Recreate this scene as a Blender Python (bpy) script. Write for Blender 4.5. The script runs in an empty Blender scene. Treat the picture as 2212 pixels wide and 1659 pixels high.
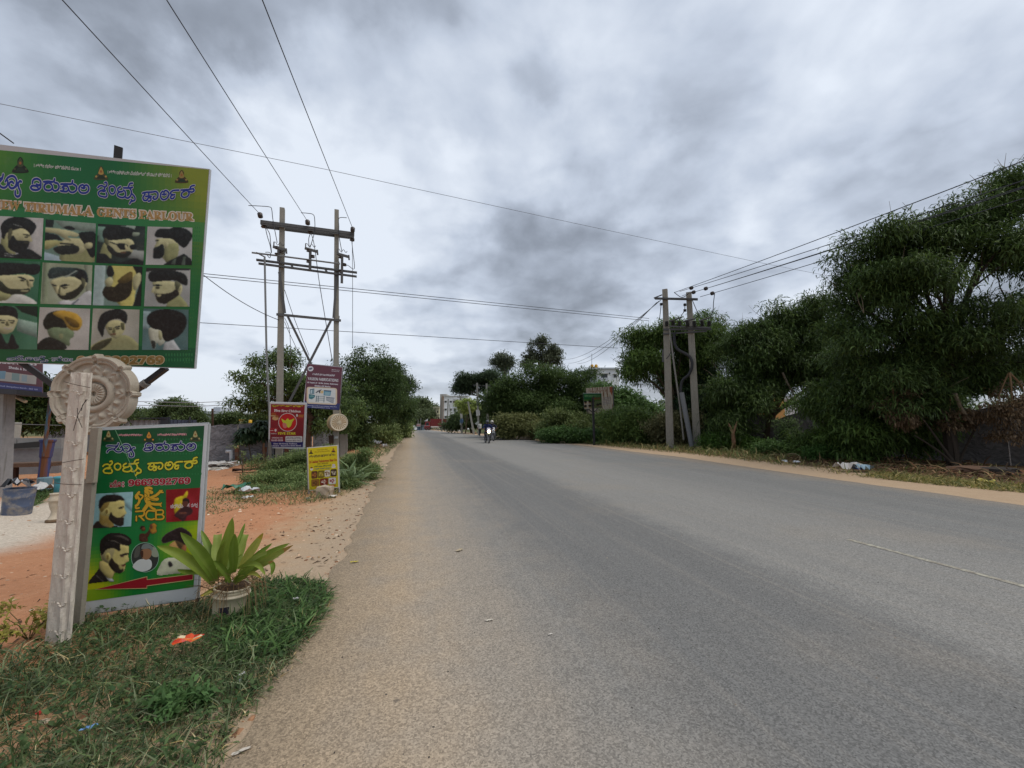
import bpy, bmesh, math, random
import numpy as np
from mathutils import Vector, Matrix
R = math.radians
SC = bpy.context.scene
COL = SC.collection
rng = np.random.default_rng(7)
random.seed(7)

# ------------------------------------------------------------ camera
YAW, PITCH = 0.239636, 0.095729
F_, CX, CY, CAMH = 880.0, 1106.0, 829.5, 1.5
cam = bpy.data.cameras.new('camera')
cam.sensor_width = 36.0
cam.lens = 36.0 * F_ / 2212.0
cam.clip_start, cam.clip_end = 0.05, 3000
camo = bpy.data.objects.new('camera', cam)
COL.objects.link(camo)
camo.location = (0, 0, CAMH)
camo.rotation_euler = (math.pi / 2 + PITCH, 0, -YAW)
SC.camera = camo

# ------------------------------------------------------------ light, sky
SUN_EL, SUN_AZ = 60, 118          # degrees; azimuth to the right of the road direction
sunl = bpy.data.lights.new('sun', 'SUN')
sunl.energy = 1.5
sunl.angle = R(45)
sunl.color = (1.0, 0.95, 0.88)
suno = bpy.data.objects.new('sun', sunl)
COL.objects.link(suno)
suno.rotation_euler = (R(90 - SUN_EL), 0, R(180 - SUN_AZ))
SC.view_settings.view_transform = 'Standard'
SC.view_settings.look = 'None'
SC.view_settings.exposure = 0.42
SC.view_settings.gamma = 1.0

class NT:
    """small helper to write node trees"""
    def __init__(s, tree):
        s.t = tree; s.n = tree.nodes; s.l = tree.links
    def put(s, sock, v):
        if v is None: return
        if isinstance(v, bpy.types.NodeSocket): s.l.new(v, sock)
        else:
            if isinstance(v, (tuple, list)) and len(v) == 3 and sock.type == 'RGBA': v = (*v, 1)
            sock.default_value = v
    def math(s, op, a, b=None, c=None, clamp=False):
        n = s.n.new('ShaderNodeMath'); n.operation = op; n.use_clamp = clamp
        for i, v in enumerate((a, b, c)): s.put(n.inputs[i], v)
        return n.outputs[0]
    def vmath(s, op, a, b=None):
        n = s.n.new('ShaderNodeVectorMath'); n.operation = op
        s.put(n.inputs[0], a); s.put(n.inputs[1], b)
        return n.outputs['Value'] if op in ('DOT_PRODUCT', 'LENGTH') else n.outputs['Vector']
    def noise(s, vec, scale, detail=4, rough=.5, dist=0.0):
        n = s.n.new('ShaderNodeTexNoise'); s.put(n.inputs['Vector'], vec)
        n.inputs['Scale'].default_value = scale; n.inputs['Detail'].default_value = detail
        n.inputs['Roughness'].default_value = rough; n.inputs['Distortion'].default_value = dist
        return n.outputs['Fac']
    def voro(s, vec, scale, feature='F1', out='Distance'):
        n = s.n.new('ShaderNodeTexVoronoi'); n.feature = feature; s.put(n.inputs['Vector'], vec)
        n.inputs['Scale'].default_value = scale
        return n.outputs[out]
    def mix(s, f, a, b, mode='MIX'):
        n = s.n.new('ShaderNodeMix'); n.data_type = 'RGBA'; n.blend_type = mode
        s.put(n.inputs[0], f); s.put(n.inputs[6], a); s.put(n.inputs[7], b)
        return n.outputs[2]
    def ss(s, x, a, b):
        n = s.n.new('ShaderNodeMapRange'); n.interpolation_type = 'SMOOTHSTEP'
        s.put(n.inputs[0], x); n.inputs[1].default_value = a; n.inputs[2].default_value = b
        return n.outputs[0]
    def lin(s, x, a, b, c=0.0, d=1.0):
        n = s.n.new('ShaderNodeMapRange'); s.put(n.inputs[0], x)
        for i, v in enumerate((a, b, c, d)): n.inputs[1 + i].default_value = v
        return n.outputs[0]
    def sep(s, v):
        n = s.n.new('ShaderNodeSeparateXYZ'); s.put(n.inputs[0], v); return n.outputs
    def comb(s, x, y, z):
        n = s.n.new('ShaderNodeCombineXYZ')
        for i, v in enumerate((x, y, z)): s.put(n.inputs[i], v)
        return n.outputs[0]
    def ramp(s, f, stops):
        n = s.n.new('ShaderNodeValToRGB'); s.put(n.inputs[0], f); e = n.color_ramp.elements
        while len(e) < len(stops): e.new(0.5)
        for i, (p, c) in enumerate(stops): e[i].position = p; e[i].color = (*c, 1)
        return n.outputs[0]

_sy, _cy, _sp, _cp = math.sin(YAW), math.cos(YAW), math.sin(PITCH), math.cos(PITCH)
FW = np.array([_sy * _cp, _cy * _cp, _sp]); RT = np.array([_cy, -_sy, 0.0]); UP = np.cross(RT, FW)
CAMP = np.array([0, 0, CAMH])
def ray(x, y): return RT * (x - CX) / F_ - UP * (y - CY) / F_ + FW      # axis depth 1
def atd(x, y, d): return CAMP + ray(x, y) * d                            # point at axis depth d

world = bpy.data.worlds.new('World')
SC.world = world
world.use_nodes = True
w = NT(world.node_tree)
bg = w.n['Background']
sky = w.n.new('ShaderNodeTexSky'); sky.sky_type = 'NISHITA'; sky.sun_disc = False
sky.sun_elevation = R(SUN_EL); sky.sun_rotation = R(SUN_AZ)
sky.dust_density = 3.0
tc = w.n.new('ShaderNodeTexCoord')
dirv = w.vmath('NORMALIZE', tc.outputs['Generated'])
dx, dy, dz = w.sep(dirv)
zz = w.math('ADD', w.math('MAXIMUM', dz, 0.0), 0.30)
uv = w.comb(w.math('DIVIDE', dx, zz), w.math('DIVIDE', dy, zz), 0.0)
wn = w.n.new('ShaderNodeTexNoise'); wn.inputs['Scale'].default_value = 4.0; wn.inputs['Detail'].default_value = 7; wn.inputs['Roughness'].default_value = .55
w.l.new(dirv, wn.inputs['Vector'])
n1 = w.noise(uv, 1.55, 7, .48, .45)
n2 = w.noise(w.vmath('ADD', uv, (7.3, 2.1, 0)), 4.2, 5, .48, .3)
n3 = w.noise(w.vmath('ADD', uv, (1.3, 9.1, 0)), .55, 3, .5, .2)
cl = w.math('ADD', w.math('ADD', w.math('MULTIPLY', n1, .62), w.math('MULTIPLY', n2, .34)), w.math('MULTIPLY', n3, .46))
n4 = w.math('ABSOLUTE', w.math('SUBTRACT', w.noise(w.vmath('ADD', uv, (3.1, 4.7, 0)), 2.3, 8, .52, .35), .5))
n5 = w.math('ABSOLUTE', w.math('SUBTRACT', w.noise(w.vmath('ADD', uv, (8.1, 1.7, 0)), 6.5, 6, .5, .2), .5))
cl = w.math('ADD', cl, w.math('MULTIPLY', w.math('SUBTRACT', n4, .09), .30))
cl = w.math('ADD', cl, w.math('MULTIPLY', w.math('SUBTRACT', n5, .09), .14))
wq = w.vmath('SCALE', w.vmath('SUBTRACT', wn.outputs['Color'], (.5, .5, .5))); wq.node.inputs['Scale'].default_value = .35
n6 = w.noise(w.vmath('ADD', w.vmath('ADD', uv, wq), (2.7, 6.3, 0)), 2.1, 3, .45)
cl = w.math('SUBTRACT', cl, w.math('MULTIPLY', w.ss(n6, .49, .68), .105))
cl = w.math('ADD', cl, w.math('MULTIPLY', w.ss(n6, .46, .36), .06))
cl = w.math('SUBTRACT', w.math('MULTIPLY', cl, 1.0), .128)
# broad bright openings and heavy cloud banks: direction of the bank, sharpness, amount
wv_ = w.vmath('SCALE', w.vmath('SUBTRACT', wn.outputs['Color'], (.5, .5, .5))); wv_.node.inputs['Scale'].default_value = .42
dirw = w.vmath('NORMALIZE', w.vmath('ADD', dirv, wv_))
SKYBLOBS = [  # px x, px y, radius px, amount
    (530, 90, 120, -.20), (450, 150, 90, -.08), (900, 185, 110, -.12), (1060, 600, 170, -.14), (1290, 590, 110, -.11), (1180, 560, 120, -.06),
    (1700, 260, 420, -.03), (2050, 500, 250, -.01), (1020, 640, 90, -.03), (330, 560, 160, -.03), (120, 120, 180, -.02), (1250, 420, 330, .05),
    (650, 260, 170, .15), (1150, 330, 240, .03), (280, 240, 150, .12), (60, 150, 140, .06), (2080, 60, 200, .12), (760, 60, 130, .07), (1000, 400, 120, .06), (1150, 100, 200, .02),
    (900, 800, 260, .14), (480, 820, 200, .13), (1400, 760, 200, .08), (560, 440, 120, .05), (1700, 60, 180, .03), (1560, 470, 200, .02),
]
for bx, by, br, ba in SKYBLOBS:
    v = ray(bx, by); v = v / np.linalg.norm(v)
    rad = math.atan(br / F_)
    k = 1.0 / (rad * rad)
    d = w.vmath('DOT_PRODUCT', dirw, tuple(v))
    g = w.math('POWER', 2.718, w.math('MULTIPLY', w.math('SUBTRACT', d, 1.0), k))
    cl = w.math('ADD', cl, w.math('MULTIPLY', g, ba))
ccol = w.ramp(cl, [(.36, (.155, .175, .210)), (.47, (.230, .260, .312)), (.55, (.312, .352, .422)), (.64, (.430, .482, .570)), (.78, (.62, .67, .745))])
hor = w.math('POWER', w.math('SUBTRACT', 1.0, w.math('MAXIMUM', dz, 0.0), clamp=True), 9.0)
ccol = w.mix(w.math('MULTIPLY', hor, .50), ccol, (.58, .61, .63))
ccol = w.mix(w.ss(dz, -.02, -.12), ccol, (.22, .20, .17))
skyn = w.vmath('SCALE', sky.outputs[0]); skyn.node.inputs['Scale'].default_value = .08
fin = w.mix(.93, skyn, ccol)
w.put(bg.inputs[0], fin)
bg.inputs[1].default_value = 1.0

# ------------------------------------------------------------ helpers
def s2l(c):
    """observed 0-255 colour -> linear"""
    return tuple(((v / 255) / 12.92 if v / 255 <= .04045 else ((v / 255 + .055) / 1.055) ** 2.4) for v in c)
def alb(c, k=1.0):
    return tuple(min(.85, v * k) for v in s2l(c))

_mats = {}
def mat(name, rough=.8, nscale=6.0, namt=.25, bump=.0, bscale=40.0, metallic=0.0, stain=None, streak=None, translucent=0.0, col=None, spec=.3, ndetail=4, island=0.0, flat=False):
    """surface whose base colour comes from the mesh attribute Col (paint, print, leaf tint), varied by object-space noise"""
    if name in _mats: return _mats[name]
    m = bpy.data.materials.new(name); m.use_nodes = True
    t = NT(m.node_tree); b = t.n['Principled BSDF']
    g = t.n.new('ShaderNodeTexCoord'); P = g.outputs['Object']
    if col is None:
        a = t.n.new('ShaderNodeAttribute'); a.attribute_name = 'Col'; c = a.outputs['Color']
    else: c = (*col, 1)
    if namt:
        nz = t.noise(P, nscale, ndetail, .6)
        c = t.mix(1.0, c, t.mix(nz, (1 - namt,) * 3, (1 + namt,) * 3), 'MULTIPLY')
    if island:
        gi = t.n.new('ShaderNodeNewGeometry')
        rr = t.lin(gi.outputs['Random Per Island'], 0, 1, 1 - island, 1 + island)
        c = t.mix(1.0, c, t.comb(rr, rr, rr), 'MULTIPLY')
    if stain:   # (colour, scale, lo, hi)
        c = t.mix(t.ss(t.noise(P, stain[1], 6, .65), stain[2], stain[3]), c, stain[0])
    if streak:  # vertical runs
        x, y, z = t.sep(P)
        nz = t.noise(t.comb(t.math('MULTIPLY', x, streak[1]), t.math('MULTIPLY', y, streak[1]), t.math('MULTIPLY', z, streak[1] * .06)), 1.0, 5, .6)
        c = t.mix(t.ss(nz, streak[2], streak[3]), c, streak[0])
    t.put(b.inputs['Base Color'], c)
    b.inputs['Roughness'].default_value = rough
    b.inputs['Metallic'].default_value = metallic
    b.inputs['Specular IOR Level'].default_value = spec
    if bump:
        bn = t.n.new('ShaderNodeBump'); bn.inputs['Strength'].default_value = bump
        bn.inputs['Distance'].default_value = .02
        t.put(bn.inputs['Height'], t.noise(P, bscale, 5, .6)); t.l.new(bn.outputs[0], b.inputs['Normal'])
    if translucent:
        tr = t.n.new('ShaderNodeBsdfTranslucent'); t.put(tr.inputs[0], c)
        mx = t.n.new('ShaderNodeMixShader'); mx.inputs[0].default_value = translucent
        t.l.new(b.outputs[0], mx.inputs[1]); t.l.new(tr.outputs[0], mx.inputs[2])
        t.l.new(mx.outputs[0], t.n['Material Output'].inputs[0])
    _mats[name] = m
    return m

M_print = mat('vinyl_print', .45, 5, .13, .10, 9, spec=.4, stain=((.25, .235, .20), 4, .60, 1.0))
M_paint = mat('paint', .5, 3, .12, spec=.4)
M_plaster = mat('plaster', .9, 14, .16, .25, 90, stain=((.22, .17, .11), 5, .56, .80), streak=((.20, .17, .13), 26, .58, .85))
M_conc = mat('concrete', .9, 9, .28, .3, 60, streak=((.12, .11, .095), 14, .56, .82))
M_block = mat('blockwork', .92, 7, .30, .35, 45)
M_steel = mat('dark_steel', .55, 20, .25, spec=.4)
M_rust = mat('rusty_sheet', .8, 5, .2, .1, 30, streak=((.16, .065, .03), 7, .50, .62))
M_wire = mat('wire', .6, 2, .05)
M_leaf = mat('leaf', .6, 1.1, .30, translucent=.34, spec=.25, island=.30)
M_leafb = mat('broad_leaf', .5, 9, .30, translucent=.28, spec=.35, stain=((.17, .12, .055), 22, .66, .74))
M_bark = mat('bark', .95, 10, .4, .6, 30)
def slate_material():
    m = bpy.data.materials.new('slate_stone'); m.use_nodes = True; t = NT(m.node_tree); b = t.n['Principled BSDF']
    P = t.n.new('ShaderNodeTexCoord').outputs['Object']; x, y, z = t.sep(P)
    a = t.n.new('ShaderNodeAttribute'); a.attribute_name = 'Col'
    warp = t.noise(P, 1.3, 3, .5)
    Q = t.comb(t.math('MULTIPLY', x, 3.0), t.math('MULTIPLY', y, 3.0), t.math('ADD', t.math('MULTIPLY', z, 9.0), t.math('MULTIPLY', warp, 9.0)))
    f = t.noise(Q, 1.4, 7, .62, 1.2); g = t.noise(P, 1.1, 4, .5)
    k = t.lin(f, .32, .70, .42, 1.55)
    c = t.mix(1.0, a.outputs['Color'], t.comb(k, k, k), 'MULTIPLY')
    c = t.mix(t.math('MULTIPLY', t.ss(g, .5, .7), .35), c, (.16, .13, .10))
    t.put(b.inputs['Base Color'], c); b.inputs['Roughness'].default_value = .8
    bn = t.n.new('ShaderNodeBump'); bn.inputs['Strength'].default_value = .8; bn.inputs['Distance'].default_value = .05
    t.put(bn.inputs['Height'], f); t.l.new(bn.outputs[0], b.inputs['Normal'])
    return m
M_slate = slate_material()
M_cloth = mat('cloth', .9, 14, .15, spec=.1)
M_skin = mat('skin', .6, 10, .1)
M_plastic = mat('plastic', .4, 6, .18, spec=.5, stain=((.16, .12, .085), 6, .56, .78))
M_glass = mat('dark_glass', .12, 2, .1, spec=.6)
M_wall = mat('painted_wall', .85, 2, .12, .1, 30, streak=((.30, .27, .22), 1.6, .58, .8))
M_metalsheet = mat('metal_sheet', .5, 3, .2, spec=.5)

class MB:
    def __init__(s): s.v = []; s.f = []; s.c = []; s.n = 0
    def add(s, verts, faces, col):
        o = s.n
        for p in verts: s.v.append((float(p[0]), float(p[1]), float(p[2])))
        s.n += len(verts)
        for f in faces:
            s.f.append(tuple(i + o for i in f)); s.c.append(col)
        return s
    def box(s, c, size, col, ax=None, taper=1.0):
        """ax: 3 unit axes (rows) or None; taper scales the top"""
        c = np.array(c, float); A = np.eye(3) if ax is None else np.array(ax, float)
        h = np.array(size, float) / 2
        V = []
        for z in (-1, 1):
            k = taper if z > 0 else 1.0
            for x, y in ((-1, -1), (1, -1), (1, 1), (-1, 1)):
                V.append(c + A[0] * x * h[0] * k + A[1] * y * h[1] * k + A[2] * z * h[2])
        return s.add(V, [(3, 2, 1, 0), (4, 5, 6, 7), (0, 1, 5, 4), (1, 2, 6, 5), (2, 3, 7, 6), (3, 0, 4, 7)], col)
    def bar(s, a, b, w, h, col, up=(0, 0, 1), taper=1.0):
        a = np.array(a, float); b = np.array(b, float); z = b - a; L = np.linalg.norm(z); z = z / L
        x = np.cross(np.array(up, float), z)
        if np.linalg.norm(x) < 1e-4: x = np.cross((0, 1, 0), z)
        x /= np.linalg.norm(x); y = np.cross(z, x)
        return s.box((a + b) / 2, (w, h, L), col, (x, y, z), taper)
    def tube(s, pts, r, col, seg=8, caps=True):
        P = [np.array(p, float) for p in pts]; n = len(P)
        rr = r if hasattr(r, '__len__') else [r] * n
        V = []; Fc = []
        t0 = P[1] - P[0]; t0 = t0 / np.linalg.norm(t0)
        x = np.cross(t0, (0, 0, 1.0))
        if np.linalg.norm(x) < 1e-3: x = np.cross(t0, (1.0, 0, 0))
        x /= np.linalg.norm(x)
        for i in range(n):
            t = P[min(i + 1, n - 1)] - P[max(i - 1, 0)]; t = t / (np.linalg.norm(t) + 1e-12)
            x = x - t * (x @ t); x /= (np.linalg.norm(x) + 1e-12); y = np.cross(t, x)
            for k in range(seg):
                a = 2 * math.pi * k / seg
                V.append(P[i] + (x * math.cos(a) + y * math.sin(a)) * rr[i])
        for i in range(n - 1):
            for k in range(seg):
                k2 = (k + 1) % seg
                Fc.append((i * seg + k, i * seg + k2, (i + 1) * seg + k2, (i + 1) * seg + k))
        if caps:
            Fc.append(tuple(range(seg - 1, -1, -1))); Fc.append(tuple(range((n - 1) * seg, n * seg)))
        return s.add(V, Fc, col)
    def lathe(s, prof, base, col, seg=20, axis=(0, 0, 1), cols=None):
        """prof [(r,h)] along axis from base"""
        z = np.array(axis, float); z /= np.linalg.norm(z)
        x = np.cross(z, (0, 0, 1.0))
        if np.linalg.norm(x) < 1e-3: x = np.array((1.0, 0, 0))
        x /= np.linalg.norm(x); y = np.cross(z, x); base = np.array(base, float)
        V = []; n = len(prof)
        for r, h in prof:
            for k in range(seg):
                a = 2 * math.pi * k / seg
                V.append(base + z * h + (x * math.cos(a) + y * math.sin(a)) * r)
        o = s.n; s.add(V, [], col)
        for i in range(n - 1):
            for k in range(seg):
                k2 = (k + 1) % seg
                s.f.append((o + i * seg + k, o + i * seg + k2, o + (i + 1) * seg + k2, o + (i + 1) * seg + k))
                s.c.append(cols[i] if cols else col)
        s.f.append(tuple(o + q for q in range(seg - 1, -1, -1))); s.c.append(cols[0] if cols else col)
        s.f.append(tuple(o + q for q in range((n - 1) * seg, n * seg))); s.c.append(cols[-1] if cols else col)
        return s
    def ell(s, c, r, col, seg=12, rings=8, ax=None):
        c = np.array(c, float); A = np.eye(3) if ax is None else np.array(ax, float)
        V = [c - A[2] * r[2]]; Fc = []
        for i in range(1, rings):
            ph = math.pi * i / rings - math.pi / 2
            for k in range(seg):
                a = 2 * math.pi * k / seg
                V.append(c + A[0] * r[0] * math.cos(ph) * math.cos(a) + A[1] * r[1] * math.cos(ph) * math.sin(a) + A[2] * r[2] * math.sin(ph))
        V.append(c + A[2] * r[2])
        for k in range(seg):
            k2 = (k + 1) % seg
            Fc.append((0, 1 + k2, 1 + k))
            for i in range(rings - 2):
                a = 1 + i * seg
                Fc.append((a + k, a + k2, a + seg + k2, a + seg + k))
            a = 1 + (rings - 2) * seg
            Fc.append((a + k, a + k2, len(V) - 1))
        return s.add(V, Fc, col)
    def slab(s, pts, nrm, th, col):
        """polygon pts extruded by th against nrm"""
        P = [np.array(p, float) for p in pts]; n = np.array(nrm, float); n /= np.linalg.norm(n); k = len(P)
        V = P + [p - n * th for p in P]
        Fc = [tuple(range(k)), tuple(range(2 * k - 1, k - 1, -1))]
        for i in range(k):
            j = (i + 1) % k; Fc.append((i, i + k, j + k, j))
        return s.add(V, Fc, col)
    def build(s, name, material, parent=None, smooth=False, loc=None):
        me = bpy.data.meshes.new(name)
        V = s.v
        off = None
        if parent is not None: off = parent.get('_w', None)
        if loc is not None: off = loc
        if off is not None:
            A = np.array(V, dtype=float).reshape(-1, 3) - np.array(off, float); V = A.tolist()
        me.from_pydata(V, [], s.f)
        a = me.attributes.new('Col', 'FLOAT_COLOR', 'FACE')
        C = np.ones((len(s.f), 4), np.float32); C[:, :3] = np.array(s.c, np.float32).reshape(-1, 3)
        a.data.foreach_set('color', C.ravel())
        if smooth: me.polygons.foreach_set('use_smooth', np.ones(len(s.f), bool))
        me.materials.append(material)
        o = bpy.data.objects.new(name, me); COL.objects.link(o)
        if parent is not None: o.parent = parent
        elif loc is not None: o.location = loc
        return o

def npmesh(name, V, Fq, Cf, material, parent=None, off=None, smooth=False):
    """numpy arrays: verts (n,3), quads or tris (m,k), face colours (m,3)"""
    me = bpy.data.meshes.new(name)
    if off is None and parent is not None: off = parent.get('_w', None)
    if off is not None: V = V - np.array(off, float)
    m, k = Fq.shape
    me.vertices.add(len(V)); me.vertices.foreach_set('co', np.ascontiguousarray(V, np.float32).ravel())
    me.loops.add(m * k); me.loops.foreach_set('vertex_index', np.ascontiguousarray(Fq, np.int32).ravel())
    me.polygons.add(m)
    me.polygons.foreach_set('loop_start', np.arange(m, dtype=np.int32) * k)
    me.update(calc_edges=True)
    a = me.attributes.new('Col', 'FLOAT_COLOR', 'FACE')
    C = np.ones((m, 4), np.float32); C[:, :3] = Cf
    a.data.foreach_set('color', C.ravel())
    if smooth: me.polygons.foreach_set('use_smooth', np.ones(m, bool))
    me.materials.append(material)
    o = bpy.data.objects.new(name, me); COL.objects.link(o)
    if parent is not None: o.parent = parent
    elif off is not None: o.location = off
    return o

def tag(o, label, cat, group=None):
    o['label'] = label; o['category'] = cat
    if group: o['group'] = group
    return o
def thing(name, label, cat, loc, group=None):
    o = bpy.data.objects.new(name, None); COL.objects.link(o)
    o.empty_display_size = .2
    o.location = [float(v) for v in loc]; o['_w'] = [float(v) for v in loc]
    return tag(o, label, cat, group)
def kind(o, k): o['kind'] = k; return o
def dup(o, parent=None):
    c = o.copy(); COL.objects.link(c)
    if parent is not None: c.parent = parent
    for ch in list(o.children): dup(ch, c)
    return c

# ------------------------------------------------------------ lie of the land
def gz(x, y):
    """height of the ground: level near by, falling gently away beyond 55 m"""
    t = max(0.0, y - 50.0)
    z = -0.0115 * (t * t / (t + 12.0)) if t < 110 else -0.0115 * (110 * 110 / 122.0)
    return z
def G(x, y, z=None):
    d = ray(x, y); h = 0.0
    for _ in range(30):
        t = (h - CAMH) / d[2]; p = CAMP + d * t
        h = gz(p[0], p[1]) if z is None else z
    return p
def axd(p): return float((np.array(p) - CAMP) @ FW)
# ============================================================ SETTING
YS = np.concatenate([np.arange(-8, 0, 1.0), np.arange(0, 12, .12), np.arange(12, 30, .4), np.arange(30, 70, 1.2), np.arange(70, 200, 4), np.arange(200, 900, 40)])
def nz1(t, s):   # smooth 1-d noise
    i = math.floor(t); f = t - i; f = f * f * (3 - 2 * f)
    h = lambda k: (math.sin(k * 127.1 + s * 311.7) * 43758.5453) % 1.0
    return h(i) * (1 - f) + h(i + 1) * f - .5
def road_left(y):
    e = -.80 + .16 * nz1(y * 1.3, 1) + .10 * nz1(y * 3.7, 2) + .05 * nz1(y * 9.0, 3)
    if y > 60: e += (y - 60) * .012
    return e
def road_right(y):
    pts = [(-8, 10.6), (5, 10.75), (15, 11.45), (25, 11.3), (36, 9.9), (58, 7.2), (80, 6.4), (140, 6.6), (900, 6.6)]
    for (a, b), (c, d) in zip(pts, pts[1:]):
        if y <= c: e = b + (d - b) * (y - a) / (c - a); break
    return e + .18 * nz1(y * .5, 5) + .08 * nz1(y * 2.1, 6)
def lot(x, y):   # gentle humps of the bare lot beside the road
    k = min(1.0, max(0.0, (-1.3 - x) / 1.5)) + min(1.0, max(0.0, (x - 13.4) / 2.0))
    return k * (.05 * math.sin(x * 1.1 + y * .4) * math.sin(y * .83 + 1) + .025 * math.sin(x * 3.1) * math.sin(y * 2.7 + x))
def H(x, y): return gz(x, y) + lot(x, y)
XS = np.concatenate([[-700, -300, -150, -80, -50, -35], np.arange(-25, -10, 1.0), np.arange(-10, -1, .25), np.arange(-1, 14, 1.0), np.arange(14, 26, .5), [28, 32, 40, 60, 100, 200, 400, 800]])
V = np.array([[x, y, H(x, y)] for y in YS for x in XS])
nx = len(XS)
ii, jj = np.meshgrid(np.arange(len(YS) - 1), np.arange(nx - 1), indexing='ij')
q = (ii * nx + jj).ravel()
Fq = np.stack([q, q + 1, q + nx + 1, q + nx], 1)

def soil_material():
    m = bpy.data.materials.new('soil'); m.use_nodes = True; t = NT(m.node_tree); b = t.n['Principled BSDF']
    P = t.n.new('ShaderNodeTexCoord').outputs['Object']; x, y, z = t.sep(P)
    nA = t.noise(P, .7, 6, .6); nB = t.noise(P, 4, 6, .65); nC = t.noise(P, 28, 4, .6); nD = t.noise(P, 110, 2, .5)
    red = t.mix(nB, alb((172, 116, 82), 1.0), alb((198, 148, 112), 1.0))
    red = t.mix(t.ss(nA, .52, .68), red, alb((180, 146, 116)))
    sand = t.mix(nB, alb((170, 140, 108)), alb((192, 166, 136)))
    # sand worn in beside the asphalt
    xw = t.math('ADD', x, t.math('MULTIPLY', t.math('SUBTRACT', nB, .5), 1.1))
    c = t.mix(t.ss(xw, -2.3, -1.25), red, sand)
    c = t.mix(t.math('MULTIPLY', t.ss(xw, -1.7, -.85), .75), c, alb((172, 154, 132)))
    # pale gravel of the yard entrance
    gx = t.math('ADD', x, t.math('MULTIPLY', nA, 1.6)); gy = t.math('ADD', y, t.math('MULTIPLY', nA, 1.2))
    gm = t.math('MULTIPLY', t.ss(gx, -3.4, -4.3), t.math('MULTIPLY', t.ss(gy, 5.7, 6.5), t.ss(gy, 11.5, 10.0)))
    c = t.mix(gm, c, t.mix(nC, alb((170, 156, 136)), alb((222, 210, 194))))
    # shoulder right of the road, then darker earth under the trees
    sr = t.mix(nB, alb((172, 146, 118)), alb((194, 170, 142)))
    c = t.mix(t.ss(x, 8, 8.5), c, sr)
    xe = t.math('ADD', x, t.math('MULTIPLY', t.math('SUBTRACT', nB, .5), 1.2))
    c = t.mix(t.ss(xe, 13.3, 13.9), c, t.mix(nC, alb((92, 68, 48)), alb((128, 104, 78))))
    far = t.ss(y, 40, 70)
    c = t.mix(t.math('MULTIPLY', far, t.math('MAXIMUM', t.ss(x, -2, -4), t.ss(x, 9, 11))), c, alb((92, 96, 62)))
    # grains, damp specks, wheel-worn streaks
    c = t.mix(1.0, c, t.mix(nC, (.74,) * 3, (1.2,) * 3), 'MULTIPLY')
    c = t.mix(t.ss(nD, .64, .74), c, alb((96, 66, 44)))
    c = t.mix(t.math('MULTIPLY', t.ss(t.noise(P, 60, 2, .5), .68, .74), .6), c, alb((220, 200, 176)))
    t.put(b.inputs['Base Color'], c); b.inputs['Roughness'].default_value = .95; b.inputs['Specular IOR Level'].default_value = .1
    bn = t.n.new('ShaderNodeBump'); bn.inputs['Strength'].default_value = .7; bn.inputs['Distance'].default_value = .03
    h = t.math('ADD', t.math('MULTIPLY', nB, .8), t.math('ADD', t.math('MULTIPLY', nC, .35), t.math('MULTIPLY', nD, .12)))
    t.put(bn.inputs['Height'], h); t.l.new(bn.outputs[0], b.inputs['Normal'])
    return m
M_soil = soil_material()
ground = kind(npmesh('ground', V, Fq, np.ones((len(Fq), 3)), M_soil, smooth=True), 'structure')

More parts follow.
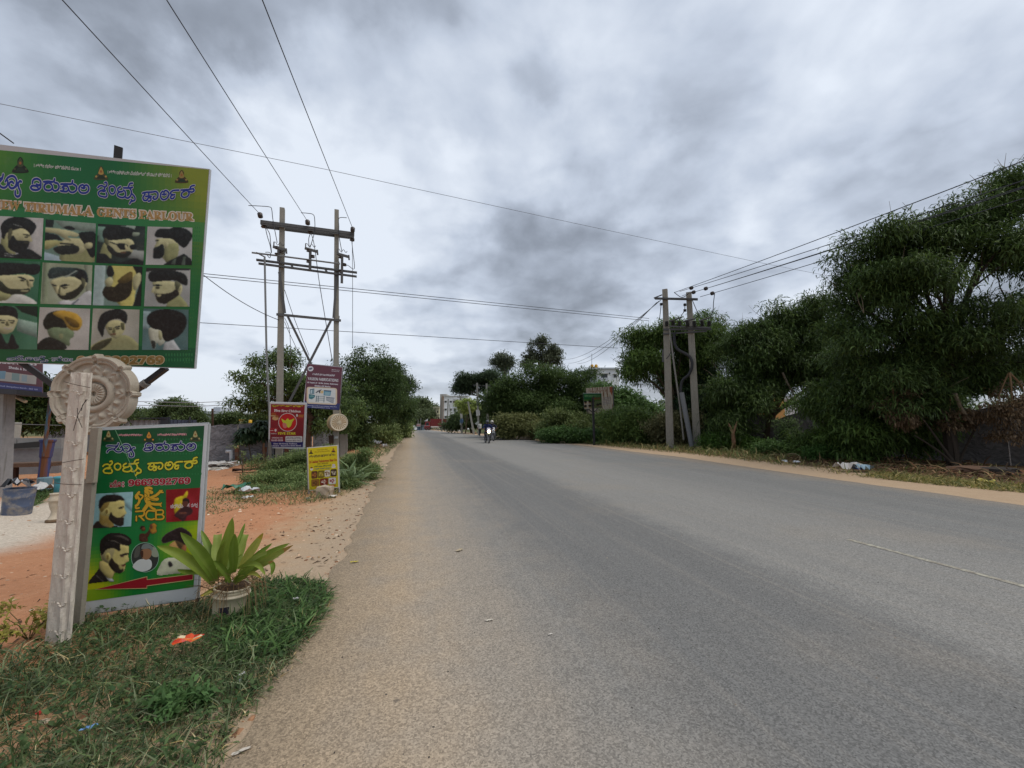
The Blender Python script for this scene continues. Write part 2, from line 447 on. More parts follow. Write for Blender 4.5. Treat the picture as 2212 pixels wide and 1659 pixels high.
def asphalt_material():
    m = bpy.data.materials.new('asphalt'); m.use_nodes = True; t = NT(m.node_tree); b = t.n['Principled BSDF']
    P = t.n.new('ShaderNodeTexCoord').outputs['Object']; x, y, z = t.sep(P)
    nA = t.noise(P, .35, 5, .6); nB = t.noise(P, 2.2, 5, .6)
    lane = t.noise(t.comb(t.math('MULTIPLY', x, 1.5), t.math('MULTIPLY', y, .06), 0.0), 1.0, 4, .55)
    streak = t.noise(t.comb(t.math('MULTIPLY', x, 9.0), t.math('MULTIPLY', y, .12), 3.0), 1.0, 4, .6)
    grain = t.voro(P, 120, 'F1', 'Color'); gr = t.sep(grain)[0]
    g2 = t.noise(P, 170, 2, .6); g3 = t.noise(P, 48, 3, .7)
    base = t.mix(lane, alb((108, 108, 106)), alb((136, 135, 131)))
    # dust-paled middle of the road, newer surface in the left lane
    xl = t.math('ADD', x, t.math('MULTIPLY', t.math('SUBTRACT', nB, .5), .7))
    base = t.mix(t.math('MULTIPLY', t.math('MULTIPLY', t.ss(xl, 3.3, 3.9), t.ss(xl, 8.2, 5.6)), .60), base, alb((145, 142, 136)))
    base = t.mix(t.math('MULTIPLY', t.math('MULTIPLY', t.ss(xl, .9, 1.9), t.ss(xl, 3.9, 3.2)), .45), base, alb((106, 105, 103)))
    base = t.mix(t.math('MULTIPLY', t.ss(streak, .46, .72), .22), base, alb((160, 152, 140)))
    base = t.mix(t.math('MULTIPLY', t.ss(nA, .5, .7), .3), base, alb((150, 140, 126)))
    # dust drifted over the left edge
    dusty = t.math('ADD', t.math('ADD', x, t.math('MULTIPLY', t.math('SUBTRACT', nB, .5), 1.0)), t.math('MULTIPLY', t.math('SUBTRACT', lane, .5), 1.4))
    base = t.mix(t.math('MULTIPLY', t.ss(dusty, 1.9, -.1), .9), base, alb((162, 150, 134)))
    base = t.mix(t.math('MULTIPLY', t.ss(dusty, .45, -.6), .88), base, alb((178, 156, 128)))
    base = t.mix(t.math('MULTIPLY', t.ss(xl, 9.9, 11.2), .5), base, alb((156, 138, 116)))
    # stone grain
    c = t.mix(1.0, base, t.mix(gr, (.66,) * 3, (1.34,) * 3), 'MULTIPLY')
    c = t.mix(1.0, c, t.mix(g3, (.86,) * 3, (1.14,) * 3), 'MULTIPLY')
    c = t.mix(t.math('MULTIPLY', t.ss(g2, .60, .72), .55), c, (.05, .047, .042))
    c = t.mix(t.math('MULTIPLY', t.ss(t.noise(P, 13, 3, .6), .70, .76), .5), c, (.07, .065, .06))
    # fine cracks
    cr = t.voro(t.vmath('ADD', P, t.vmath('SCALE', t.comb(nB, nA, 0.0))), .9, 'DISTANCE_TO_EDGE')
    c = t.mix(t.math('MULTIPLY', t.math('MULTIPLY', t.ss(cr, .006, .002), t.ss(nB, .5, .62)), .2), c, (.045, .042, .04))
    t.put(b.inputs['Base Color'], c); b.inputs['Roughness'].default_value = .88; b.inputs['Specular IOR Level'].default_value = .22
    bn = t.n.new('ShaderNodeBump'); bn.inputs['Strength'].default_value = .55; bn.inputs['Distance'].default_value = .006
    t.put(bn.inputs['Height'], t.math('ADD', gr, t.math('MULTIPLY', g3, .5))); t.l.new(bn.outputs[0], b.inputs['Normal'])
    return m
M_road = asphalt_material()
NXR = 14
V = []
for y in YS:
    a, b = road_left(y), road_right(y)
    V.append([a - .012, y, gz(0, y) - .02])
    for k in range(NXR): V.append([a + (b - a) * k / (NXR - 1), y, gz(0, y) + .016])
    V.append([b + .012, y, gz(0, y) - .02])
nr = NXR + 2
V = np.array(V)
ii, jj = np.meshgrid(np.arange(len(YS) - 1), np.arange(nr - 1), indexing='ij')
q = (ii * nr + jj).ravel()
road = kind(npmesh('road', V, np.stack([q, q + 1, q + nr + 1, q + nr], 1), np.ones((len(q), 3)), M_road), 'structure')

# worn centre line: broken flakes of old paint
mb = MB()
yy = .6
while yy < 4.15:
    wv = .035 + .012 * nz1(yy * 5, 9)
    L = .10
    if rng.random() < .93:
        xa = 5.46 + .015 * nz1(yy * 3, 4)
        z = gz(0, yy) + .020
        mb.add([(xa - wv, yy, z), (xa + wv, yy + .01, z), (xa + wv + .01 * nz1(yy * 7, 3), yy + L, z), (xa - wv, yy + L, z)], [(0, 1, 2, 3)], alb((178, 174, 156)))
    yy += L
M_line = mat('worn_paint', .85, 30, .25, stain=(alb((140, 132, 120)), 22, .40, .58))
kind(mb.build('road_marking', M_line), 'structure')

# loose stones and crumbs of tarmac lying about (uncountable)
def stones(name, spots, smin, smax, cols, mtl):
    """spots (n,3)"""
    n = len(spots)
    base = np.array([(-1, -1, 0), (1, -1, 0), (1, 1, 0), (-1, 1, 0), (-.6, -.5, 1), (.6, -.6, .9), (.5, .6, 1), (-.6, .6, .8)], float)
    q = np.array([(0, 1, 5, 4), (1, 2, 6, 5), (2, 3, 7, 6), (3, 0, 4, 7), (4, 5, 6, 7)])
    sz = smin * (smax / smin) ** (rng.random(n) ** 2.2)
    an = rng.random(n) * 6.283
    B = base[None] + rng.normal(0, .22, (n, 8, 3)) * np.array([1, 1, .5])
    B *= (sz[:, None] * np.stack([np.ones(n), .55 + .5 * rng.random(n), .35 + .5 * rng.random(n)], 1))[:, None, :] * .5
    c, s = np.cos(an)[:, None], np.sin(an)[:, None]
    X = B[..., 0] * c - B[..., 1] * s; Y = B[..., 0] * s + B[..., 1] * c
    Vv = np.stack([X, Y, B[..., 2] - .003], 2) + spots[:, None, :]
    Fv = (q[None] + (np.arange(n) * 8)[:, None, None]).reshape(-1, 4)
    cc = np.array(cols)[rng.integers(0, len(cols), n)] * (.7 + .6 * rng.random((n, 1)))
    return kind(npmesh(name, Vv.reshape(-1, 3), Fv, np.repeat(cc, 5, 0), mtl), 'stuff')
n = 5200
ys = .9 + 11 * rng.random(n) ** 1.7
xs = np.where(rng.random(n) < .6, -1.0 + rng.exponential(.55, n), -1 + 9 * rng.random(n))
sp = np.array([(x, y, gz(0, y) + .016 if x > road_left(y) else H(x, y)) for x, y in zip(xs, ys)])
stones('road_grit', sp, .004, .016, [alb((90, 84, 76)), alb((180, 164, 140)), alb((130, 118, 104)), alb((60, 56, 52))], M_block)
n = 6000
ys = 1.5 + 17 * rng.random(n) ** 1.3; xs = -.75 - 10.5 * rng.random(n) ** 1.6
sp = np.array([(x, y, H(x, y)) for x, y in zip(xs, ys)])
stones('loose_stones', sp, .008, .05, [alb((170, 128, 96)), alb((190, 160, 132)), alb((132, 96, 70)), alb((206, 188, 164))], M_block)
n = 1500
ys = 3 + 30 * rng.random(n) ** 1.2; xs = 13.0 + 3.5 * rng.random(n)
sp = np.array([(x, y, H(x, y)) for x, y in zip(xs, ys)])
stones('verge_stones', sp, .015, .09, [alb((150, 118, 88)), alb((110, 86, 64)), alb((180, 160, 136))], M_block)

# ------------------------------------------------------------ foliage and grass
def unit(a): return a / (np.linalg.norm(a, axis=-1, keepdims=True) + 1e-9)
def leaf_arrays(base, direc, L, Wd, bend, droop=0.0, tipfold=1.0):
    """each leaf: a bent strip of two quads tapering to its tip. base, direc (n,3); L, Wd, bend (n,)"""
    n = len(base)
    d = unit(direc)
    side = unit(np.cross(d, np.array([0, 0, 1.0]) + rng.normal(0, .35, (n, 3))))
    up = np.cross(side, d)
    p0 = base
    p1 = base + d * (L * .5)[:, None]
    d2 = unit(d - up * bend[:, None] - np.array([0, 0, droop]))
    p2 = p1 + d2 * (L * .5)[:, None]
    w = Wd[:, None] * .5
    Vv = np.stack([p0 - side * w * .45, p0 + side * w * .45, p1 + side * w, p1 - side * w, p2 + side * w * .22, p2 - side * w * .22], 1)
    q = np.array([(0, 1, 2, 3), (3, 2, 4, 5)])
    Fv = (q[None] + (np.arange(n) * 6)[:, None, None]).reshape(-1, 4)
    return Vv.reshape(-1, 3), Fv
def lumps(blobs, k=10):
    """break every crown mass into a core and leafy boughs of uneven size standing out of it"""
    out = []
    for c, r in blobs:
        out.append((c, r * .50))
        for i in range(k):
            d = unit(rng.normal(0, 1, 3)); f = .24 + .20 * rng.random()
            out.append((c + d * r * (.60 + .42 * rng.random()), np.array([r[0], r[1], r[2] * .58]) * f))
    return out
def blob_points(blobs, nclump, shell=.5):
    """clump centres scattered through ellipsoids (c, r); returns centres and outward directions"""
    blobs = lumps(blobs)
    wts = np.array([(b[1][0] * b[1][2]) for b in blobs]); wts = wts / wts.sum()
    idx = rng.choice(len(blobs), nclump, p=wts)
    C = np.array([b[0] for b in blobs])[idx]; Rr = np.array([b[1] for b in blobs])[idx]
    d = unit(rng.normal(0, 1, (nclump, 3)))
    rad = (shell + (1 - shell) * rng.random(nclump) ** .6)
    rad *= 1 + .16 * np.sin(d[:, 0] * 5 + C[:, 0] * 3) * np.sin(d[:, 2] * 6 + C[:, 2] * 2 + idx)
    return C + d * Rr * rad[:, None], d, idx
LEAFK = 2.0
def make_foliage(name, parent, blobs, nclump, per, L, Wd, cols, clump_r=.3, shell=.5, up=.25, bend=(.2, .7), droop=.25, jit=.8, material=None):
    c, d, idx = blob_points(blobs, nclump, shell)
    per = int(per * 1.6); L = L * .76; Wd = Wd * .74
    n = nclump * per
    cc = np.repeat(c, per, 0) + np.clip(rng.normal(0, 1, (n, 3)), -1.7, 1.7) * clump_r * np.array([1, 1, .7])
    dd = np.repeat(d, per, 0) + rng.normal(0, jit, (n, 3)) + np.array([0, 0, up])
    Ls = L * (.6 + .8 * rng.random(n)); Ws = Wd * (.7 + .6 * rng.random(n))
    b = bend[0] + (bend[1] - bend[0]) * rng.random(n)
    Vv, Fv = leaf_arrays(cc, dd, Ls, Ws, b, droop)
    cols = np.array(cols)
    k = np.repeat(rng.random(nclump), per)[:, None] * .65 + rng.random((n, 1)) * .35
    k = k * (len(cols) - 1); i0 = np.clip(k.astype(int)[:, 0], 0, len(cols) - 2)
    Cc = cols[i0] * (1 - (k - i0[:, None])) + cols[i0 + 1] * (k - i0[:, None])
    return npmesh(name, Vv, Fv, np.repeat(Cc, 2, 0) * LEAFK, material or M_leaf, parent)
def pxblobs(specs, depth, flat=1.0):
    """(px, py, rx, ry[, d_off]) in photo pixels -> world ellipsoids"""
    out = []
    for s in specs:
        dd = depth + (s[4] if len(s) > 4 else 0)
        c = atd(s[0], s[1], dd); rx = s[2] * dd / F_; rz = s[3] * dd / F_
        out.append((c, np.array([rx, (rx + rz) * .5 * flat, rz])))
    return out
def limb(mb, a, b, r0, r1, col, sag=.12, n=6, wig=.06):
    a = np.array(a, float); b = np.array(b, float); L = np.linalg.norm(b - a)
    pts = []; rad = []
    off = rng.normal(0, wig * L, 3)
    for i in range(n + 1):
        t = i / n
        p = a + (b - a) * t + off * math.sin(math.pi * t) + np.array([0, 0, sag * L * math.sin(math.pi * t) * (1 - t)])
        pts.append(p); rad.append(r0 + (r1 - r0) * t)
    mb.tube(pts, rad, col, 6)
    return pts
BARK = alb((96, 84, 70)); DARKBARK = alb((62, 54, 46)); PALEBARK = alb((140, 126, 106))
def make_tree(name, label, base, blobs, nclump, per, L, Wd, cols, trunk_r, group=None, fork=None, bark=BARK, cat='tree', twigs=0, twig_col=None, **kw):
    base = np.array(base, float)
    t = thing(name, label, cat, base, group)
    mb = MB()
    cen = np.mean([b[0] for b in blobs], 0)
    fork = base + (cen - base) * .42 if fork is None else np.array(fork, float)
    limb(mb, base - np.array([0, 0, .15]), fork, trunk_r, trunk_r * .75, bark, 0, 6, .03)
    for (c, r) in blobs:
        mid = limb(mb, fork + rng.normal(0, trunk_r * .3, 3), c, trunk_r * .5, trunk_r * .14, bark)
        for k in range(3):
            e = c + unit(rng.normal(0, 1, 3)) * r * .8
            limb(mb, mid[3 + k % 3], e, trunk_r * .17, trunk_r * .05, bark, .05, 4, .08)
    if twigs:
        tm = mb
        for k in range(twigs):
            c, r = blobs[rng.integers(0, len(blobs))]
            d = unit(rng.normal(0, 1, 3) * np.array([.7, .7, .3]) + np.array([0, 0, .9]))
            a = c + d * r * .8; L2 = (.35 + .65 * rng.random()) * max(1.0, r[2] * .6)
            dd = unit(d + rng.normal(0, .35, 3) + np.array([0, 0, .5]))
            tm.tube([a, a + dd * L2 * .5, a + dd * L2 + rng.normal(0, .12, 3) * L2], [.012, .008, .004], twig_col or PALEBARK, 4)
    mb.build('trunk', M_bark, t)
    make_foliage('crown', t, blobs, nclump, per, L, Wd, cols, **kw)
    return t
def make_shrub(name, label, base, blobs, nclump, per, L, Wd, cols, group=None, cat='shrub', stems=5, **kw):
    t = thing(name, label, cat, base, group)
    mb = MB(); base = np.array(base, float)
    for (c, r) in blobs:
        for k in range(max(1, stems // len(blobs) + 1)):
            g = np.array([c[0] + rng.normal(0, .15), c[1] + rng.normal(0, .15), H(c[0], c[1]) - .05])
            limb(mb, g, c + rng.normal(0, .4, 3) * r, .02, .006, BARK, .05, 4, .08)
    mb.build('stems', M_bark, t)
    make_foliage('foliage', t, blobs, nclump, per, L, Wd, cols, **kw)
    return t

def in_poly(x, y, P):
    c = np.zeros(len(x), bool); n = len(P); j = n - 1
    for i in range(n):
        xi, yi = P[i]; xj, yj = P[j]
        cond = ((yi > y) != (yj > y)) & (x < (xj - xi) * (y - yi) / (yj - yi + 1e-12) + xi)
        c ^= cond; j = i
    return c
def sample_poly(P, n, patchy=0.0):
    P = np.array(P); lo, hi = P.min(0), P.max(0); xs = np.zeros(0); ys = np.zeros(0)
    ph = rng.random(4) * 6
    while len(xs) < n:
        x = lo[0] + (hi[0] - lo[0]) * rng.random(4 * n); y = lo[1] + (hi[1] - lo[1]) * rng.random(4 * n)
        k = in_poly(x, y, P)
        if patchy:
            f = np.sin(x * 4.3 + ph[0] + 2 * np.sin(y * 2.1)) * np.sin(y * 5.1 + ph[1] + 2 * np.sin(x * 1.7)) * .5 + .5
            k &= rng.random(len(x)) > patchy * (1 - f)
        xs = np.concatenate([xs, x[k]]); ys = np.concatenate([ys, y[k]])
    return xs[:n], ys[:n]
def grass_blades(xs, ys, hmin, hmax, wd, cols, lean=.5, bend=(.4, 1.3), lean_dir=None):
    n = len(xs)
    base = np.stack([xs, ys, [H(a, b) - .005 for a, b in zip(xs, ys)]], 1)
    d = rng.normal(0, lean, (n, 3)); d[:, 2] = np.abs(d[:, 2]) * .3 + .55
    if lean_dir is not None: d += np.array(lean_dir)
    L = hmin + (hmax - hmin) * rng.random(n) ** 1.5
    Vv, Fv = leaf_arrays(base, d, L, wd * (.6 + .8 * rng.random(n)), bend[0] + (bend[1] - bend[0]) * rng.random(n), .15)
    cols = np.array(cols)
    cc = cols[rng.integers(0, len(cols), n)] * (.9 + .8 * rng.random((n, 1)))
    return Vv, Fv, np.repeat(cc, 2, 0)
def merge(parts):
    Vs, Fs, Cs, o = [], [], [], 0
    for v, f, c in parts: Vs.append(v); Fs.append(f + o); Cs.append(c); o += len(v)
    return np.concatenate(Vs), np.concatenate(Fs), np.concatenate(Cs)
def groundpoly(pts): return [tuple(G(x, y)[:2]) for x, y in pts]
# ============================================================ PRINTED SIGNS: a plane in space on which flat art is laid
class Board:
    """corners TL,TR,BR,BL in photo pixels; the rectangle in space is solved from them; depth = axis depth of BR"""
    def __init__(s, corners, depth):
        r = [ray(*c) for c in corners]
        A = np.array([r[0], -r[1], -r[3]]).T        # TL + BR = TR + BL
        t = np.linalg.solve(A, -r[2] * depth)
        s.P = [CAMP + r[0] * t[0], CAMP + r[1] * t[1], CAMP + r[2] * depth, CAMP + r[3] * t[2]]
        s.o = s.P[0]; s.e1 = s.P[1] - s.P[0]; s.e2 = s.P[3] - s.P[0]
        n = np.cross(s.e1, s.e2); n /= np.linalg.norm(n)
        if n @ (CAMP - s.o) < 0: n = -n
        s.n = n; s.k = 0
    def hit(s, x, y):
        d = ray(x, y); t = ((s.o - CAMP) @ s.n) / (d @ s.n); return CAMP + d * t
    def uv(s, u, v): return s.o + s.e1 * u + s.e2 * v
    def lift(s): s.k += 1; return s.n * (.0012 + .00015 * s.k)
class Art:
    """one printed element: flat shapes laid on the board; conv maps crop coordinates to photo pixels"""
    def __init__(s, board, conv=None): s.b = board; s.m = MB(); s.conv = conv or (lambda x, y: (x, y)); s.z = board.lift(); s.i = 0
    def pt(s, x, y):
        return s.b.hit(*s.conv(x, y)) + s.z + s.b.n * (s.i * .000002)
    def poly(s, col, pts):
        P = [s.pt(*p) for p in pts]; s.i += 1
        nn = np.zeros(3)
        for a, b in zip(P, P[1:] + P[:1]): nn += np.cross(a, b)
        if nn @ s.b.n < 0: P = P[::-1]
        s.m.add(P, [tuple(range(len(P)))], alb(col, PK)); return s
    def smooth(s, col, pts, n=4):
        return s.poly(col, catmull(pts, n, True))
    def disc(s, col, x, y, rx, ry=None, seg=20, rot=0):
        ry = ry or rx
        return s.poly(col, [(x + rx * math.cos(a) * math.cos(rot) - ry * math.sin(a) * math.sin(rot), y + rx * math.cos(a) * math.sin(rot) + ry * math.sin(a) * math.cos(rot)) for a in [2 * math.pi * k / seg for k in range(seg)]])
    def ring(s, col, x, y, r, w, ry=None, seg=28):
        pts = [(x + r * math.cos(2 * math.pi * k / seg), y + (ry or r) * math.sin(2 * math.pi * k / seg)) for k in range(seg + 1)]
        return s.stroke(col, pts, w, n=1, caps=False)
    def stroke(s, col, pts, w, n=5, caps=True, mapf=None):
        P = catmull(pts, n, False) if n > 1 else list(pts)
        f = mapf or (lambda x, y: (x, y))
        A = np.array(P, float); T = np.gradient(A, axis=0); T /= (np.linalg.norm(T, axis=1, keepdims=True) + 1e-9)
        N = np.stack([-T[:, 1], T[:, 0]], 1) * w / 2
        Lp, Rp = A + N, A - N
        for i in range(len(A) - 1):
            s.poly(col, [f(*Lp[i]), f(*Lp[i + 1]), f(*Rp[i + 1]), f(*Rp[i])])
        if caps:
            for e in (0, -1): s.poly(col, [f(A[e][0] + w / 2 * math.cos(k * math.pi / 4), A[e][1] + w / 2 * math.sin(k * math.pi / 4)) for k in range(8)])
        return s
    def text(s, txt, quad, col, off=0.0, out=None, outw=.05, shear=0):
        """quad TL,TR,BR,BL in conv coordinates"""
        q = [np.array(p, float) for p in quad]
        if out is not None: s._txt(txt, q, out, off + outw, bb=text_mesh(txt, off)[2])
        s._txt(txt, q, col, off, None); return s
    def _txt(s, txt, q, col, off, bb):
        V, F, b = text_mesh(txt, off)
        if bb is None: bb = b
        s.i += 8; P = []
        for x, y in V:
            u = (x - bb[0]) / (bb[2] - bb[0] + 1e-9); v = (bb[3] - y) / (bb[3] - bb[1] + 1e-9)
            p = q[0] * (1 - u) * (1 - v) + q[1] * u * (1 - v) + q[2] * u * v + q[3] * (1 - u) * v
            P.append(s.pt(*p))
        a = P[F[0][0]]; nn = np.cross(P[F[0][1]] - a, P[F[0][2]] - a)
        if nn @ s.b.n < 0: F = [f[::-1] for f in F]
        s.m.add(P, F, alb(col, PK))
    def done(s, name, parent): return s.m.build(name, M_print, parent)
PK = 1.0
def catmull(pts, n, closed):
    P = [np.array(p, float) for p in pts]; out = []; m = len(P)
    for i in range(m if closed else m - 1):
        if closed: a, b, c, d = P[i - 1], P[i], P[(i + 1) % m], P[(i + 2) % m]
        else: a, b, c, d = P[max(i - 1, 0)], P[i], P[i + 1], P[min(i + 2, m - 1)]
        for k in range(n):
            t = k / n
            out.append(tuple(.5 * ((2 * b) + (c - a) * t + (2 * a - 5 * b + 4 * c - d) * t * t + (3 * b - a - 3 * c + d) * t ** 3)))
    if not closed: out.append(tuple(P[-1]))
    return out
def serif(t):   # bold book letters
    o = ''
    for ch in t:
        if 'A' <= ch <= 'Z': o += chr(0x1D400 + ord(ch) - 65)
        elif 'a' <= ch <= 'z': o += chr(0x1D41A + ord(ch) - 97)
        elif '0' <= ch <= '9': o += chr(0x1D7CE + ord(ch) - 48)
        else: o += ch
    return o
def bold(t):    # bold plain letters
    o = ''
    for ch in t:
        if 'A' <= ch <= 'Z': o += chr(0x1D5D4 + ord(ch) - 65)
        elif 'a' <= ch <= 'z': o += chr(0x1D5EE + ord(ch) - 97)
        elif '0' <= ch <= '9': o += chr(0x1D7EC + ord(ch) - 48)
        else: o += ch
    return o
_tm = {}
def text_mesh(txt, off):
    key = (txt, round(off, 4))
    if key in _tm: return _tm[key]
    c = bpy.data.curves.new('lettering', 'FONT'); c.body = txt; c.offset = off; c.resolution_u = 3
    o = bpy.data.objects.new('lettering', c); COL.objects.link(o)
    dg = bpy.context.evaluated_depsgraph_get(); dg.update()
    e = o.evaluated_get(dg); me = e.to_mesh()
    V = [(v.co.x, v.co.y) for v in me.vertices]; F = [tuple(p.vertices) for p in me.polygons]
    e.to_mesh_clear(); bpy.data.objects.remove(o); bpy.data.curves.remove(c)
    A = np.array(V); _tm[key] = (V, F, (A[:, 0].min(), A[:, 1].min(), A[:, 0].max(), A[:, 1].max()))
    return _tm[key]

# Kannada words drawn with a brush: centre lines in one common grid
KN = {
 'nyuu': [[(178, 345), (240, 340), (330, 345), (395, 338), (415, 290)], [(182, 475), (205, 435), (265, 408), (325, 410), (350, 440), (400, 466), (460, 460), (495, 425), (500, 375)],
          [(400, 345), (355, 385), (330, 410)], [(455, 385), (500, 335), (570, 312), (635, 330), (665, 385), (640, 445), (580, 472), (530, 450), (530, 405), (575, 385), (605, 405)],
          [(650, 450), (695, 400), (725, 378), (752, 384)], [(692, 405), (700, 455), (728, 500), (722, 555), (675, 572), (640, 548), (640, 505)]],
 'tirumala': [[(975, 352), (985, 310), (1045, 285), (1110, 302), (1128, 345), (1095, 372), (1050, 362)], [(1128, 345), (1118, 410), (1060, 440), (985, 440), (945, 415), (975, 388), (1035, 385), (1075, 402)],
          [(1180, 318), (1260, 305), (1355, 302), (1380, 258)], [(1275, 320), (1215, 345), (1190, 390), (1225, 430), (1300, 430), (1345, 390), (1325, 345), (1275, 322)],
          [(1342, 395), (1375, 430), (1435, 420), (1465, 370), (1440, 322), (1385, 312)],
          [(1498, 325), (1580, 315), (1690, 305), (1712, 255)], [(1525, 372), (1555, 350), (1610, 345), (1640, 385), (1610, 425), (1550, 430), (1498, 425)], [(1525, 372), (1560, 385), (1545, 405)],
          [(1640, 390), (1675, 428), (1740, 428), (1788, 385), (1780, 330), (1725, 305)],
          [(1905, 298), (1855, 318), (1832, 370), (1865, 422), (1940, 428), (2000, 395), (2012, 335), (1978, 298), (1930, 312), (1915, 345)], [(1880, 345), (1915, 355), (1945, 340)]],
 'jents': [[(95, 765), (130, 732), (185, 722), (232, 745), (225, 785), (160, 808), (105, 850), (125, 895), (190, 908), (260, 905), (288, 870), (270, 835)], [(160, 808), (215, 815), (255, 800)],
          [(232, 745), (272, 720), (288, 685), (270, 655), (240, 668)],
          [(400, 705), (345, 730), (335, 785), (375, 835), (430, 830), (462, 780), (450, 725), (400, 705)],
          [(575, 705), (525, 735), (520, 775), (575, 785), (620, 775)], [(575, 785), (520, 815), (515, 855), (570, 875), (640, 870), (685, 830), (675, 775), (640, 755)],
          [(640, 718), (720, 712), (790, 705), (830, 690)], [(745, 690), (775, 640), (832, 628)], [(770, 712), (808, 760), (790, 830), (730, 872), (680, 862)],
          [(828, 800), (878, 842), (880, 885), (838, 905), (800, 890)], [(838, 905), (795, 925), (772, 955)]],
 'paarlar': [[(1030, 715), (1100, 700), (1210, 698), (1290, 690), (1332, 725), (1325, 790), (1280, 822), (1238, 800), (1262, 768)], [(1080, 730), (1040, 790), (1065, 832), (1120, 830), (1150, 790), (1195, 800), (1192, 840), (1150, 850)],
          [(1150, 705), (1155, 760)], [(1095, 770), (1150, 765), (1205, 770)],
          [(1425, 685), (1388, 730), (1398, 800), (1450, 832), (1515, 808), (1550, 745), (1532, 695), (1482, 672), (1452, 705), (1465, 745)], [(1425, 740), (1465, 748), (1495, 735)],
          [(1745, 668), (1650, 672), (1592, 698), (1590, 735), (1635, 750), (1665, 745)], [(1635, 750), (1590, 775), (1595, 812), (1640, 815), (1662, 782)],
          [(1785, 668), (1870, 662), (1960, 655), (2030, 640)], [(1965, 648), (1985, 598), (2045, 580)], [(2030, 640), (2045, 680), (2005, 705), (1955, 695)],
          [(1868, 680), (1812, 715), (1800, 768), (1850, 802), (1918, 785), (1950, 735), (1922, 685), (1868, 678)]],
}
KBOX = {'nyuu': (160, 285, 770, 590), 'tirumala': (925, 250, 2035, 455), 'jents': (75, 620, 905, 965), 'paarlar': (1010, 570, 2060, 865)}
def kword(art, w, quad, col, out, wid=33, outw=18):
    x0, y0, x1, y1 = KBOX[w]; q = [np.array(p, float) for p in quad]
    def f(x, y):
        u = (x - x0) / (x1 - x0); v = (y - y0) / (y1 - y0)
        return tuple(q[0] * (1 - u) * (1 - v) + q[1] * u * (1 - v) + q[2] * u * v + q[3] * (1 - u) * v)
    for st in KN[w]: art.stroke(out, st, wid + outw, 5, True, f)
    for st in KN[w]: art.stroke(col, st, wid, 5, True, f)
    return art
def print_sheet(board, name, parent, quad, colf, nu=24, nv=24, conv=None):
    """printed vinyl with a colour gradient of its own; quad TL,TR,BR,BL"""
    conv = conv or (lambda x, y: (x, y)); z = board.lift(); q = [np.array(conv(*p), float) for p in quad]
    mb = MB(); P = []
    for j in range(nv + 1):
        for i in range(nu + 1):
            u, v = i / nu, j / nv
            p = q[0] * (1 - u) * (1 - v) + q[1] * u * (1 - v) + q[2] * u * v + q[3] * (1 - u) * v
            P.append(board.hit(*p) + z)
    A = P[1] - P[0]; B = P[nu + 1] - P[0]; flip = np.cross(A, B) @ board.n < 0
    mb.add(P, [], (0, 0, 0))
    for j in range(nv):
        for i in range(nu):
            a = j * (nu + 1) + i; f = (a, a + 1, a + nu + 2, a + nu + 1)
            mb.f.append(f[::-1] if flip else f); mb.c.append(alb(colf((i + .5) / nu, (j + .5) / nv), PK))
    return mb.build(name, M_print, parent)
def lerp(a, b, t): t = min(1, max(0, t)); return tuple(x + (y - x) * t for x, y in zip(a, b))
def rounded(x0, y0, x1, y1, r, n=4):
    P = []
    for cx, cy, a0 in ((x1 - r, y1 - r, 0), (x0 + r, y1 - r, 90), (x0 + r, y0 + r, 180), (x1 - r, y0 + r, 270)):
        for k in range(n + 1):
            a = R(a0 + 90 * k / n); P.append((cx + r * math.cos(a), cy + r * math.sin(a)))
    return P
# ============================================================ NEAR LEFT: billboard, plaster post, rose, signboard, planter
def crop(ox, oy, s): return lambda x, y: ((ox + x / s) * .576042, (oy + y / s) * .576042)
C1 = crop(0, 480, 1.76463); C2 = crop(0, 1280, 1.3826); K1 = crop(370, 1610, 5.53); K2 = crop(0, 620, 2.8359)
K3 = crop(330, 1800, 3.3186); K4 = crop(990, 1500, 4.14839); K5 = crop(1130, 1360, 8.29375); K6 = crop(180, 1310, 4.73889)
K7 = crop(0, 1280, 2.44091); KA = crop(560, 1900, 3.16); KB = crop(740, 740, 2.7652); KC = crop(740, 1300, 2.6764)
KD = crop(760, 1420, 3.95); KE = crop(1950, 1050, 2.37); KF = crop(1420, 1200, 3.19); KG = crop(1500, 1500, 4.8087); KH = crop(480, 1480, 4.2538)
KI = crop(2700, 550, 1.27632); KJ = crop(2600, 1500, 1.78387)
def aty(x, y, Y): d = ray(x, y); return CAMP + d * (Y / d[1])
def atx(x, y, X): d = ray(x, y); return CAMP + d * (X / d[0])
WHITE = (196, 197, 196)
# ---- big billboard
bb = Board([(-78, 303), (453, 365), (421, 797), (-78, 781)], 3.95)
_a, _b = bb.hit(240, 345), bb.hit(209, 785); pole_foot = _b + (_b - _a) * (_b[2] / (_a[2] - _b[2])) - bb.n * .07
t_bill = thing('billboard', 'large green hair salon billboard with twelve haircut photos on a dark steel pole', 'billboard', [pole_foot[0], pole_foot[1], 0])
mb = MB(); mb.slab([bb.P[0], bb.P[3], bb.P[2], bb.P[1]], bb.n, .03, alb((188, 190, 192))); mb.build('panel', M_print, t_bill)
mb = MB()
_c = sum(bb.P) / 4; rr_ = [_c + (bb.P[i] - _c) * .955 - bb.n * .05 for i in range(4)]
for a, b in ((0, 1), (1, 2), (2, 3), (3, 0)): mb.bar(rr_[a], rr_[b], .03, .03, alb((60, 60, 58)), bb.n)
mb.build('frame', M_steel, t_bill)
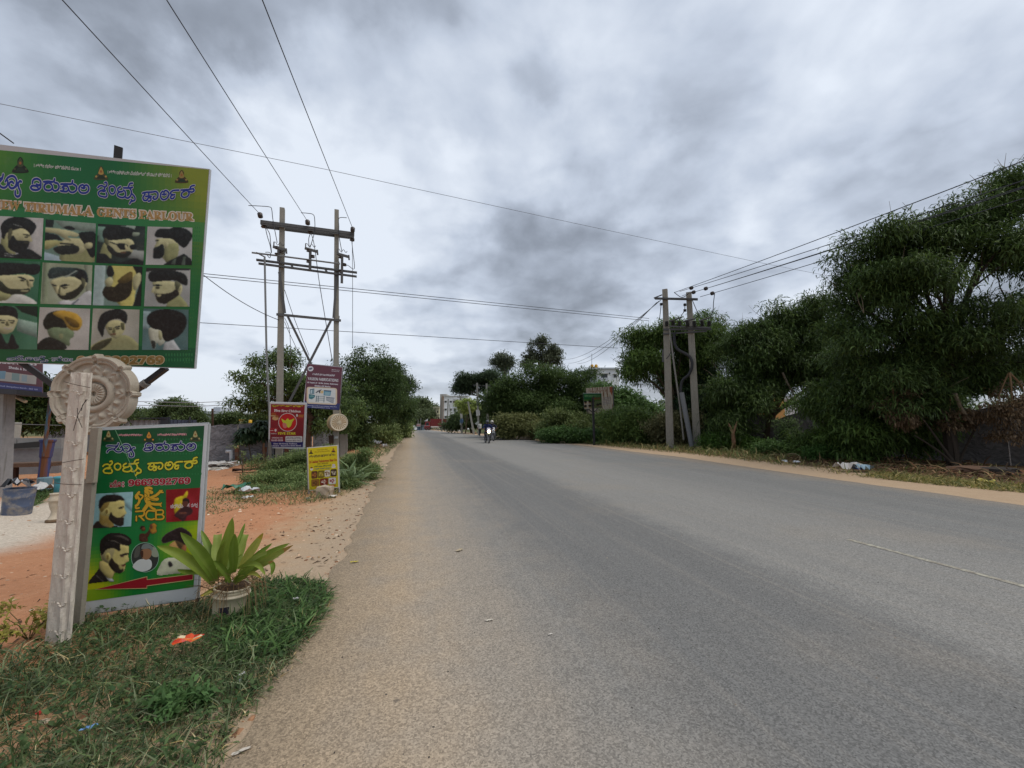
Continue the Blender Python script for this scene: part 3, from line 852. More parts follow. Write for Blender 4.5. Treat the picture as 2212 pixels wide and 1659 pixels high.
def bill_col(u, v):
    g = lerp((18, 104, 58), (34, 112, 62), v)
    a = max(0, 1 - abs(u - .0) / .42) * max(0, 1 - v / .42)
    b = max(0, (u - .62) / .38) * max(0, 1 - v / .62)
    c = lerp(g, (96, 140, 40), min(1, a * 1.25)); c = lerp(c, (132, 146, 48), min(1, b * 1.35))
    if .28 < v < .36: c = lerp(c, (44, 132, 84), .55)
    if v > .9: c = lerp(c, (18, 84, 54), .7)
    return c
print_sheet(bb, 'print_background', t_bill, [(-78, 317), (451.5, 366.5), (419.5, 795), (-78, 779)], bill_col, 40, 30)
# dotted pattern printed down the right margin
a = Art(bb, C1)
for j in range(34):
    for i in range(3):
        x = 1292 + i * 15 - j * 2.1; y = 660 + j * 27
        if y < 1570: a.disc((44, 116, 62), x, y, 3.4, 7, 8)
for i in range(10):
    for j in range(2): a.disc((46, 120, 74), 1100 + i * 19, 1500 + j * 34, 5, 12, 8)
a.done('dot_pattern', t_bill)
BLUE = (22, 50, 140); PALE = (196, 200, 206)
a = Art(bb, K2)
kword(a, 'nyuu', [(-110, 95), (240, 90), (240, 352), (-110, 325)], BLUE, PALE)
kword(a, 'tirumala', [(322, 108), (962, 185), (958, 318), (318, 268)], BLUE, PALE)
kword(a, 'jents', [(1035, 150), (1450, 190), (1450, 425), (1035, 360)], BLUE, PALE)
kword(a, 'paarlar', [(1512, 205), (2078, 210), (2070, 375), (1508, 395)], BLUE, PALE)
a.done('heading', t_bill)
a = Art(bb, K2)
for txt, q in (('NEW', [(-75, 368), (222, 388), (214, 480), (-75, 462)]), ('TIRUMALA', [(258, 392), (995, 440), (990, 545), (262, 492)]),
               ('GENTS', [(1030, 450), (1448, 472), (1446, 566), (1030, 546)]), ('PARLOUR', [(1485, 478), (2056, 506), (2060, 594), (1485, 572)])):
    a.text(serif(txt), q, (172, 140, 88), .026, (212, 206, 194), .085)
a.done('heading', t_bill)
a = Art(bb, C1)
a.text('। ಶ್ರೀ ಲಕ್ಷ್ಮೀ ವೆಂಕಟೇಶ್ವರ ಸ್ವಾಮಿ ಪ್ರಸನ್ನ ।', [(714, 276), (1135, 300), (1135, 330), (714, 304)], (196, 200, 196), .03); a.done('blessing_line', t_bill); a = Art(bb, C1)
a.text('। ಶ್ರೀ ಗಣೇಶ ಪ್ರಸನ್ನ ನಮಃ ।', [(226, 232), (535, 258), (535, 284), (226, 260)], (196, 200, 196), .03)
a.done('blessing_line', t_bill)
def deity(board, conv, x, y, s, parent, gold=(176, 146, 76), dark=(66, 72, 44)):
    a = Art(board, conv)
    a.smooth(dark, [(x - s, y + s), (x - .7 * s, y + .3 * s), (x - .4 * s, y), (x - .35 * s, y - .6 * s), (x, y - s), (x + .35 * s, y - .6 * s), (x + .4 * s, y), (x + .7 * s, y + .3 * s), (x + s, y + s)])
    a.smooth(gold, [(x - .4 * s, y + .1 * s), (x - .22 * s, y - .5 * s), (x, y - .85 * s), (x + .22 * s, y - .5 * s), (x + .4 * s, y + .1 * s), (x, y + .3 * s)])
    a.disc((150, 96, 50), x, y - .2 * s, .16 * s, .2 * s, 10)
    a.poly((30, 52, 34), [(x - .7 * s, y + .9 * s), (x - .2 * s, y + .35 * s), (x + .2 * s, y + .35 * s), (x + .7 * s, y + .9 * s)])
    for sx in (-1, 1): a.disc(gold, x + sx * .72 * s, y + .55 * s, .16 * s, .16 * s, 8)
    a.done('emblem', parent)
deity(bb, C1, 136, 243, 52, t_bill, (66, 76, 44), (24, 34, 22)); deity(bb, C1, 670, 297, 44, t_bill); deity(bb, C1, 1203, 320, 42, t_bill, (150, 130, 70), (70, 58, 30))
a = Art(bb, C1); a.text(bold('9663392769'), [(512, 1511), (1085, 1508), (1085, 1562), (512, 1572)], (150, 118, 66), .03, (196, 178, 142), .06)
a.text('ಮೊಬೈ ನಂ:', [(50, 1506), (480, 1512), (480, 1560), (50, 1552)], (54, 72, 120), .0, (176, 186, 194), .06); a.done('phone_number', t_bill)
# twelve haircut photographs, traced
SK = (186, 188, 146); SKs = (146, 152, 108); DK = (20, 28, 30); GR = (176, 182, 182)
def _blur(A, r):
    r = max(1, int(r)); k = np.ones(2 * r + 1) / (2 * r + 1)
    for ax in (0, 1):
        pad = [(r, r) if i == ax else (0, 0) for i in range(A.ndim)]
        A = np.apply_along_axis(lambda v: np.convolve(v, k, 'valid'), ax, np.pad(A, pad, mode='edge'))
    return A
def vnoise(h, w_, s):
    g = rng.random((int(h / s) + 3, int(w_ / s) + 3)); y = np.arange(h) / s; x = np.arange(w_) / s
    yi, xi = y.astype(int), x.astype(int); fy, fx = (y - yi)[:, None], (x - xi)[None]
    return (g[yi][:, xi] * (1 - fy) * (1 - fx) + g[yi + 1][:, xi] * fy * (1 - fx) + g[yi][:, xi + 1] * (1 - fy) * fx + g[yi + 1][:, xi + 1] * fy * fx) - .5
def photo(quad, bg, shapes, board=bb, conv=C1, parent=None):
    """a printed photograph as a fine raster of tones: soft edges, rounded shading, hair grain"""
    cut = abs(quad[0][0] - quad[1][0]) < 60
    if cut:
        allp = np.array([p for s_ in shapes for p in s_[2]]); x0, y0 = allp.min(0) - 6; x1, y1 = allp.max(0) + 6; quad = [(x0, y0), (x1, y0), (x1, y1), (x0, y1)]
    q = [np.array(p, float) for p in quad]
    d1 = np.array(conv(*q[1])) - np.array(conv(*q[0])); d2 = np.array(conv(*q[3])) - np.array(conv(*q[0]))
    nu, nv = int(np.linalg.norm(d1) / 1.35), int(np.linalg.norm(d2) / 1.35)
    u = ((np.arange(nu) + .5) / nu)[None, :, None]; v = ((np.arange(nv) + .5) / nv)[:, None, None]
    XY = q[0] * (1 - u) * (1 - v) + q[1] * u * (1 - v) + q[2] * u * v + q[3] * (1 - u) * v
    X, Y = XY[..., 0].ravel(), XY[..., 1].ravel()
    img = np.ones((nv, nu, 3)) * np.array(bg, float); al = np.zeros((nv, nu)) if cut else np.ones((nv, nu))
    img += (vnoise(nv, nu, nu / 3) * 34 + vnoise(nv, nu, nu / 8) * 14)[..., None]
    st = vnoise(nv, nu, 3.2) + vnoise(nv, nu, 1.7) * .8
    for s_ in shapes:
        pts = catmull(s_[2], 4, True) if s_[0] == 's' else s_[2]
        m = in_poly(X, Y, pts).reshape(nv, nu).astype(float)
        if m.sum() < 1: continue
        soft = m if cut and al.max() == 0 else _blur(m, 1) * .55 + m * .45
        big = _blur(_blur(m, nu * .05), nu * .05); gy, gx = np.gradient(big)
        lum = sum(s_[1]) / 3; amp = 1.9 if lum > 70 else 1.6
        sh = 1 + amp * (gx * -.55 + gy * .8) * (nu / 60) - (.16 * (1 - big) if lum > 70 else 0)
        c = np.array(s_[1], float)[None, None] * sh[..., None]
        if lum < 70: c = c + np.clip(st, -.2, 1)[..., None] * 26 * (big[..., None] if s_[0] == 's' else 0) + 3
        else: c = c + (vnoise(nv, nu, 4) * 16)[..., None]
        img = img * (1 - soft[..., None]) + c * soft[..., None]; al = np.maximum(al, m)
    img = _blur(img, 1) * .25 + img * .75 + rng.normal(0, 3, (nv, nu, 1))
    img = np.clip(img, 0, 235) / 255; lin_ = np.where(img <= .04045, img / 12.92, ((img + .055) / 1.055) ** 2.4)
    uu = (np.arange(nu + 1) / nu)[None, :, None]; vv = (np.arange(nv + 1) / nv)[:, None, None]
    PT = (q[0] * (1 - uu) * (1 - vv) + q[1] * uu * (1 - vv) + q[2] * uu * vv + q[3] * (1 - uu) * vv).reshape(-1, 2)
    z = board.lift(); px = np.array([conv(*p) for p in PT])
    D = RT * (px[:, :1] - CX) / F_ - UP * (px[:, 1:] - CY) / F_ + FW
    P = CAMP + D * (((board.o - CAMP) @ board.n) / (D @ board.n))[:, None] + z
    k = (np.arange(nv)[:, None] * (nu + 1) + np.arange(nu)[None]).ravel(); Fq = np.stack([k, k + nu + 1, k + nu + 2, k + 1], 1)
    nn = np.cross(P[Fq[0][1]] - P[Fq[0][0]], P[Fq[0][2]] - P[Fq[0][0]])
    if nn @ board.n < 0: Fq = Fq[:, ::-1]
    keep = al.ravel() > .5
    return npmesh('portrait_photo', P, Fq[keep], np.minimum(lin_.reshape(-1, 3)[keep], .85), M_print, parent or t_bill)
photo([(-210, 572), (290, 598), (277, 870), (-215, 850)], GR, [
    ('p', (194, 198, 196), [(150, 592), (290, 598), (277, 870), (200, 850)]),
    ('s', SK, [(60, 672), (130, 650), (200, 690), (207, 722), (197, 752), (140, 765), (60, 760), (20, 720), (40, 690)]), ('s', SKs, [(20, 715), (62, 735), (70, 800), (110, 832), (30, 835), (5, 780)]),
    ('s', DK, [(12, 690), (8, 650), (40, 608), (110, 588), (190, 602), (238, 640), (238, 668), (206, 712), (192, 690), (150, 664), (80, 680), (42, 700), (30, 735), (14, 720)]),
    ('s', DK, [(60, 738), (90, 712), (112, 742), (150, 745), (194, 750), (196, 764), (180, 800), (140, 830), (95, 818), (58, 790)]),
    ('p', (150, 164, 160), [(92, 634), (150, 652), (150, 657), (90, 640)]), ('s', (70, 76, 58), [(150, 704), (178, 702), (202, 712), (200, 719), (170, 712)]), ('s', (40, 44, 36), [(164, 720), (184, 717), (190, 724), (172, 727)]), ('s', (206, 206, 160), [(196, 716), (218, 744), (208, 752), (194, 748)]), ('s', (96, 100, 76), [(60, 676), (84, 668), (74, 735), (56, 740)]), ('p', (64, 68, 52), [(160, 756), (192, 758), (190, 764), (160, 762)]),
    ('s', DK, [(-200, 860), (-60, 780), (10, 770), (50, 820), (110, 838), (180, 800), (240, 828), (270, 868), (30, 862)]),
    ('p', GR, [(28, 826), (92, 836), (92, 841), (28, 831)]), ('p', GR, [(30, 840), (94, 850), (94, 855), (30, 845)])])
photo([(305, 605), (637, 632), (628, 890), (294, 874)], (112, 146, 134), [
    ('p', (140, 162, 150), [(360, 612), (637, 632), (634, 690), (420, 665)]), ('p', (26, 40, 40), [(305, 606), (360, 610), (352, 660), (304, 655)]),
    ('p', (150, 176, 186), [(296, 820), (400, 850), (425, 885), (294, 874)]),
    ('s', SKs, [(400, 830), (440, 740), (540, 735), (620, 760), (626, 885), (420, 884)]), ('s', SK, [(405, 750), (470, 728), (560, 742), (570, 800), (520, 835), (430, 820), (380, 790)]),
    ('s', DK, [(520, 700), (570, 688), (634, 700), (630, 840), (600, 850), (560, 770), (540, 740)]), ('s', (30, 38, 36), [(355, 800), (400, 780), (500, 776), (528, 800), (500, 830), (400, 836)]),
    ('s', SK, [(556, 775), (580, 758), (616, 764), (606, 795), (570, 800)]), ('s', SK, [(306, 660), (400, 668), (480, 684), (525, 705), (505, 722), (450, 716), (475, 745), (440, 740), (370, 700), (306, 690)]),
    ('s', (170, 172, 118), [(300, 745), (360, 740), (420, 758), (380, 775), (330, 800), (298, 800)]), ('p', DK, [(398, 760), (490, 766), (490, 776), (398, 770)]), ('s', DK, [(424, 660), (460, 648), (500, 668), (470, 676)]),
    ('p', (24, 34, 36), [(298, 690), (380, 706), (420, 745), (360, 738), (298, 745)])])
photo([(651, 634), (962, 652), (950, 908), (638, 892)], (44, 60, 58), [
    ('p', (112, 146, 134), [(651, 650), (700, 655), (690, 760), (648, 750)]), ('p', (150, 170, 160), [(800, 645), (900, 650), (890, 690), (800, 680)]), ('p', (150, 160, 156), [(850, 800), (955, 815), (952, 880), (850, 860)]),
    ('s', SKs, [(690, 760), (730, 790), (740, 850), (720, 890), (660, 860)]), ('s', SK, [(700, 720), (760, 740), (860, 735), (890, 770), (870, 830), (810, 855), (740, 820), (712, 770)]),
    ('s', DK, [(680, 700), (700, 662), (780, 648), (870, 664), (928, 695), (905, 716), (860, 722), (780, 738), (720, 742), (690, 735)]),
    ('s', (150, 170, 150), [(880, 690), (926, 692), (916, 714), (880, 716)]),
    ('s', (30, 36, 34), [(712, 775), (740, 790), (780, 825), (850, 815), (870, 830), (820, 860), (750, 840), (716, 808)]),
    ('s', DK, [(775, 770), (812, 764), (846, 776), (836, 802), (800, 804)]), ('s', DK, [(862, 778), (890, 772), (904, 786), (888, 804), (866, 800)]), ('s', (206, 206, 160), [(826, 776), (840, 774), (848, 806), (834, 812)]), ('s', (110, 84, 66), [(800, 822), (836, 818), (832, 828), (806, 830)]), ('s', (100, 106, 78), [(692, 730), (716, 738), (716, 776), (700, 770)]), ('p', DK, [(730, 752), (780, 770), (780, 776), (728, 758)]),
    ('s', DK, [(638, 892), (640, 835), (700, 835), (740, 870), (800, 890), (900, 862), (948, 905), (800, 902)])])
photo([(978, 652), (1275, 660), (1270, 908), (965, 905)], (186, 190, 188), [
    ('s', SK, [(1085, 730), (1140, 730), (1180, 765), (1170, 830), (1110, 860), (1085, 870), (1030, 800), (1022, 790), (1036, 760), (1034, 735)]), ('s', SKs, [(1100, 780), (1178, 770), (1176, 850), (1120, 890), (1090, 870)]),
    ('s', DK, [(1026, 708), (1050, 670), (1120, 668), (1160, 655), (1230, 668), (1272, 705), (1262, 745), (1222, 792), (1186, 772), (1140, 735), (1090, 728), (1052, 724), (1036, 722)]),
    ('s', SK, [(1092, 760), (1108, 752), (1118, 770), (1104, 796), (1090, 790)]), ('s', DK, [(1020, 796), (1046, 786), (1080, 770), (1088, 830), (1066, 862), (1020, 862), (1014, 840)]), ('p', DK, [(1030, 744), (1052, 740), (1052, 746), (1030, 750)]),
    ('p', DK, [(1082, 906), (1120, 880), (1220, 832), (1268, 870), (1270, 908)]), ('p', (84, 100, 90), [(1130, 904), (1150, 870), (1170, 860), (1160, 905)]), ('p', (84, 100, 90), [(1200, 906), (1215, 850), (1232, 850), (1225, 907)])])
photo([(-215, 862), (271, 885), (250, 1165), (-215, 1150)], (48, 104, 78), [
    ('s', SK, [(-40, 960), (60, 972), (170, 968), (226, 990), (226, 1020), (208, 1050), (196, 1080), (150, 1104), (60, 1100), (-20, 1050)]), ('s', SKs, [(-60, 1060), (60, 1090), (80, 1120), (40, 1146), (-60, 1140)]),
    ('s', DK, [(-80, 960), (-40, 905), (60, 890), (180, 900), (262, 905), (264, 950), (230, 972), (150, 962), (70, 972), (10, 975), (-60, 1000)]), ('s', (38, 46, 36), [(-60, 1020), (0, 1010), (60, 1060), (140, 1068), (196, 1062), (196, 1082), (150, 1102), (60, 1098), (-10, 1070)]),
    ('s', DK, [(118, 986), (150, 988), (174, 1000), (170, 1006), (140, 996)]), ('s', (44, 48, 38), [(134, 1006), (156, 1004), (164, 1012), (146, 1016)]), ('s', (206, 206, 160), [(186, 1000), (204, 1004), (222, 1044), (206, 1054), (194, 1046)]), ('s', (112, 116, 84), [(176, 1010), (188, 1008), (194, 1048), (184, 1046)]), ('p', DK, [(196, 1004), (226, 1006), (226, 1012), (196, 1012)]), ('s', SK, [(140, 1074), (190, 1074), (180, 1084), (144, 1082)]),
    ('s', (188, 196, 190), [(-120, 1152), (40, 1140), (90, 1102), (170, 1108), (246, 1164), (60, 1162)])])
photo([(285, 890), (614, 908), (605, 1172), (270, 1163)], (150, 164, 140), [
    ('p', (136, 152, 126), [(290, 892), (330, 894), (318, 1165), (272, 1163)]), ('p', (160, 172, 150), [(560, 905), (614, 908), (607, 1100), (570, 1090)]),
    ('s', SK, [(340, 1010), (440, 985), (560, 1000), (578, 1020), (560, 1060), (500, 1120), (440, 1138), (390, 1110), (352, 1052)]),
    ('s', (44, 62, 62), [(320, 965), (345, 926), (430, 922), (500, 926), (570, 950), (584, 1020), (552, 1010), (500, 985), (430, 978), (350, 996), (326, 992)]), ('p', (170, 186, 176), [(430, 985), (520, 934), (530, 938), (440, 990)]),
    ('s', DK, [(486, 930), (560, 945), (582, 1012), (545, 1010), (500, 984), (520, 950)]), ('s', (34, 40, 32), [(385, 1098), (430, 1096), (500, 1070), (548, 1030), (556, 1062), (500, 1122), (440, 1138), (398, 1124)]),
    ('s', DK, [(344, 1034), (372, 1040), (384, 1046), (362, 1048)]), ('s', DK, [(400, 1044), (430, 1034), (462, 1040), (440, 1046), (410, 1052)]), ('s', (52, 54, 42), [(412, 1056), (436, 1052), (448, 1058), (426, 1064)]), ('s', (206, 206, 160), [(378, 1046), (394, 1046), (388, 1092), (370, 1088)]), ('s', (108, 112, 82), [(394, 1052), (404, 1058), (400, 1092), (390, 1092)]), ('s', (98, 104, 80), [(538, 992), (566, 1004), (562, 1050), (548, 1044)]), ('s', SK, [(400, 1096), (440, 1096), (430, 1108), (406, 1108)]),
    ('s', (186, 194, 196), [(395, 1166), (420, 1140), (500, 1140), (560, 1090), (604, 1082), (605, 1171)]), ('p', (120, 132, 140), [(470, 1168), (520, 1130), (526, 1134), (490, 1170)])])
photo([(630, 908), (944, 918), (934, 1178), (616, 1173)], (112, 140, 132), [
    ('p', (160, 184, 184), [(630, 910), (700, 912), (690, 1175), (617, 1172)]), ('s', (200, 196, 116), [(720, 912), (900, 916), (930, 960), (900, 1080), (880, 1177), (800, 1176), (740, 1110), (712, 1040), (750, 1000)]),
    ('p', DK, [(880, 916), (944, 918), (934, 1178), (884, 1176), (920, 1050), (905, 960)]), ('s', (36, 34, 22), [(690, 1060), (720, 1040), (760, 1050), (820, 990), (870, 955), (876, 1060), (850, 1120), (790, 1150), (720, 1140), (682, 1100)]),
    ('s', (96, 84, 44), [(780, 1010), (868, 950), (876, 1000), (820, 1030)]), ('s', SK, [(880, 1000), (905, 965), (932, 962), (936, 1010), (910, 1064), (886, 1068)]), ('s', DK, [(706, 950), (724, 912), (745, 920), (756, 970), (722, 985)]), ('s', SK, [(698, 1010), (730, 985), (752, 1010), (740, 1044), (706, 1050)])])
photo([(970, 926), (1262, 930), (1256, 1182), (955, 1180)], (166, 172, 170), [
    ('p', (40, 46, 46), [(970, 926), (1262, 930), (1261, 940), (968, 950)]), ('s', SK, [(1012, 1020), (1110, 1010), (1190, 1030), (1210, 1060), (1190, 1110), (1130, 1155), (1050, 1150), (1030, 1110), (1014, 1080), (1022, 1050)]),
    ('s', DK, [(984, 985), (1000, 950), (1080, 940), (1160, 946), (1232, 975), (1240, 1040), (1200, 1030), (1160, 1010), (1080, 1012), (1010, 1018), (990, 1005)]), ('s', (30, 32, 28), [(1030, 1098), (1060, 1100), (1130, 1090), (1170, 1066), (1184, 1104), (1130, 1156), (1055, 1156)]),
    ('s', SK, [(1172, 1040), (1196, 1034), (1200, 1066), (1180, 1080)]), ('s', DK, [(1014, 1042), (1044, 1036), (1074, 1042), (1046, 1046)]), ('s', (44, 46, 36), [(1030, 1056), (1052, 1052), (1060, 1060), (1040, 1064)]), ('s', (206, 206, 160), [(1016, 1050), (1026, 1052), (1020, 1088), (1004, 1086)]), ('s', (98, 104, 80), [(1160, 1014), (1196, 1030), (1180, 1070), (1164, 1066)]), ('s', SK, [(1040, 1104), (1068, 1102), (1064, 1116), (1042, 1116)]),
    ('p', SKs, [(1110, 1156), (1190, 1104), (1230, 1150), (1250, 1182), (1100, 1181)])])
photo([(-215, 1172), (250, 1180), (248, 1466), (-215, 1460)], (66, 120, 94), [
    ('p', (24, 48, 40), [(100, 1178), (250, 1180), (248, 1250), (150, 1220)]), ('p', (140, 170, 158), [(120, 1260), (250, 1290), (248, 1390), (110, 1340)]),
    ('s', SK, [(-30, 1240), (110, 1244), (112, 1300), (80, 1352), (20, 1362), (-40, 1330)]), ('s', DK, [(-60, 1250), (-30, 1190), (50, 1178), (110, 1200), (122, 1262), (100, 1252), (60, 1240), (0, 1238)]),
    ('p', DK, [(60, 1270), (100, 1274), (100, 1280), (60, 1277)]), ('s', (44, 46, 36), [(70, 1284), (92, 1284), (92, 1292), (72, 1291)]), ('s', (44, 46, 36), [(10, 1284), (32, 1284), (32, 1292), (12, 1291)]), ('s', (112, 116, 84), [(44, 1284), (54, 1284), (62, 1308), (40, 1308)]), ('p', DK, [(0, 1268), (36, 1272), (36, 1278), (0, 1276)]), ('s', (206, 206, 190), [(26, 1316), (60, 1322), (90, 1312), (66, 1334), (40, 1332)]), ('s', DK, [(-215, 1460), (-80, 1370), (0, 1350), (50, 1430), (80, 1362), (110, 1420), (106, 1464)])])
photo([(266, 1186), (600, 1196), (588, 1468), (248, 1466)], (184, 186, 180), [
    ('s', (116, 138, 106), [(318, 1320), (400, 1310), (484, 1340), (490, 1378), (466, 1400), (462, 1440), (420, 1430), (340, 1390)]), ('s', (26, 32, 26), [(288, 1290), (310, 1240), (350, 1216), (410, 1218), (460, 1300), (440, 1322), (360, 1318), (310, 1334)]),
    ('s', (184, 152, 62), [(350, 1222), (420, 1208), (510, 1230), (546, 1280), (530, 1330), (490, 1342), (450, 1320), (420, 1270), (380, 1250)]), ('s', (110, 88, 34), [(430, 1250), (500, 1270), (530, 1310), (490, 1320), (450, 1290)]),
    ('s', (150, 160, 120), [(392, 1366), (416, 1360), (420, 1390), (400, 1396)]), ('s', (26, 32, 30), [(248, 1466), (270, 1410), (330, 1384), (400, 1410), (440, 1440), (424, 1467)])])
photo([(618, 1194), (926, 1202), (918, 1468), (602, 1468)], (170, 172, 160), [
    ('s', (150, 152, 110), [(604, 1468), (640, 1420), (720, 1390), (830, 1370), (900, 1410), (918, 1468)]), ('s', (60, 62, 44), [(604, 1468), (640, 1425), (740, 1390), (720, 1430), (660, 1468)]),
    ('s', (186, 186, 140), [(700, 1300), (760, 1270), (822, 1290), (826, 1340), (780, 1392), (734, 1376), (712, 1344)]), ('s', DK, [(648, 1310), (670, 1240), (730, 1206), (800, 1200), (842, 1230), (838, 1290), (816, 1282), (790, 1262), (740, 1270), (706, 1300), (690, 1340), (682, 1384), (660, 1350)]),
    ('p', DK, [(716, 1318), (744, 1320), (744, 1326), (716, 1324)]), ('p', DK, [(760, 1316), (796, 1308), (796, 1316), (762, 1324)]), ('s', (44, 46, 34), [(722, 1330), (742, 1329), (744, 1336), (726, 1337)]), ('s', (44, 46, 34), [(768, 1328), (790, 1322), (792, 1330), (770, 1335)]), ('s', (112, 114, 80), [(752, 1322), (760, 1322), (766, 1352), (746, 1354)]), ('s', (112, 80, 62), [(734, 1362), (768, 1359), (764, 1370), (740, 1371)]), ('s', (96, 100, 70), [(800, 1290), (826, 1296), (822, 1336), (806, 1330)])])
photo([(952, 1194), (1250, 1202), (1246, 1468), (942, 1468)], (84, 116, 116), [
    ('p', (140, 166, 168), [(950, 1210), (1000, 1210), (990, 1330), (946, 1330)]), ('s', (196, 200, 180), [(984, 1330), (1040, 1320), (1090, 1350), (1096, 1410), (1060, 1440), (1040, 1420), (1024, 1466), (1002, 1430)]),
    ('p', (184, 190, 190), [(1080, 1468), (1090, 1420), (1150, 1400), (1196, 1468)]), ('s', (16, 22, 24), [(974, 1280), (990, 1230), (1060, 1202), (1150, 1204), (1222, 1236), (1236, 1296), (1204, 1360), (1150, 1396), (1100, 1412), (1076, 1380), (1066, 1340), (1010, 1324)]),
    ('s', SK, [(1050, 1346), (1072, 1350), (1076, 1392), (1056, 1400)]), ('s', (40, 46, 42), [(1004, 1408), (1030, 1416), (1026, 1460), (1010, 1450)])])
# pole and struts of the billboard
mb = MB(); pA_ = bb.hit(240, 345) - bb.n * .075; pB_ = bb.hit(209, 785) - bb.n * .075
ptop = pA_ + (pA_ - pB_) * .075; pbot = pB_ + (pB_ - pA_) * ((pB_[2] + .2) / (pA_[2] - pB_[2]))
mb.bar(pbot, ptop, .055, .055, alb((46, 46, 48))); mb.build('pole', M_steel, t_bill)
hub = pB_ + (pB_ - pA_) * ((pB_[2] - 1.55) / (pA_[2] - pB_[2]))
for (x, y) in ((34, 783), (352, 796)):
    e = bb.hit(x, y) - bb.n * .05
    mb = MB(); mb.bar(hub, e, .045, .045, alb((52, 50, 50))); mb.build('strut', M_steel, t_bill)
mb = MB(); e = bb.hit(352, 796) - bb.n * .05; dd = (e - hub)
for k in range(5):
    c = hub + dd * (.66 + .012 * k); mb.lathe([(.036, -.006), (.04, 0), (.036, .006)], c, alb((150, 146, 140)), 10, dd)
mb.build('rope_binding', M_cloth, t_bill)

# ---- fluted plaster post in front
foot = G(122, 1398); dpost = axd(foot)
t_post = thing('plaster_post', 'white plaster pilaster with raised tulip motifs, tied upright with wire in the grass', 'post', [foot[0], foot[1], 0])
top = aty(176, 792, foot[1] + .05)
zv = top - foot; Lp = np.linalg.norm(zv); zv /= Lp
xv = RT - zv * (RT @ zv); xv /= np.linalg.norm(xv); nv = np.cross(xv, zv)
if nv @ (CAMP - foot) < 0: nv = -nv
prof = [(-.5, -.14), (-.5, 0), (-.46, .05), (-.38, .07), (-.30, .05), (-.22, .045), (-.12, .06), (-.04, .03), (.04, .05), (.10, .13), (.17, .17), (.24, .13), (.30, .03), (.36, .02), (.44, .05), (.5, .0), (.5, -.14)]
mb = MB(); V = []; NS = 60
for i in range(NS + 1):
    t = i / NS; wd = .166 - .02 * t 
    for k, (u, d) in enumerate(prof):
        wob = .006 * math.sin(t * 37 + k) + .004 * math.sin(t * 91 + 2 * k)
        tul = max(0, math.sin((t * Lp - .05) / .18 * 2 * math.pi)) if .05 < u < .28 else 0
        p = foot + zv * (t * Lp - .06) + xv * (u * wd + wob * .25) + nv * (d * .62 * wd * (1 + .22 * tul) + wob * .4)
        if i == NS: p = p + zv * (.02 * math.sin(k * 1.7) + .012 * math.sin(k * 3.1))
        V.append(p)
n_ = len(prof); Fc = []
for i in range(NS):
    for k in range(n_):
        k2 = (k + 1) % n_; Fc.append((i * n_ + k, i * n_ + k2, (i + 1) * n_ + k2, (i + 1) * n_ + k))
Fc.append(tuple(range(NS * n_, (NS + 1) * n_)))
mb.add(V, Fc, alb((204, 194, 180), .95)); mb.build('shaft', M_plaster, t_post)
s = .10
while s < Lp - .08:
    mb = MB()
    c = foot + zv * s + xv * .026 + nv * .016
    for k, (ax_, ay_) in enumerate(((-.028, .004), (.028, .006), (-.014, -.012), (.014, -.010))):
        mb.ell(c + xv * ax_ * .8 + zv * ay_, (.013, .005, .006), alb((206, 196, 182)), 8, 5, (xv * math.cos(.5 * (1 if ax_ < 0 else -1)) + zv * .48 * (1 if ax_ < 0 else -1) * -1, nv, zv))
    for q in (-.055, -.040): mb.ell(c + xv * (q - .012) + zv * .012, (.003, .004, .008), alb((200, 190, 176)), 6, 4, (xv, nv, zv))
    s += .18; mb.build('tulip_relief', M_plaster, t_post, smooth=True)
for t, tilt in ((.355, .03), (.435, -.02), (.92, -.05)):
    c = foot + zv * Lp * (1 - t if t < .9 else .93)
    pts = [c + xv * (-.095 + .19 * k / 8) + nv * (.018 + .022 * math.sin(math.pi * k / 8)) + zv * (tilt * (k / 8 - .5)) for k in range(9)]
    mb = MB(); mb.tube(pts, .0022, alb((66, 56, 48)), 5); mb.build('binding_wire', M_wire, t_post)
c = foot + zv * Lp * .82
for a0, b0 in (((.085, .10), (.02, -.12)), ((.03, .04), (.08, -.10)), ((.06, .02), (.10, .10))):
    mb = MB(); mb.tube([c + xv * a0[0] + zv * a0[1] + nv * .03, c + xv * (a0[0] + b0[0]) / 2 + zv * (a0[1] + b0[1]) / 2 + nv * .045, c + xv * b0[0] + zv * b0[1] + nv * .035], .002, alb((60, 52, 46)), 5); mb.build('binding_wire', M_wire, t_post)

# ---- second plaster strip seen edge-on behind the post
f2 = G(163, 1362); t2 = thing('plaster_strip', 'dull grey plaster strip on edge between the white post and green signboard', 'post', [f2[0], f2[1], 0])
up2 = aty(203, 925, f2[1] + .03)
mb = MB(); m2 = f2 + (up2 - f2) * .74
mb.bar(f2 - np.array([0, 0, .05]), m2, .085, .035, alb((142, 136, 124)), nv); mb.build('wide_slat', M_plaster, t2)
mb = MB(); mb.bar(f2 + (up2 - f2) * .72 + nv * .012 + xv * .03, up2 + xv * .02, .06, .03, alb((150, 142, 128)), nv); mb.build('narrow_slat', M_plaster, t2)

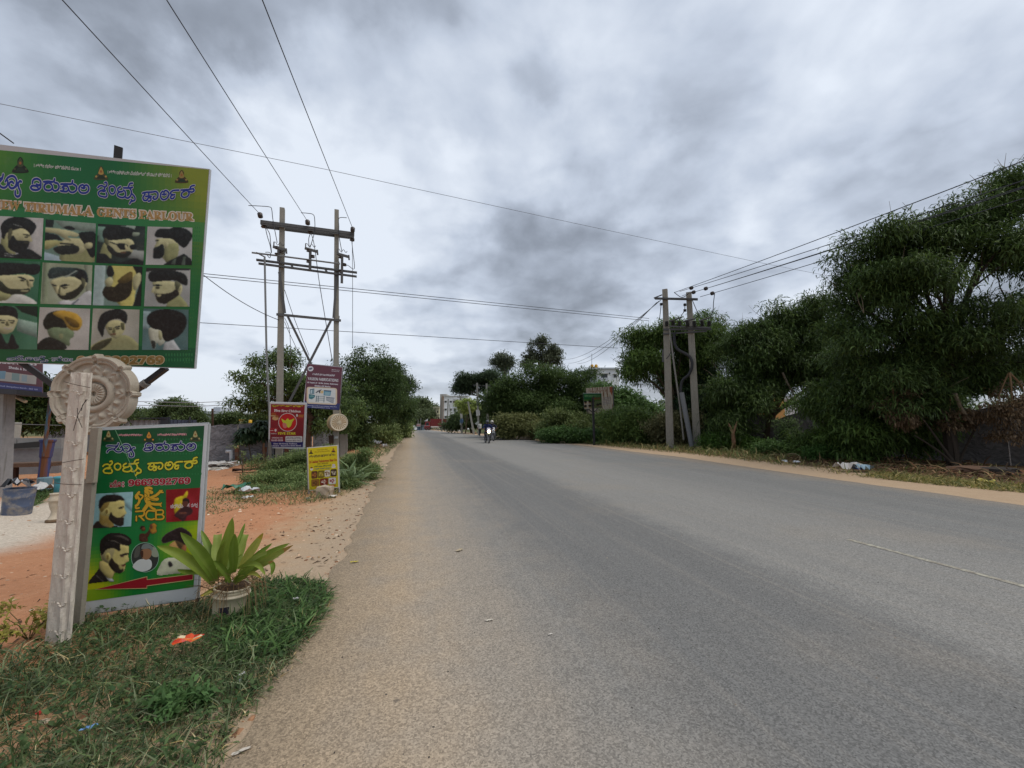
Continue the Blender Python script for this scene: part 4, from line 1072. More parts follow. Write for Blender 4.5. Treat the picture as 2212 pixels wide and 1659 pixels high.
# ---- ceiling rose tied to the billboard pole
dro = 3.55
cro = atd(203.5, 851, dro); Rr_ = 86 * dro / F_
t_rose = thing('ceiling_rose', 'large ornate plaster ceiling rose hung behind the white post', 'plaster ornament', cro)
zr = -FW * np.array([1, 1, 0]) + RT * .10; zr /= np.linalg.norm(zr)
xr = np.cross((0, 0, 1.0), zr); xr /= np.linalg.norm(xr); yr = np.cross(zr, xr)
if xr @ RT < 0: xr = -xr
def rose_mesh(c, Rad, thick, petals, xr, yr, zr, NT_=240, NRr=72, col=(172, 162, 146)):
    V = []; 
    for j in range(NRr + 1):
        rho = j / NRr
        for i in range(NT_):
            th = 2 * math.pi * i / NT_
            lob = (th * petals / (2 * math.pi)) % 1.0
            ar = abs(lob - .5) * 2            # 0 in the middle of a lobe, 1 at a cusp
            edge = .985 - .05 * ar ** 2 + (.055 if ar > .80 else 0) + (.03 if ar > .90 else 0)
            r = rho * edge; e = edge - r       # distance from rim
            h = 0.0
            if r < .065: h = -.02
            elif r < .27: h = .012 + .012 * abs(math.cos(th * 10)) * min(1, (r - .065) / .1) * min(1, (.27 - r) / .05)
            elif r < .31: h = -.012
            elif r < .47: h = .030 * math.sin(math.pi * (r - .31) / .16) ** .6
            else:
                leaf = max(0.0, math.cos(th * petals)) ** .7
                rib = .5 + .5 * math.cos((r * 34 + abs(((th * petals / (2 * math.pi) + .5) % 1) - .5) * 16))
                bud = max(0.0, -math.cos(th * petals)) ** 4
                w_ = math.sin(math.pi * min(1, max(0, (r - .48) / .30)))
                if r < .78: h = .030 * leaf * w_ * (.25 + .75 * rib) + .034 * bud * math.sin(math.pi * min(1, max(0, (r - .50) / .18))) 
                if e < .20: h = .010 + .008 * (int(e / .05) % 2) + .030 * max(0, 1 - e / .20) ** .5 * (1 if e > .05 else e / .05)
            if rho >= 1: h = -thick
            V.append(c + (xr * math.cos(th) + yr * math.sin(th)) * r * Rad + zr * h * Rad * 2.5)
    Fc = []
    for j in range(NRr):
        for i in range(NT_):
            i2 = (i + 1) % NT_; Fc.append((j * NT_ + i, (j + 1) * NT_ + i, (j + 1) * NT_ + i2, j * NT_ + i2))
    mb = MB(); mb.add(V, Fc, alb(col))
    back = MB()
    P = [c + (xr * math.cos(a) + yr * math.sin(a)) * Rad * .93 - zr * (thick * Rad + .004) for a in [2 * math.pi * k / 48 for k in range(48)]]
    mb.add(P, [tuple(range(47, -1, -1))], alb(col))
    return mb
rose_mesh(cro, Rr_, .04, 8, xr, yr, zr).build('relief', M_plaster, t_rose)
mb = MB(); mb.tube([cro + xr * Rr_ * .93 + zr * .02, cro + xr * Rr_ * 1.1 + yr * .06 - zr * .05], .0025, alb((60, 54, 50)), 5); mb.build('hanging_wire', M_wire, t_rose)

# ---- green signboard
sb = Board([(206, 927), (448, 916), (424, 1294), (177, 1329)], 3.30)
feet = [G(188, 1340), G(421, 1306)]
t_sb = thing('signboard', 'small green hair salon signboard with red arrow beside the potted plant', 'signboard', [(feet[0][0] + feet[1][0]) / 2, (feet[0][1] + feet[1][1]) / 2, 0])
mb = MB(); mb.slab([sb.P[0], sb.P[3], sb.P[2], sb.P[1]], sb.n, .012, alb((196, 198, 200))); mb.build('panel', M_print, t_sb)
mb = MB(); qq = [p - sb.n * .025 for p in sb.P]
for a, b in ((0, 1), (1, 2), (2, 3), (3, 0)): mb.bar(qq[a], qq[b], .022, .022, alb((170, 172, 172)), sb.n)
mb.build('frame', M_steel, t_sb)
for a in (2, 3):
    mb = MB(); p = qq[a] * 1.0; mb.bar(p, (p[0], p[1], -.1), .022, .022, alb((40, 42, 46))); mb.build('leg', M_steel, t_sb)
def sb_col(u, v):
    c = lerp((8, 88, 46), (12, 118, 56), min(1, v * 1.6))
    a = max(0, 1 - u / .45) * max(0, (v - .66) / .34); b = max(0, (u - .55) / .45) * max(0, 1 - abs(v - .74) / .30)
    c = lerp(c, (172, 176, 14), min(1, a * 2.0)); c = lerp(c, (160, 182, 16), min(1, b * 1.6))
    if v > .93: c = lerp(c, (20, 118, 40), .6 * (1 - abs(u - .55)))
    if v < .1: c = lerp(c, (6, 62, 38), .5)
    return c
print_sheet(sb, 'print_background', t_sb, [(512, 462), (1060, 437), (1004, 1274), (440, 1350)], sb_col, 30, 44, C2)
for j in range(5):
    a = Art(sb, K1)
    for i in range(15):
        x = 1260 + i * 62; y = [205, 330, 500, 760, 920][j] + (i % 2) * 4
        if x < 2150: a.disc((30, 118, 66), x, y, 11, 22 + 6 * (j % 2), 8)
    a.done('dot_row', t_sb)
NAVY = (30, 28, 108)
a = Art(sb, K1)
kword(a, 'nyuu', [(158, 285), (770, 285), (770, 590), (158, 590)], NAVY, (206, 216, 220)); kword(a, 'tirumala', [(925, 250), (2035, 250), (2035, 455), (925, 455)], NAVY, (206, 216, 220))
a.done('heading', t_sb)
a = Art(sb, K1)
kword(a, 'jents', [(75, 620), (905, 620), (905, 965), (75, 965)], (206, 196, 52), (40, 14, 12)); kword(a, 'paarlar', [(1010, 570), (2060, 570), (2060, 865), (1010, 865)], (206, 196, 52), (40, 14, 12))
a.done('heading', t_sb)
a = Art(sb, K1)
a.text(serif('9663392769'), [(620, 1045), (1905, 990), (1905, 1130), (620, 1180)], (150, 14, 40), .03, (206, 176, 176), .035)
a.text('ಮೊ', [(235, 1060), (470, 1048), (470, 1190), (235, 1205)], (150, 14, 40), .03, (206, 176, 176), .04)
for y in (1108, 1170): a.disc((206, 176, 176), 512, y, 30); a.disc((150, 14, 40), 512, y, 18)
a.done('phone_number', t_sb)
a = Art(sb, K1)
a.text('। ಶ್ರೀ ಲಕ್ಷ್ಮಿ ನರಸಿಂಹ ನಮಃ ।', [(405, 95), (905, 90), (905, 135), (405, 145)], (206, 120, 130), .03, (216, 196, 196), .05); a.done('blessing_line', t_sb); a = Art(sb, K1)
a.text('। ಶ್ರೀ ಮುನೇಶ್ವರ ಸ್ವಾಮಿ ಪ್ರಸನ್ನ ।', [(1228, 85), (1825, 75), (1825, 125), (1228, 135)], (206, 120, 130), .03, (216, 196, 196), .05)
a.done('blessing_line', t_sb)
for x in (210, 2008): deity(sb, K1, x, 130, 112, t_sb, (168, 160, 110), (70, 76, 40))
deity(sb, K1, 1048, 150, 115, t_sb, (206, 140, 50), (40, 66, 40))
a = Art(sb, K1); a.stroke((120, 176, 130), [(345, 0), (480, 290), (570, 500), (640, 660), (740, 890), (800, 1020)], 12, 3, False); a.done('scratch', t_sb)
SK2 = (204, 190, 120); SKd = (146, 124, 66); HB = (24, 20, 20)
photo([(95, 170), (565, 145), (540, 575), (65, 600)], (142, 186, 192), [
    ('p', (156, 198, 204), [(300, 160), (565, 146), (550, 400), (450, 300)]),
    ('s', SKd, [(150, 400), (200, 440), (260, 440), (330, 560), (290, 590), (110, 590), (140, 520)]), ('s', SK2, [(148, 330), (200, 280), (300, 258), (400, 250), (450, 252), (462, 320), (456, 350), (484, 408), (462, 430), (440, 480), (400, 540), (290, 480), (270, 440), (180, 440), (150, 390)]),
    ('s', SKd, [(150, 330), (190, 290), (270, 268), (250, 330), (200, 380), (165, 400)]), ('s', HB, [(136, 330), (150, 250), (210, 196), (310, 182), (410, 198), (452, 236), (450, 256), (400, 248), (350, 262), (270, 268), (200, 292), (160, 350)]),
    ('s', (30, 24, 20), [(262, 470), (290, 400), (318, 440), (380, 470), (440, 462), (448, 500), (440, 560), (390, 572), (320, 540), (268, 490)]), ('p', HB, [(380, 346), (440, 326), (450, 334), (390, 358)]), ('p', (50, 44, 34), [(398, 350), (436, 348), (436, 356), (398, 358)]),
    ('p', (60, 40, 30), [(412, 456), (464, 430), (460, 444), (420, 466)]), ('s', SK2, [(202, 372), (240, 350), (266, 370), (262, 420), (232, 446), (208, 420)]), ('s', SKd, [(218, 378), (246, 366), (252, 400), (232, 420)]),
    ('s', HB, [(66, 600), (80, 552), (130, 508), (180, 560), (280, 588), (340, 566), (360, 586)])], sb, K3, t_sb)
photo([(8, 1288), (20, 1282), (20, 1284), (8, 1290)], HB, [
    ('s', SK2, [(165, 900), (230, 860), (320, 830), (400, 800), (500, 810), (512, 880), (505, 940), (515, 1000), (470, 1030), (470, 1070), (440, 1140), (330, 1150), (270, 1060), (180, 1000)]),
    ('s', (196, 180, 112), [(160, 1000), (280, 1050), (330, 1140), (300, 1230), (250, 1220), (150, 1110)]), ('s', (160, 150, 110), [(170, 930), (230, 870), (330, 850), (310, 960), (280, 1040), (200, 1000)]),
    ('s', HB, [(150, 830), (170, 740), (250, 670), (340, 655), (460, 675), (535, 730), (546, 780), (510, 812), (440, 806), (400, 800), (408, 870), (380, 880), (330, 848), (240, 860), (180, 930), (160, 900)]),
    ('p', (170, 164, 150), [(250, 746), (330, 752), (430, 796), (428, 802), (330, 760), (250, 752)]), ('s', (96, 90, 84), [(330, 690), (420, 690), (500, 730), (510, 760), (430, 720)]),
    ('s', (36, 28, 22), [(262, 1050), (300, 970), (330, 1010), (390, 1060), (430, 1050), (470, 1046), (440, 1080), (445, 1130), (400, 1158), (330, 1136)]), ('s', SK2, [(388, 1060), (440, 1060), (436, 1104), (404, 1110)]),
    ('p', HB, [(400, 930), (470, 910), (512, 906), (508, 924), (440, 940), (410, 944)]), ('p', (70, 40, 40), [(404, 940), (450, 945), (446, 956), (410, 958)]), ('p', (120, 60, 50), [(412, 1066), (474, 1048), (468, 1066), (420, 1078)]),
    ('s', SK2, [(214, 950), (236, 900), (272, 910), (284, 960), (262, 1016), (230, 990)]), ('s', SKd, [(234, 940), (262, 930), (262, 970), (246, 990)]),
    ('p', HB, [(8, 1288), (20, 1250), (120, 1130), (140, 1100), (270, 1256), (130, 1272)]), ('p', (120, 120, 116), [(110, 1180), (200, 1262), (192, 1264), (104, 1188)]), ('s', (200, 204, 206), [(190, 1150), (240, 1216), (300, 1222), (330, 1254), (268, 1258)])], sb, K3, t_sb)
photo([(975, 120), (1400, 95), (1374, 498), (975, 524)], (142, 16, 30), [
    ('s', (206, 186, 30), [(1232, 130), (1246, 150), (1235, 215), (1180, 240), (1190, 300), (1120, 400), (1090, 430), (1070, 360), (1080, 240), (1150, 200), (1190, 190)]),
    ('s', (60, 28, 34), [(1080, 440), (1120, 380), (1180, 340), (1250, 330), (1306, 370), (1290, 420), (1230, 450), (1220, 490), (1180, 508), (1120, 470)]), ('s', (110, 60, 46), [(1182, 270), (1240, 250), (1252, 290), (1226, 336), (1190, 332), (1178, 300)]),
    ('s', (40, 20, 22), [(1180, 262), (1190, 235), (1230, 226), (1262, 250), (1256, 290), (1240, 262), (1206, 262)]), ('s', (128, 72, 54), [(1140, 400), (1220, 400), (1226, 420), (1150, 424)])], sb, K3, t_sb)
a = Art(sb, K3); a.text('ಕರ್ನಾಟಕ', [(1030, 300), (1265, 278), (1265, 345), (1030, 352)], (204, 198, 200), .02); a.text('ರತ್ನ', [(1286, 285), (1366, 280), (1366, 345), (1286, 335)], (204, 198, 200), .02)
a.smooth((96, 52, 42), [(1186, 275), (1240, 256), (1250, 290), (1226, 334), (1192, 330), (1180, 300)]); a.smooth((40, 20, 22), [(1180, 266), (1190, 235), (1230, 226), (1262, 250), (1258, 296), (1242, 266), (1206, 264)]); a.smooth((56, 26, 32), [(1150, 380), (1190, 335), (1250, 332), (1300, 365), (1280, 400), (1200, 390)]); a.done('lettering', t_sb)
# lion crest and letters in gold
GO = (206, 162, 44)
a = Art(sb, K3)
for col, k in (((60, 50, 16), 8), (GO, 0)):
    for w_, pts in ((30 + k, [(640, 150), (615, 190), (645, 250), (625, 300), (600, 320)]), (22 + k, [(620, 170), (596, 200), (606, 230)]), (22 + k, [(600, 320), (600, 350), (640, 345)]), (20 + k, [(650, 180), (690, 200), (640, 260)]),
                    (62 + k, [(735, 130), (740, 170), (735, 230), (760, 290)]), (44 + k, [(770, 140), (795, 152)]), (30 + k, [(720, 100), (762, 92), (795, 104)]), (38 + k, [(760, 220), (830, 240), (870, 235)]),
                    (32 + k, [(790, 215), (850, 190), (895, 150)]), (18 + k, [(895, 150), (925, 128)]), (18 + k, [(895, 150), (938, 152)]), (18 + k, [(890, 145), (900, 128)]), (34 + k, [(770, 290), (840, 300), (900, 300)]), (16 + k, [(900, 300), (918, 284)]), (16 + k, [(895, 305), (915, 325)]),
                    (44 + k, [(755, 290), (730, 330), (700, 372)]), (30 + k, [(770, 310), (800, 345), (835, 362)])):
        a.stroke(col, pts, w_, 4)
for pts in ([(715, 160), (745, 190), (715, 220)], [(745, 210), (790, 240), (745, 260)], [(760, 140), (770, 160)], [(700, 190), (722, 250)], [(790, 235), (850, 255)]): a.stroke((50, 70, 20), pts, 5, 4)
a.done('lion_crest', t_sb)
a = Art(sb, K3)
for col, k in (((70, 56, 20), 12), (GO, 0)):
    for pts in ([(600, 390), (690, 385), (705, 410), (690, 440), (640, 448)], [(650, 450), (700, 500)], [(606, 450), (606, 505)], [(830, 385), (760, 380), (728, 420), (735, 470), (790, 490), (830, 480)],
                [(850, 380), (850, 485)], [(850, 375), (925, 372), (942, 400), (920, 425), (860, 428)], [(920, 425), (948, 455), (925, 485), (850, 488)]):
        a.stroke(col, pts, 20 + k, 4)
a.done('crest_letters', t_sb)
photo([(690, 755), (700, 755), (700, 757), (690, 757)], (66, 34, 20), [
    ('s', (66, 34, 22), [(655, 760), (640, 690), (670, 660), (720, 665), (780, 600), (800, 610), (760, 690), (745, 720), (750, 760)]), ('s', (120, 70, 40), [(664, 590), (690, 576), (716, 596), (712, 626), (680, 632)]), ('s', (40, 22, 18), [(652, 600), (664, 574), (694, 566), (716, 584), (690, 588), (668, 612)]),
    ('s', (170, 122, 40), [(780, 560), (820, 534), (856, 560), (850, 600), (862, 640), (800, 668), (770, 610)]), ('s', (96, 54, 30), [(770, 560), (800, 545), (810, 590), (790, 610)])], sb, K3, t_sb)
a = Art(sb, K3); a.disc((150, 196, 170), 714, 960, 174, 186, 30); a.disc((52, 56, 54), 714, 960, 168, 180, 30)
a.smooth((150, 160, 140), [(790, 830), (860, 860), (876, 950), (800, 940)]); a.smooth((86, 88, 82), [(600, 850), (650, 820), (640, 940), (580, 960)])
a.smooth((206, 210, 208), [(560, 1070), (620, 1000), (690, 980), (780, 990), (800, 1060), (770, 1110), (690, 1136), (610, 1120)]); a.smooth((150, 110, 80), [(664, 880), (720, 850), (790, 870), (790, 940), (740, 990), (680, 970), (660, 920)])
a.smooth((66, 40, 32), [(656, 890), (690, 880), (690, 950), (670, 960)]); a.smooth((120, 130, 128), [(668, 850), (690, 800), (750, 790), (808, 830), (800, 880), (770, 850), (700, 856)]); a.done('portrait_photo', t_sb)
photo([(1010, 780), (954, 784), (950, 860), (1000, 860)], (190, 196, 180), [
    ('s', (196, 150, 90), [(1000, 830), (1080, 760), (1200, 790), (1230, 860), (1200, 940), (1270, 960), (1180, 990), (1100, 960), (1030, 900), (1004, 870)]), ('s', (30, 18, 22), [(918, 740), (960, 680), (1060, 620), (1160, 585), (1260, 640), (1300, 700), (1240, 760), (1210, 810), (1150, 790), (1080, 750), (1010, 770), (940, 785)]),
    ('s', (84, 66, 40), [(1090, 750), (1200, 800), (1180, 880), (1120, 820)]), ('s', (170, 110, 70), [(1170, 840), (1210, 800), (1230, 850), (1200, 905), (1170, 890)]), ('p', HB, [(1004, 866), (1080, 856), (1080, 868), (1006, 878)]),
    ('s', (206, 208, 180), [(868, 1178), (890, 1080), (960, 980), (1100, 960), (1240, 980), (1370, 1000), (1340, 1130), (1100, 1160)]), ('s', (40, 36, 40), [(1000, 1030), (1030, 1010), (1056, 1060), (1020, 1078)])], sb, K3, t_sb)
a = Art(sb, K3); AR = [(105, 1356), (735, 1205), (738, 1240), (1308, 1172), (1306, 1232), (735, 1310), (735, 1340)]
a.poly((196, 176, 120), [(88, 1360), (742, 1194), (744, 1232), (1314, 1164), (1312, 1240), (742, 1318), (740, 1348)]); a.poly((150, 20, 36), AR); a.done('arrow', t_sb)

# ---- planter: paint bucket with broad strappy leaves
pf = G(497, 1332); dpl = axd(pf)
t_pl = thing('potted_plant', 'broad-leaved lily plant growing in a dirty white paint bucket', 'potted plant', [pf[0], pf[1], 0])
rim = .118 * dpl / 3.0; hb = .235
mb = MB()
ax_t = np.array([.10, 0, 1.0]); r_ = rim
mb.lathe([(r_ * .80, -.04), (r_ * .86, hb * .35), (r_ * .93, hb * .72), (r_ * .97, hb * .73), (r_ * 1.06, hb * .74), (r_ * 1.06, hb * .79), (r_ * .97, hb * .80), (r_ * .97, hb * .86), (r_ * 1.0, hb * .87), (r_ * .98, hb * .89), (r_ * .98, hb * .94), (r_ * 1.01, hb * .95), (r_ * 1.0, hb), (r_ * .93, hb), (r_ * .9, hb * .9)],
         pf + np.array([-.02, 0, 0]), alb((206, 192, 164)), 36, ax_t)
mb.build('bucket', M_plastic, t_pl, smooth=True)
mb = MB(); cbk = pf + np.array([-.02, 0, 0]) + unit(ax_t) * hb * .40
dirn = unit((CAMP - cbk) * np.array([1, 1, 0])); sid = np.cross((0, 0, 1), dirn); V = []
for j in range(2):
    for k in range(7):
        a_ = -.62 + .62 * k / 6; rr2 = r_ * (.872 + .02 * j) + .002
        V.append(cbk + (dirn * math.cos(a_) + sid * math.sin(a_)) * rr2 + np.array([0, 0, -.03 + .05 * j]))
mb.add(V, [(k, k + 1, k + 8, k + 7) for k in range(6)], alb((44, 40, 54))); mb.build('paint_label', M_plastic, t_pl)
mb = MB(); mb.ell(pf + np.array([0, 0, hb * .93]), (r_ * .94, r_ * .94, .03), alb((74, 56, 40)), 16, 6)
mb.build('soil', M_block, t_pl)
mb = MB()
for k in range(150):
    a_ = rng.random() * 6.283; rr2 = r_ * (.3 + .9 * rng.random()); p = pf + np.array([math.cos(a_) * rr2, math.sin(a_) * rr2, hb * (.95 + .25 * rng.random())])
    d = rng.normal(0, .07, 3); e = p + d + np.array([math.cos(a_) * .06, math.sin(a_) * .06, -.02 - .10 * rng.random() * (rr2 > r_ * .8)])
    mb.tube([p, (p + e) / 2 + np.array([0, 0, .02]), e], [.002, .0018, .001], alb([(120, 92, 60), (150, 124, 88), (84, 62, 42)][k % 3]), 4, False)
for k in range(26):
    a_ = rng.random() * 6.283; p = pf + np.array([math.cos(a_) * r_, math.sin(a_) * r_, hb]); e = p + np.array([math.cos(a_) * .13, math.sin(a_) * .13, -.16 - .1 * rng.random()])
    mb.tube([p, p + np.array([math.cos(a_) * .09, math.sin(a_) * .09, .02]), e], [.002, .0018, .001], alb((140, 116, 84)), 4, False)
mb.build('dry_roots', M_bark, t_pl)
LEAVES = [([(760, 920), (600, 740), (350, 560), (90, 465)], 125, -.35, 0), ([(790, 880), (700, 700), (560, 500), (370, 305)], 150, -.22, 1), ([(830, 760), (760, 620), (680, 430), (615, 280)], 90, .18, 1), ([(815, 760), (800, 620), (800, 480), (812, 330)], 128, .15, 2),
          ([(850, 830), (870, 620), (930, 400), (985, 130)], 150, -.06, 0), ([(1000, 780), (1000, 640), (1000, 480), (1015, 320)], 112, -.16, 1), ([(1030, 740), (1060, 590), (1100, 450), (1140, 330)], 105, .14, 2), ([(1040, 480), (1070, 380), (1100, 290), (1135, 195)], 46, .10, 1),
          ([(1080, 720), (1160, 590), (1250, 460), (1350, 310)], 112, .02, 3), ([(1120, 720), (1220, 620), (1330, 530), (1455, 435)], 70, .12, 1), ([(1040, 860), (1230, 690), (1430, 550), (1660, 435)], 105, .0, 0), ([(1010, 910), (1230, 740), (1450, 600), (1705, 455)], 92, -.15, 4),
          ([(1050, 730), (1180, 675), (1300, 700), (1375, 810)], 62, -.28, 0), ([(1395, 660), (1450, 670), (1465, 720), (1448, 812)], 62, -.05, 1), ([(835, 965), (760, 985), (690, 1020), (605, 1060)], 62, -.2, 3), ([(1000, 900), (1090, 810), (1170, 750), (1250, 700)], 90, -.25, 1),
          ([(960, 900), (900, 780), (830, 700), (760, 640)], 80, -.1, 1), ([(900, 900), (960, 760), (1030, 680), (1090, 560)], 80, .06, 1), ([(700, 800), (560, 780), (420, 770), (330, 745)], 60, -.30, 1),
          ([(840, 800), (790, 650), (740, 520), (700, 400)], 70, .2, 0), ([(930, 780), (960, 600), (1040, 430), (1090, 300)], 70, .25, 1), ([(1050, 800), (1150, 680), (1260, 600), (1390, 540)], 66, -.1, 2), ([(1060, 820), (1200, 760), (1330, 700), (1480, 640)], 60, -.2, 4), ([(820, 860), (700, 800), (600, 690), (480, 600)], 66, .1, 1), ([(1000, 860), (1100, 800), (1240, 790), (1330, 850)], 50, -.25, 3), ([(880, 820), (830, 680), (850, 520), (905, 400)], 76, -.12, 0)]
LC = [(138, 156, 62), (114, 138, 50), (146, 162, 76), (176, 176, 84), (150, 160, 74)]
for pts, wpx, dof, ci in LEAVES:
    P2 = catmull(pts, 4, False); m_ = len(P2); V = []; Fc = []; mb = MB()
    P3 = [np.array(atd(*KA(*p), dpl + dof * (k / (m_ - 1)) * .8)) for k, p in enumerate(P2)]
    wm = .86 * wpx / 3.16 * .576 * dpl / F_
    for k, p in enumerate(P3):
        t = k / (m_ - 1); tg = P3[min(k + 1, m_ - 1)] - P3[max(k - 1, 0)]; tg /= np.linalg.norm(tg)
        view = CAMP - p; view /= np.linalg.norm(view); sd = np.cross(tg, view); sd /= np.linalg.norm(sd); nn = np.cross(sd, tg)
        prof_w = (.42 + .58 * math.sin(min(1, t / .55) * math.pi / 2)) * (1 if t < .55 else max(.04, math.cos((t - .55) / .45 * math.pi / 2) ** .8))
        if ci == 2: prof_w = max(prof_w, .78 if t > .5 else 0)
        h_ = wm * .5 * prof_w
        V += [p - sd * h_ + nn * h_ * .30, p - sd * h_ * .45 + nn * h_ * .02, p - nn * h_ * .14, p + sd * h_ * .45 + nn * h_ * .02, p + sd * h_ + nn * h_ * .34]
    for k in range(m_ - 1):
        for j in range(4):
            f = (k * 5 + j, k * 5 + j + 1, (k + 1) * 5 + j + 1, (k + 1) * 5 + j); t = k / (m_ - 2)
            c = LC[ci]
            if ci in (3, 4) and t > .82: c = lerp(c, (176, 130, 70) if ci == 4 else (190, 160, 60), .9)
            c = lerp(c, (150, 164, 84), .25 if j == 1 else 0)
            mb.f.append(f); mb.c.append(alb(c, .95))
    mb.v += [tuple(map(float, v)) for v in V]; mb.n = len(mb.v)
    mb.build('leaf', M_leafb, t_pl, smooth=True)

# ---- grass round the foot of the signs
GREENS = [alb(c, .9) for c in ((84, 100, 60), (70, 90, 54), (98, 112, 74), (58, 76, 48), (118, 128, 96))]
DRY = [alb(c) for c in ((176, 158, 112), (150, 130, 86), (190, 176, 136))]
gp = groundpoly([(-60, 1425), (40, 1412), (100, 1395), (165, 1345), (330, 1325), (440, 1298), (560, 1262), (640, 1258), (690, 1268), (712, 1292), (690, 1350), (620, 1440), (560, 1500), (500, 1572), (470, 1660), (430, 1760), (-260, 1760), (-200, 1480)])
xs, ys = sample_poly(gp, 15000, .72); pA = grass_blades(xs, ys, .05, .19, .0055, GREENS, .65, (.5, 1.6), (.15, 0, 0))
gp2 = groundpoly([(470, 1300), (560, 1262), (640, 1258), (690, 1268), (708, 1292), (680, 1350), (600, 1430), (480, 1440)])
xs, ys = sample_poly(gp2, 2600, .3); pB = grass_blades(xs, ys, .07, .20, .012, [alb(c, .9) for c in ((80, 108, 58), (94, 122, 70), (68, 96, 52))], .6, (.5, 1.3), (.25, 0, .1))
xs, ys = sample_poly(gp, 1500, .5); pC = grass_blades(xs, ys, .04, .17, .0045, DRY, .8, (.2, 1.0))
gp3 = groundpoly([(600, 1250), (700, 1262), (722, 1295), (700, 1355), (640, 1440), (575, 1500), (510, 1580), (480, 1650), (455, 1640), (490, 1540), (560, 1470), (640, 1380), (670, 1300)])
xs, ys = sample_poly(gp3, 1500, .6); pD = grass_blades(xs, ys, .03, .10, .005, DRY + GREENS, .9, (.2, 1.0))
Vg, Fg, Cg = merge([pA, pB, pC, pD])
kind(npmesh('grass', Vg, Fg, Cg, M_leaf), 'stuff')
# small broad-leaved weeds creeping among the grass
xs, ys = sample_poly(gp, 330, .85); n = len(xs); per = 7
base = np.repeat(np.stack([xs, ys, np.array([.02 + H(a, b) for a, b in zip(xs, ys)]) + .05 * rng.random(n)], 1), per, 0) + rng.normal(0, .03, (n * per, 3)) * np.array([1, 1, .5])
d = rng.normal(0, 1, (n * per, 3)); d[:, 2] = .25 + .4 * np.abs(d[:, 2])
Vw, Fw = leaf_arrays(base, d, .015 + .028 * rng.random(n * per), .012 + .012 * rng.random(n * per), .3 + .6 * rng.random(n * per))
WE = np.array([alb(c, .9) for c in ((62, 84, 48), (74, 94, 56), (52, 74, 42), (88, 106, 62))])
kind(npmesh('creeping_weed', Vw, Fw, np.repeat(WE[rng.integers(0, 4, n * per)], 2, 0) * 1.4, M_leaf), 'stuff')
# the one bright feathery weed, and the weed by the post
for (wx, wy, hgt, spread, nl, nm, lb, cc) in ((394, 1538, .07, .11, 90, 'weed', 'bright green feathery weed standing out in the dark roadside grass', ((66, 90, 50), (56, 80, 44))), (62, 1385, .22, .22, 60, 'weed', 'yellow-green broad-leaved weed just left of the white plaster post', ((96, 98, 44), (120, 112, 52)))):
    g0 = G(wx, wy); t = thing(nm, lb, 'weed', g0); mb = MB(); tips = []
    for k in range(9):
        a_ = rng.random() * 6.28; e = g0 + np.array([math.cos(a_) * spread * rng.random() ** .5, math.sin(a_) * spread * rng.random() ** .5, hgt * (.5 + .6 * rng.random())]); mb.tube([g0, (g0 + e) / 2 + np.array([0, 0, .03]), e], [.004, .003, .002], alb((96, 86, 54)), 4); tips.append(e)
    mb.build('stem', M_bark, t)
    make_foliage('leaves', t, [(e, np.array([.05, .05, .035])) for e in tips], nl, 5, .05, .022, [alb(c) for c in cc], clump_r=.025)
# litter in the grass
def scrap(name, label, cat, x, y, w_, l_, col, h=.012, ang=None, mtl=None, group=None, cols=None, dz=.02):
    g0 = G(x, y); g0 = np.array([g0[0], g0[1], (gz(0, g0[1]) + .017 if g0[0] > road_left(g0[1]) and g0[0] < 10 else H(g0[0], g0[1])) + dz])
    ang = rng.random() * 6.28 if ang is None else ang; ca, sa = math.cos(ang), math.sin(ang); V = []; m_ = MB(); nu, nv_ = 7, 5
    for j in range(nv_):
        for i in range(nu):
            u = (i / (nu - 1) - .5) * l_ * (1 + .15 * rng.normal()); v = (j / (nv_ - 1) - .5) * w_ * (1 + .15 * rng.normal())
            V.append(g0 + np.array([u * ca - v * sa, u * sa + v * ca, h * (.3 + rng.random())]))
    m_.add(V, [], col)
    for j in range(nv_ - 1):
        for i in range(nu - 1):
            a_ = j * nu + i; m_.f.append((a_, a_ + 1, a_ + nu + 1, a_ + nu)); m_.c.append(cols[(i // 2 + j) % len(cols)] if cols else col)
    o = m_.build(name, mtl or M_paint, None, loc=g0); return tag(o, label, cat, group)
scrap('snack_wrapper', 'crumpled orange snack wrapper lying in the grass below the green signboard', 'wrapper', 405, 1422, .07, .15, alb((206, 74, 30)), .028, .1, M_plastic, cols=[alb((210, 76, 30)), alb((190, 50, 24)), alb((214, 110, 40)), alb((206, 190, 150))], dz=.10)
scrap('paper_scrap', 'small white paper scrap by the grass edge beside the sandy asphalt, farther one', 'paper scrap', 518, 1477, .02, .05, alb((206, 206, 204)), .02, 1.0, group='paper scraps in the grass', dz=.03)
scrap('paper_scrap', 'small white paper curl on bare grass edge nearest the camera', 'paper scrap', 516, 1490, .015, .035, alb((200, 200, 206)), .02, 1.6, group='paper scraps in the grass', dz=.03)
scrap('paper_scrap', 'white paper flake among grass tips right of the planter', 'paper scrap', 638, 1311, .015, .04, alb((206, 206, 204)), .02, .4, group='paper scraps in the grass', dz=.05)
scrap('plastic_wrapper', 'light blue plastic wrapper in the grass at bottom left', 'wrapper', 190, 1602, .02, .06, alb((110, 150, 196)), .02, .5, dz=.05)
scrap('plastic_wrapper', 'tiny red plastic wrapper in the dry grass at far left', 'wrapper', 90, 1567, .02, .05, alb((170, 50, 40)), .02, .2, dz=.05)
scrap('paper_strip', 'long torn white paper strip on the sandy asphalt at the bottom edge', 'paper scrap', 520, 1634, .018, .075, alb((190, 182, 170)), .006, .45, dz=.003)
scrap('fallen_leaf', 'pale dry leaf lying on the asphalt ahead of the planter', 'leaf', 992, 1193, .05, .10, alb((176, 160, 130)), .012, .7, dz=.003)
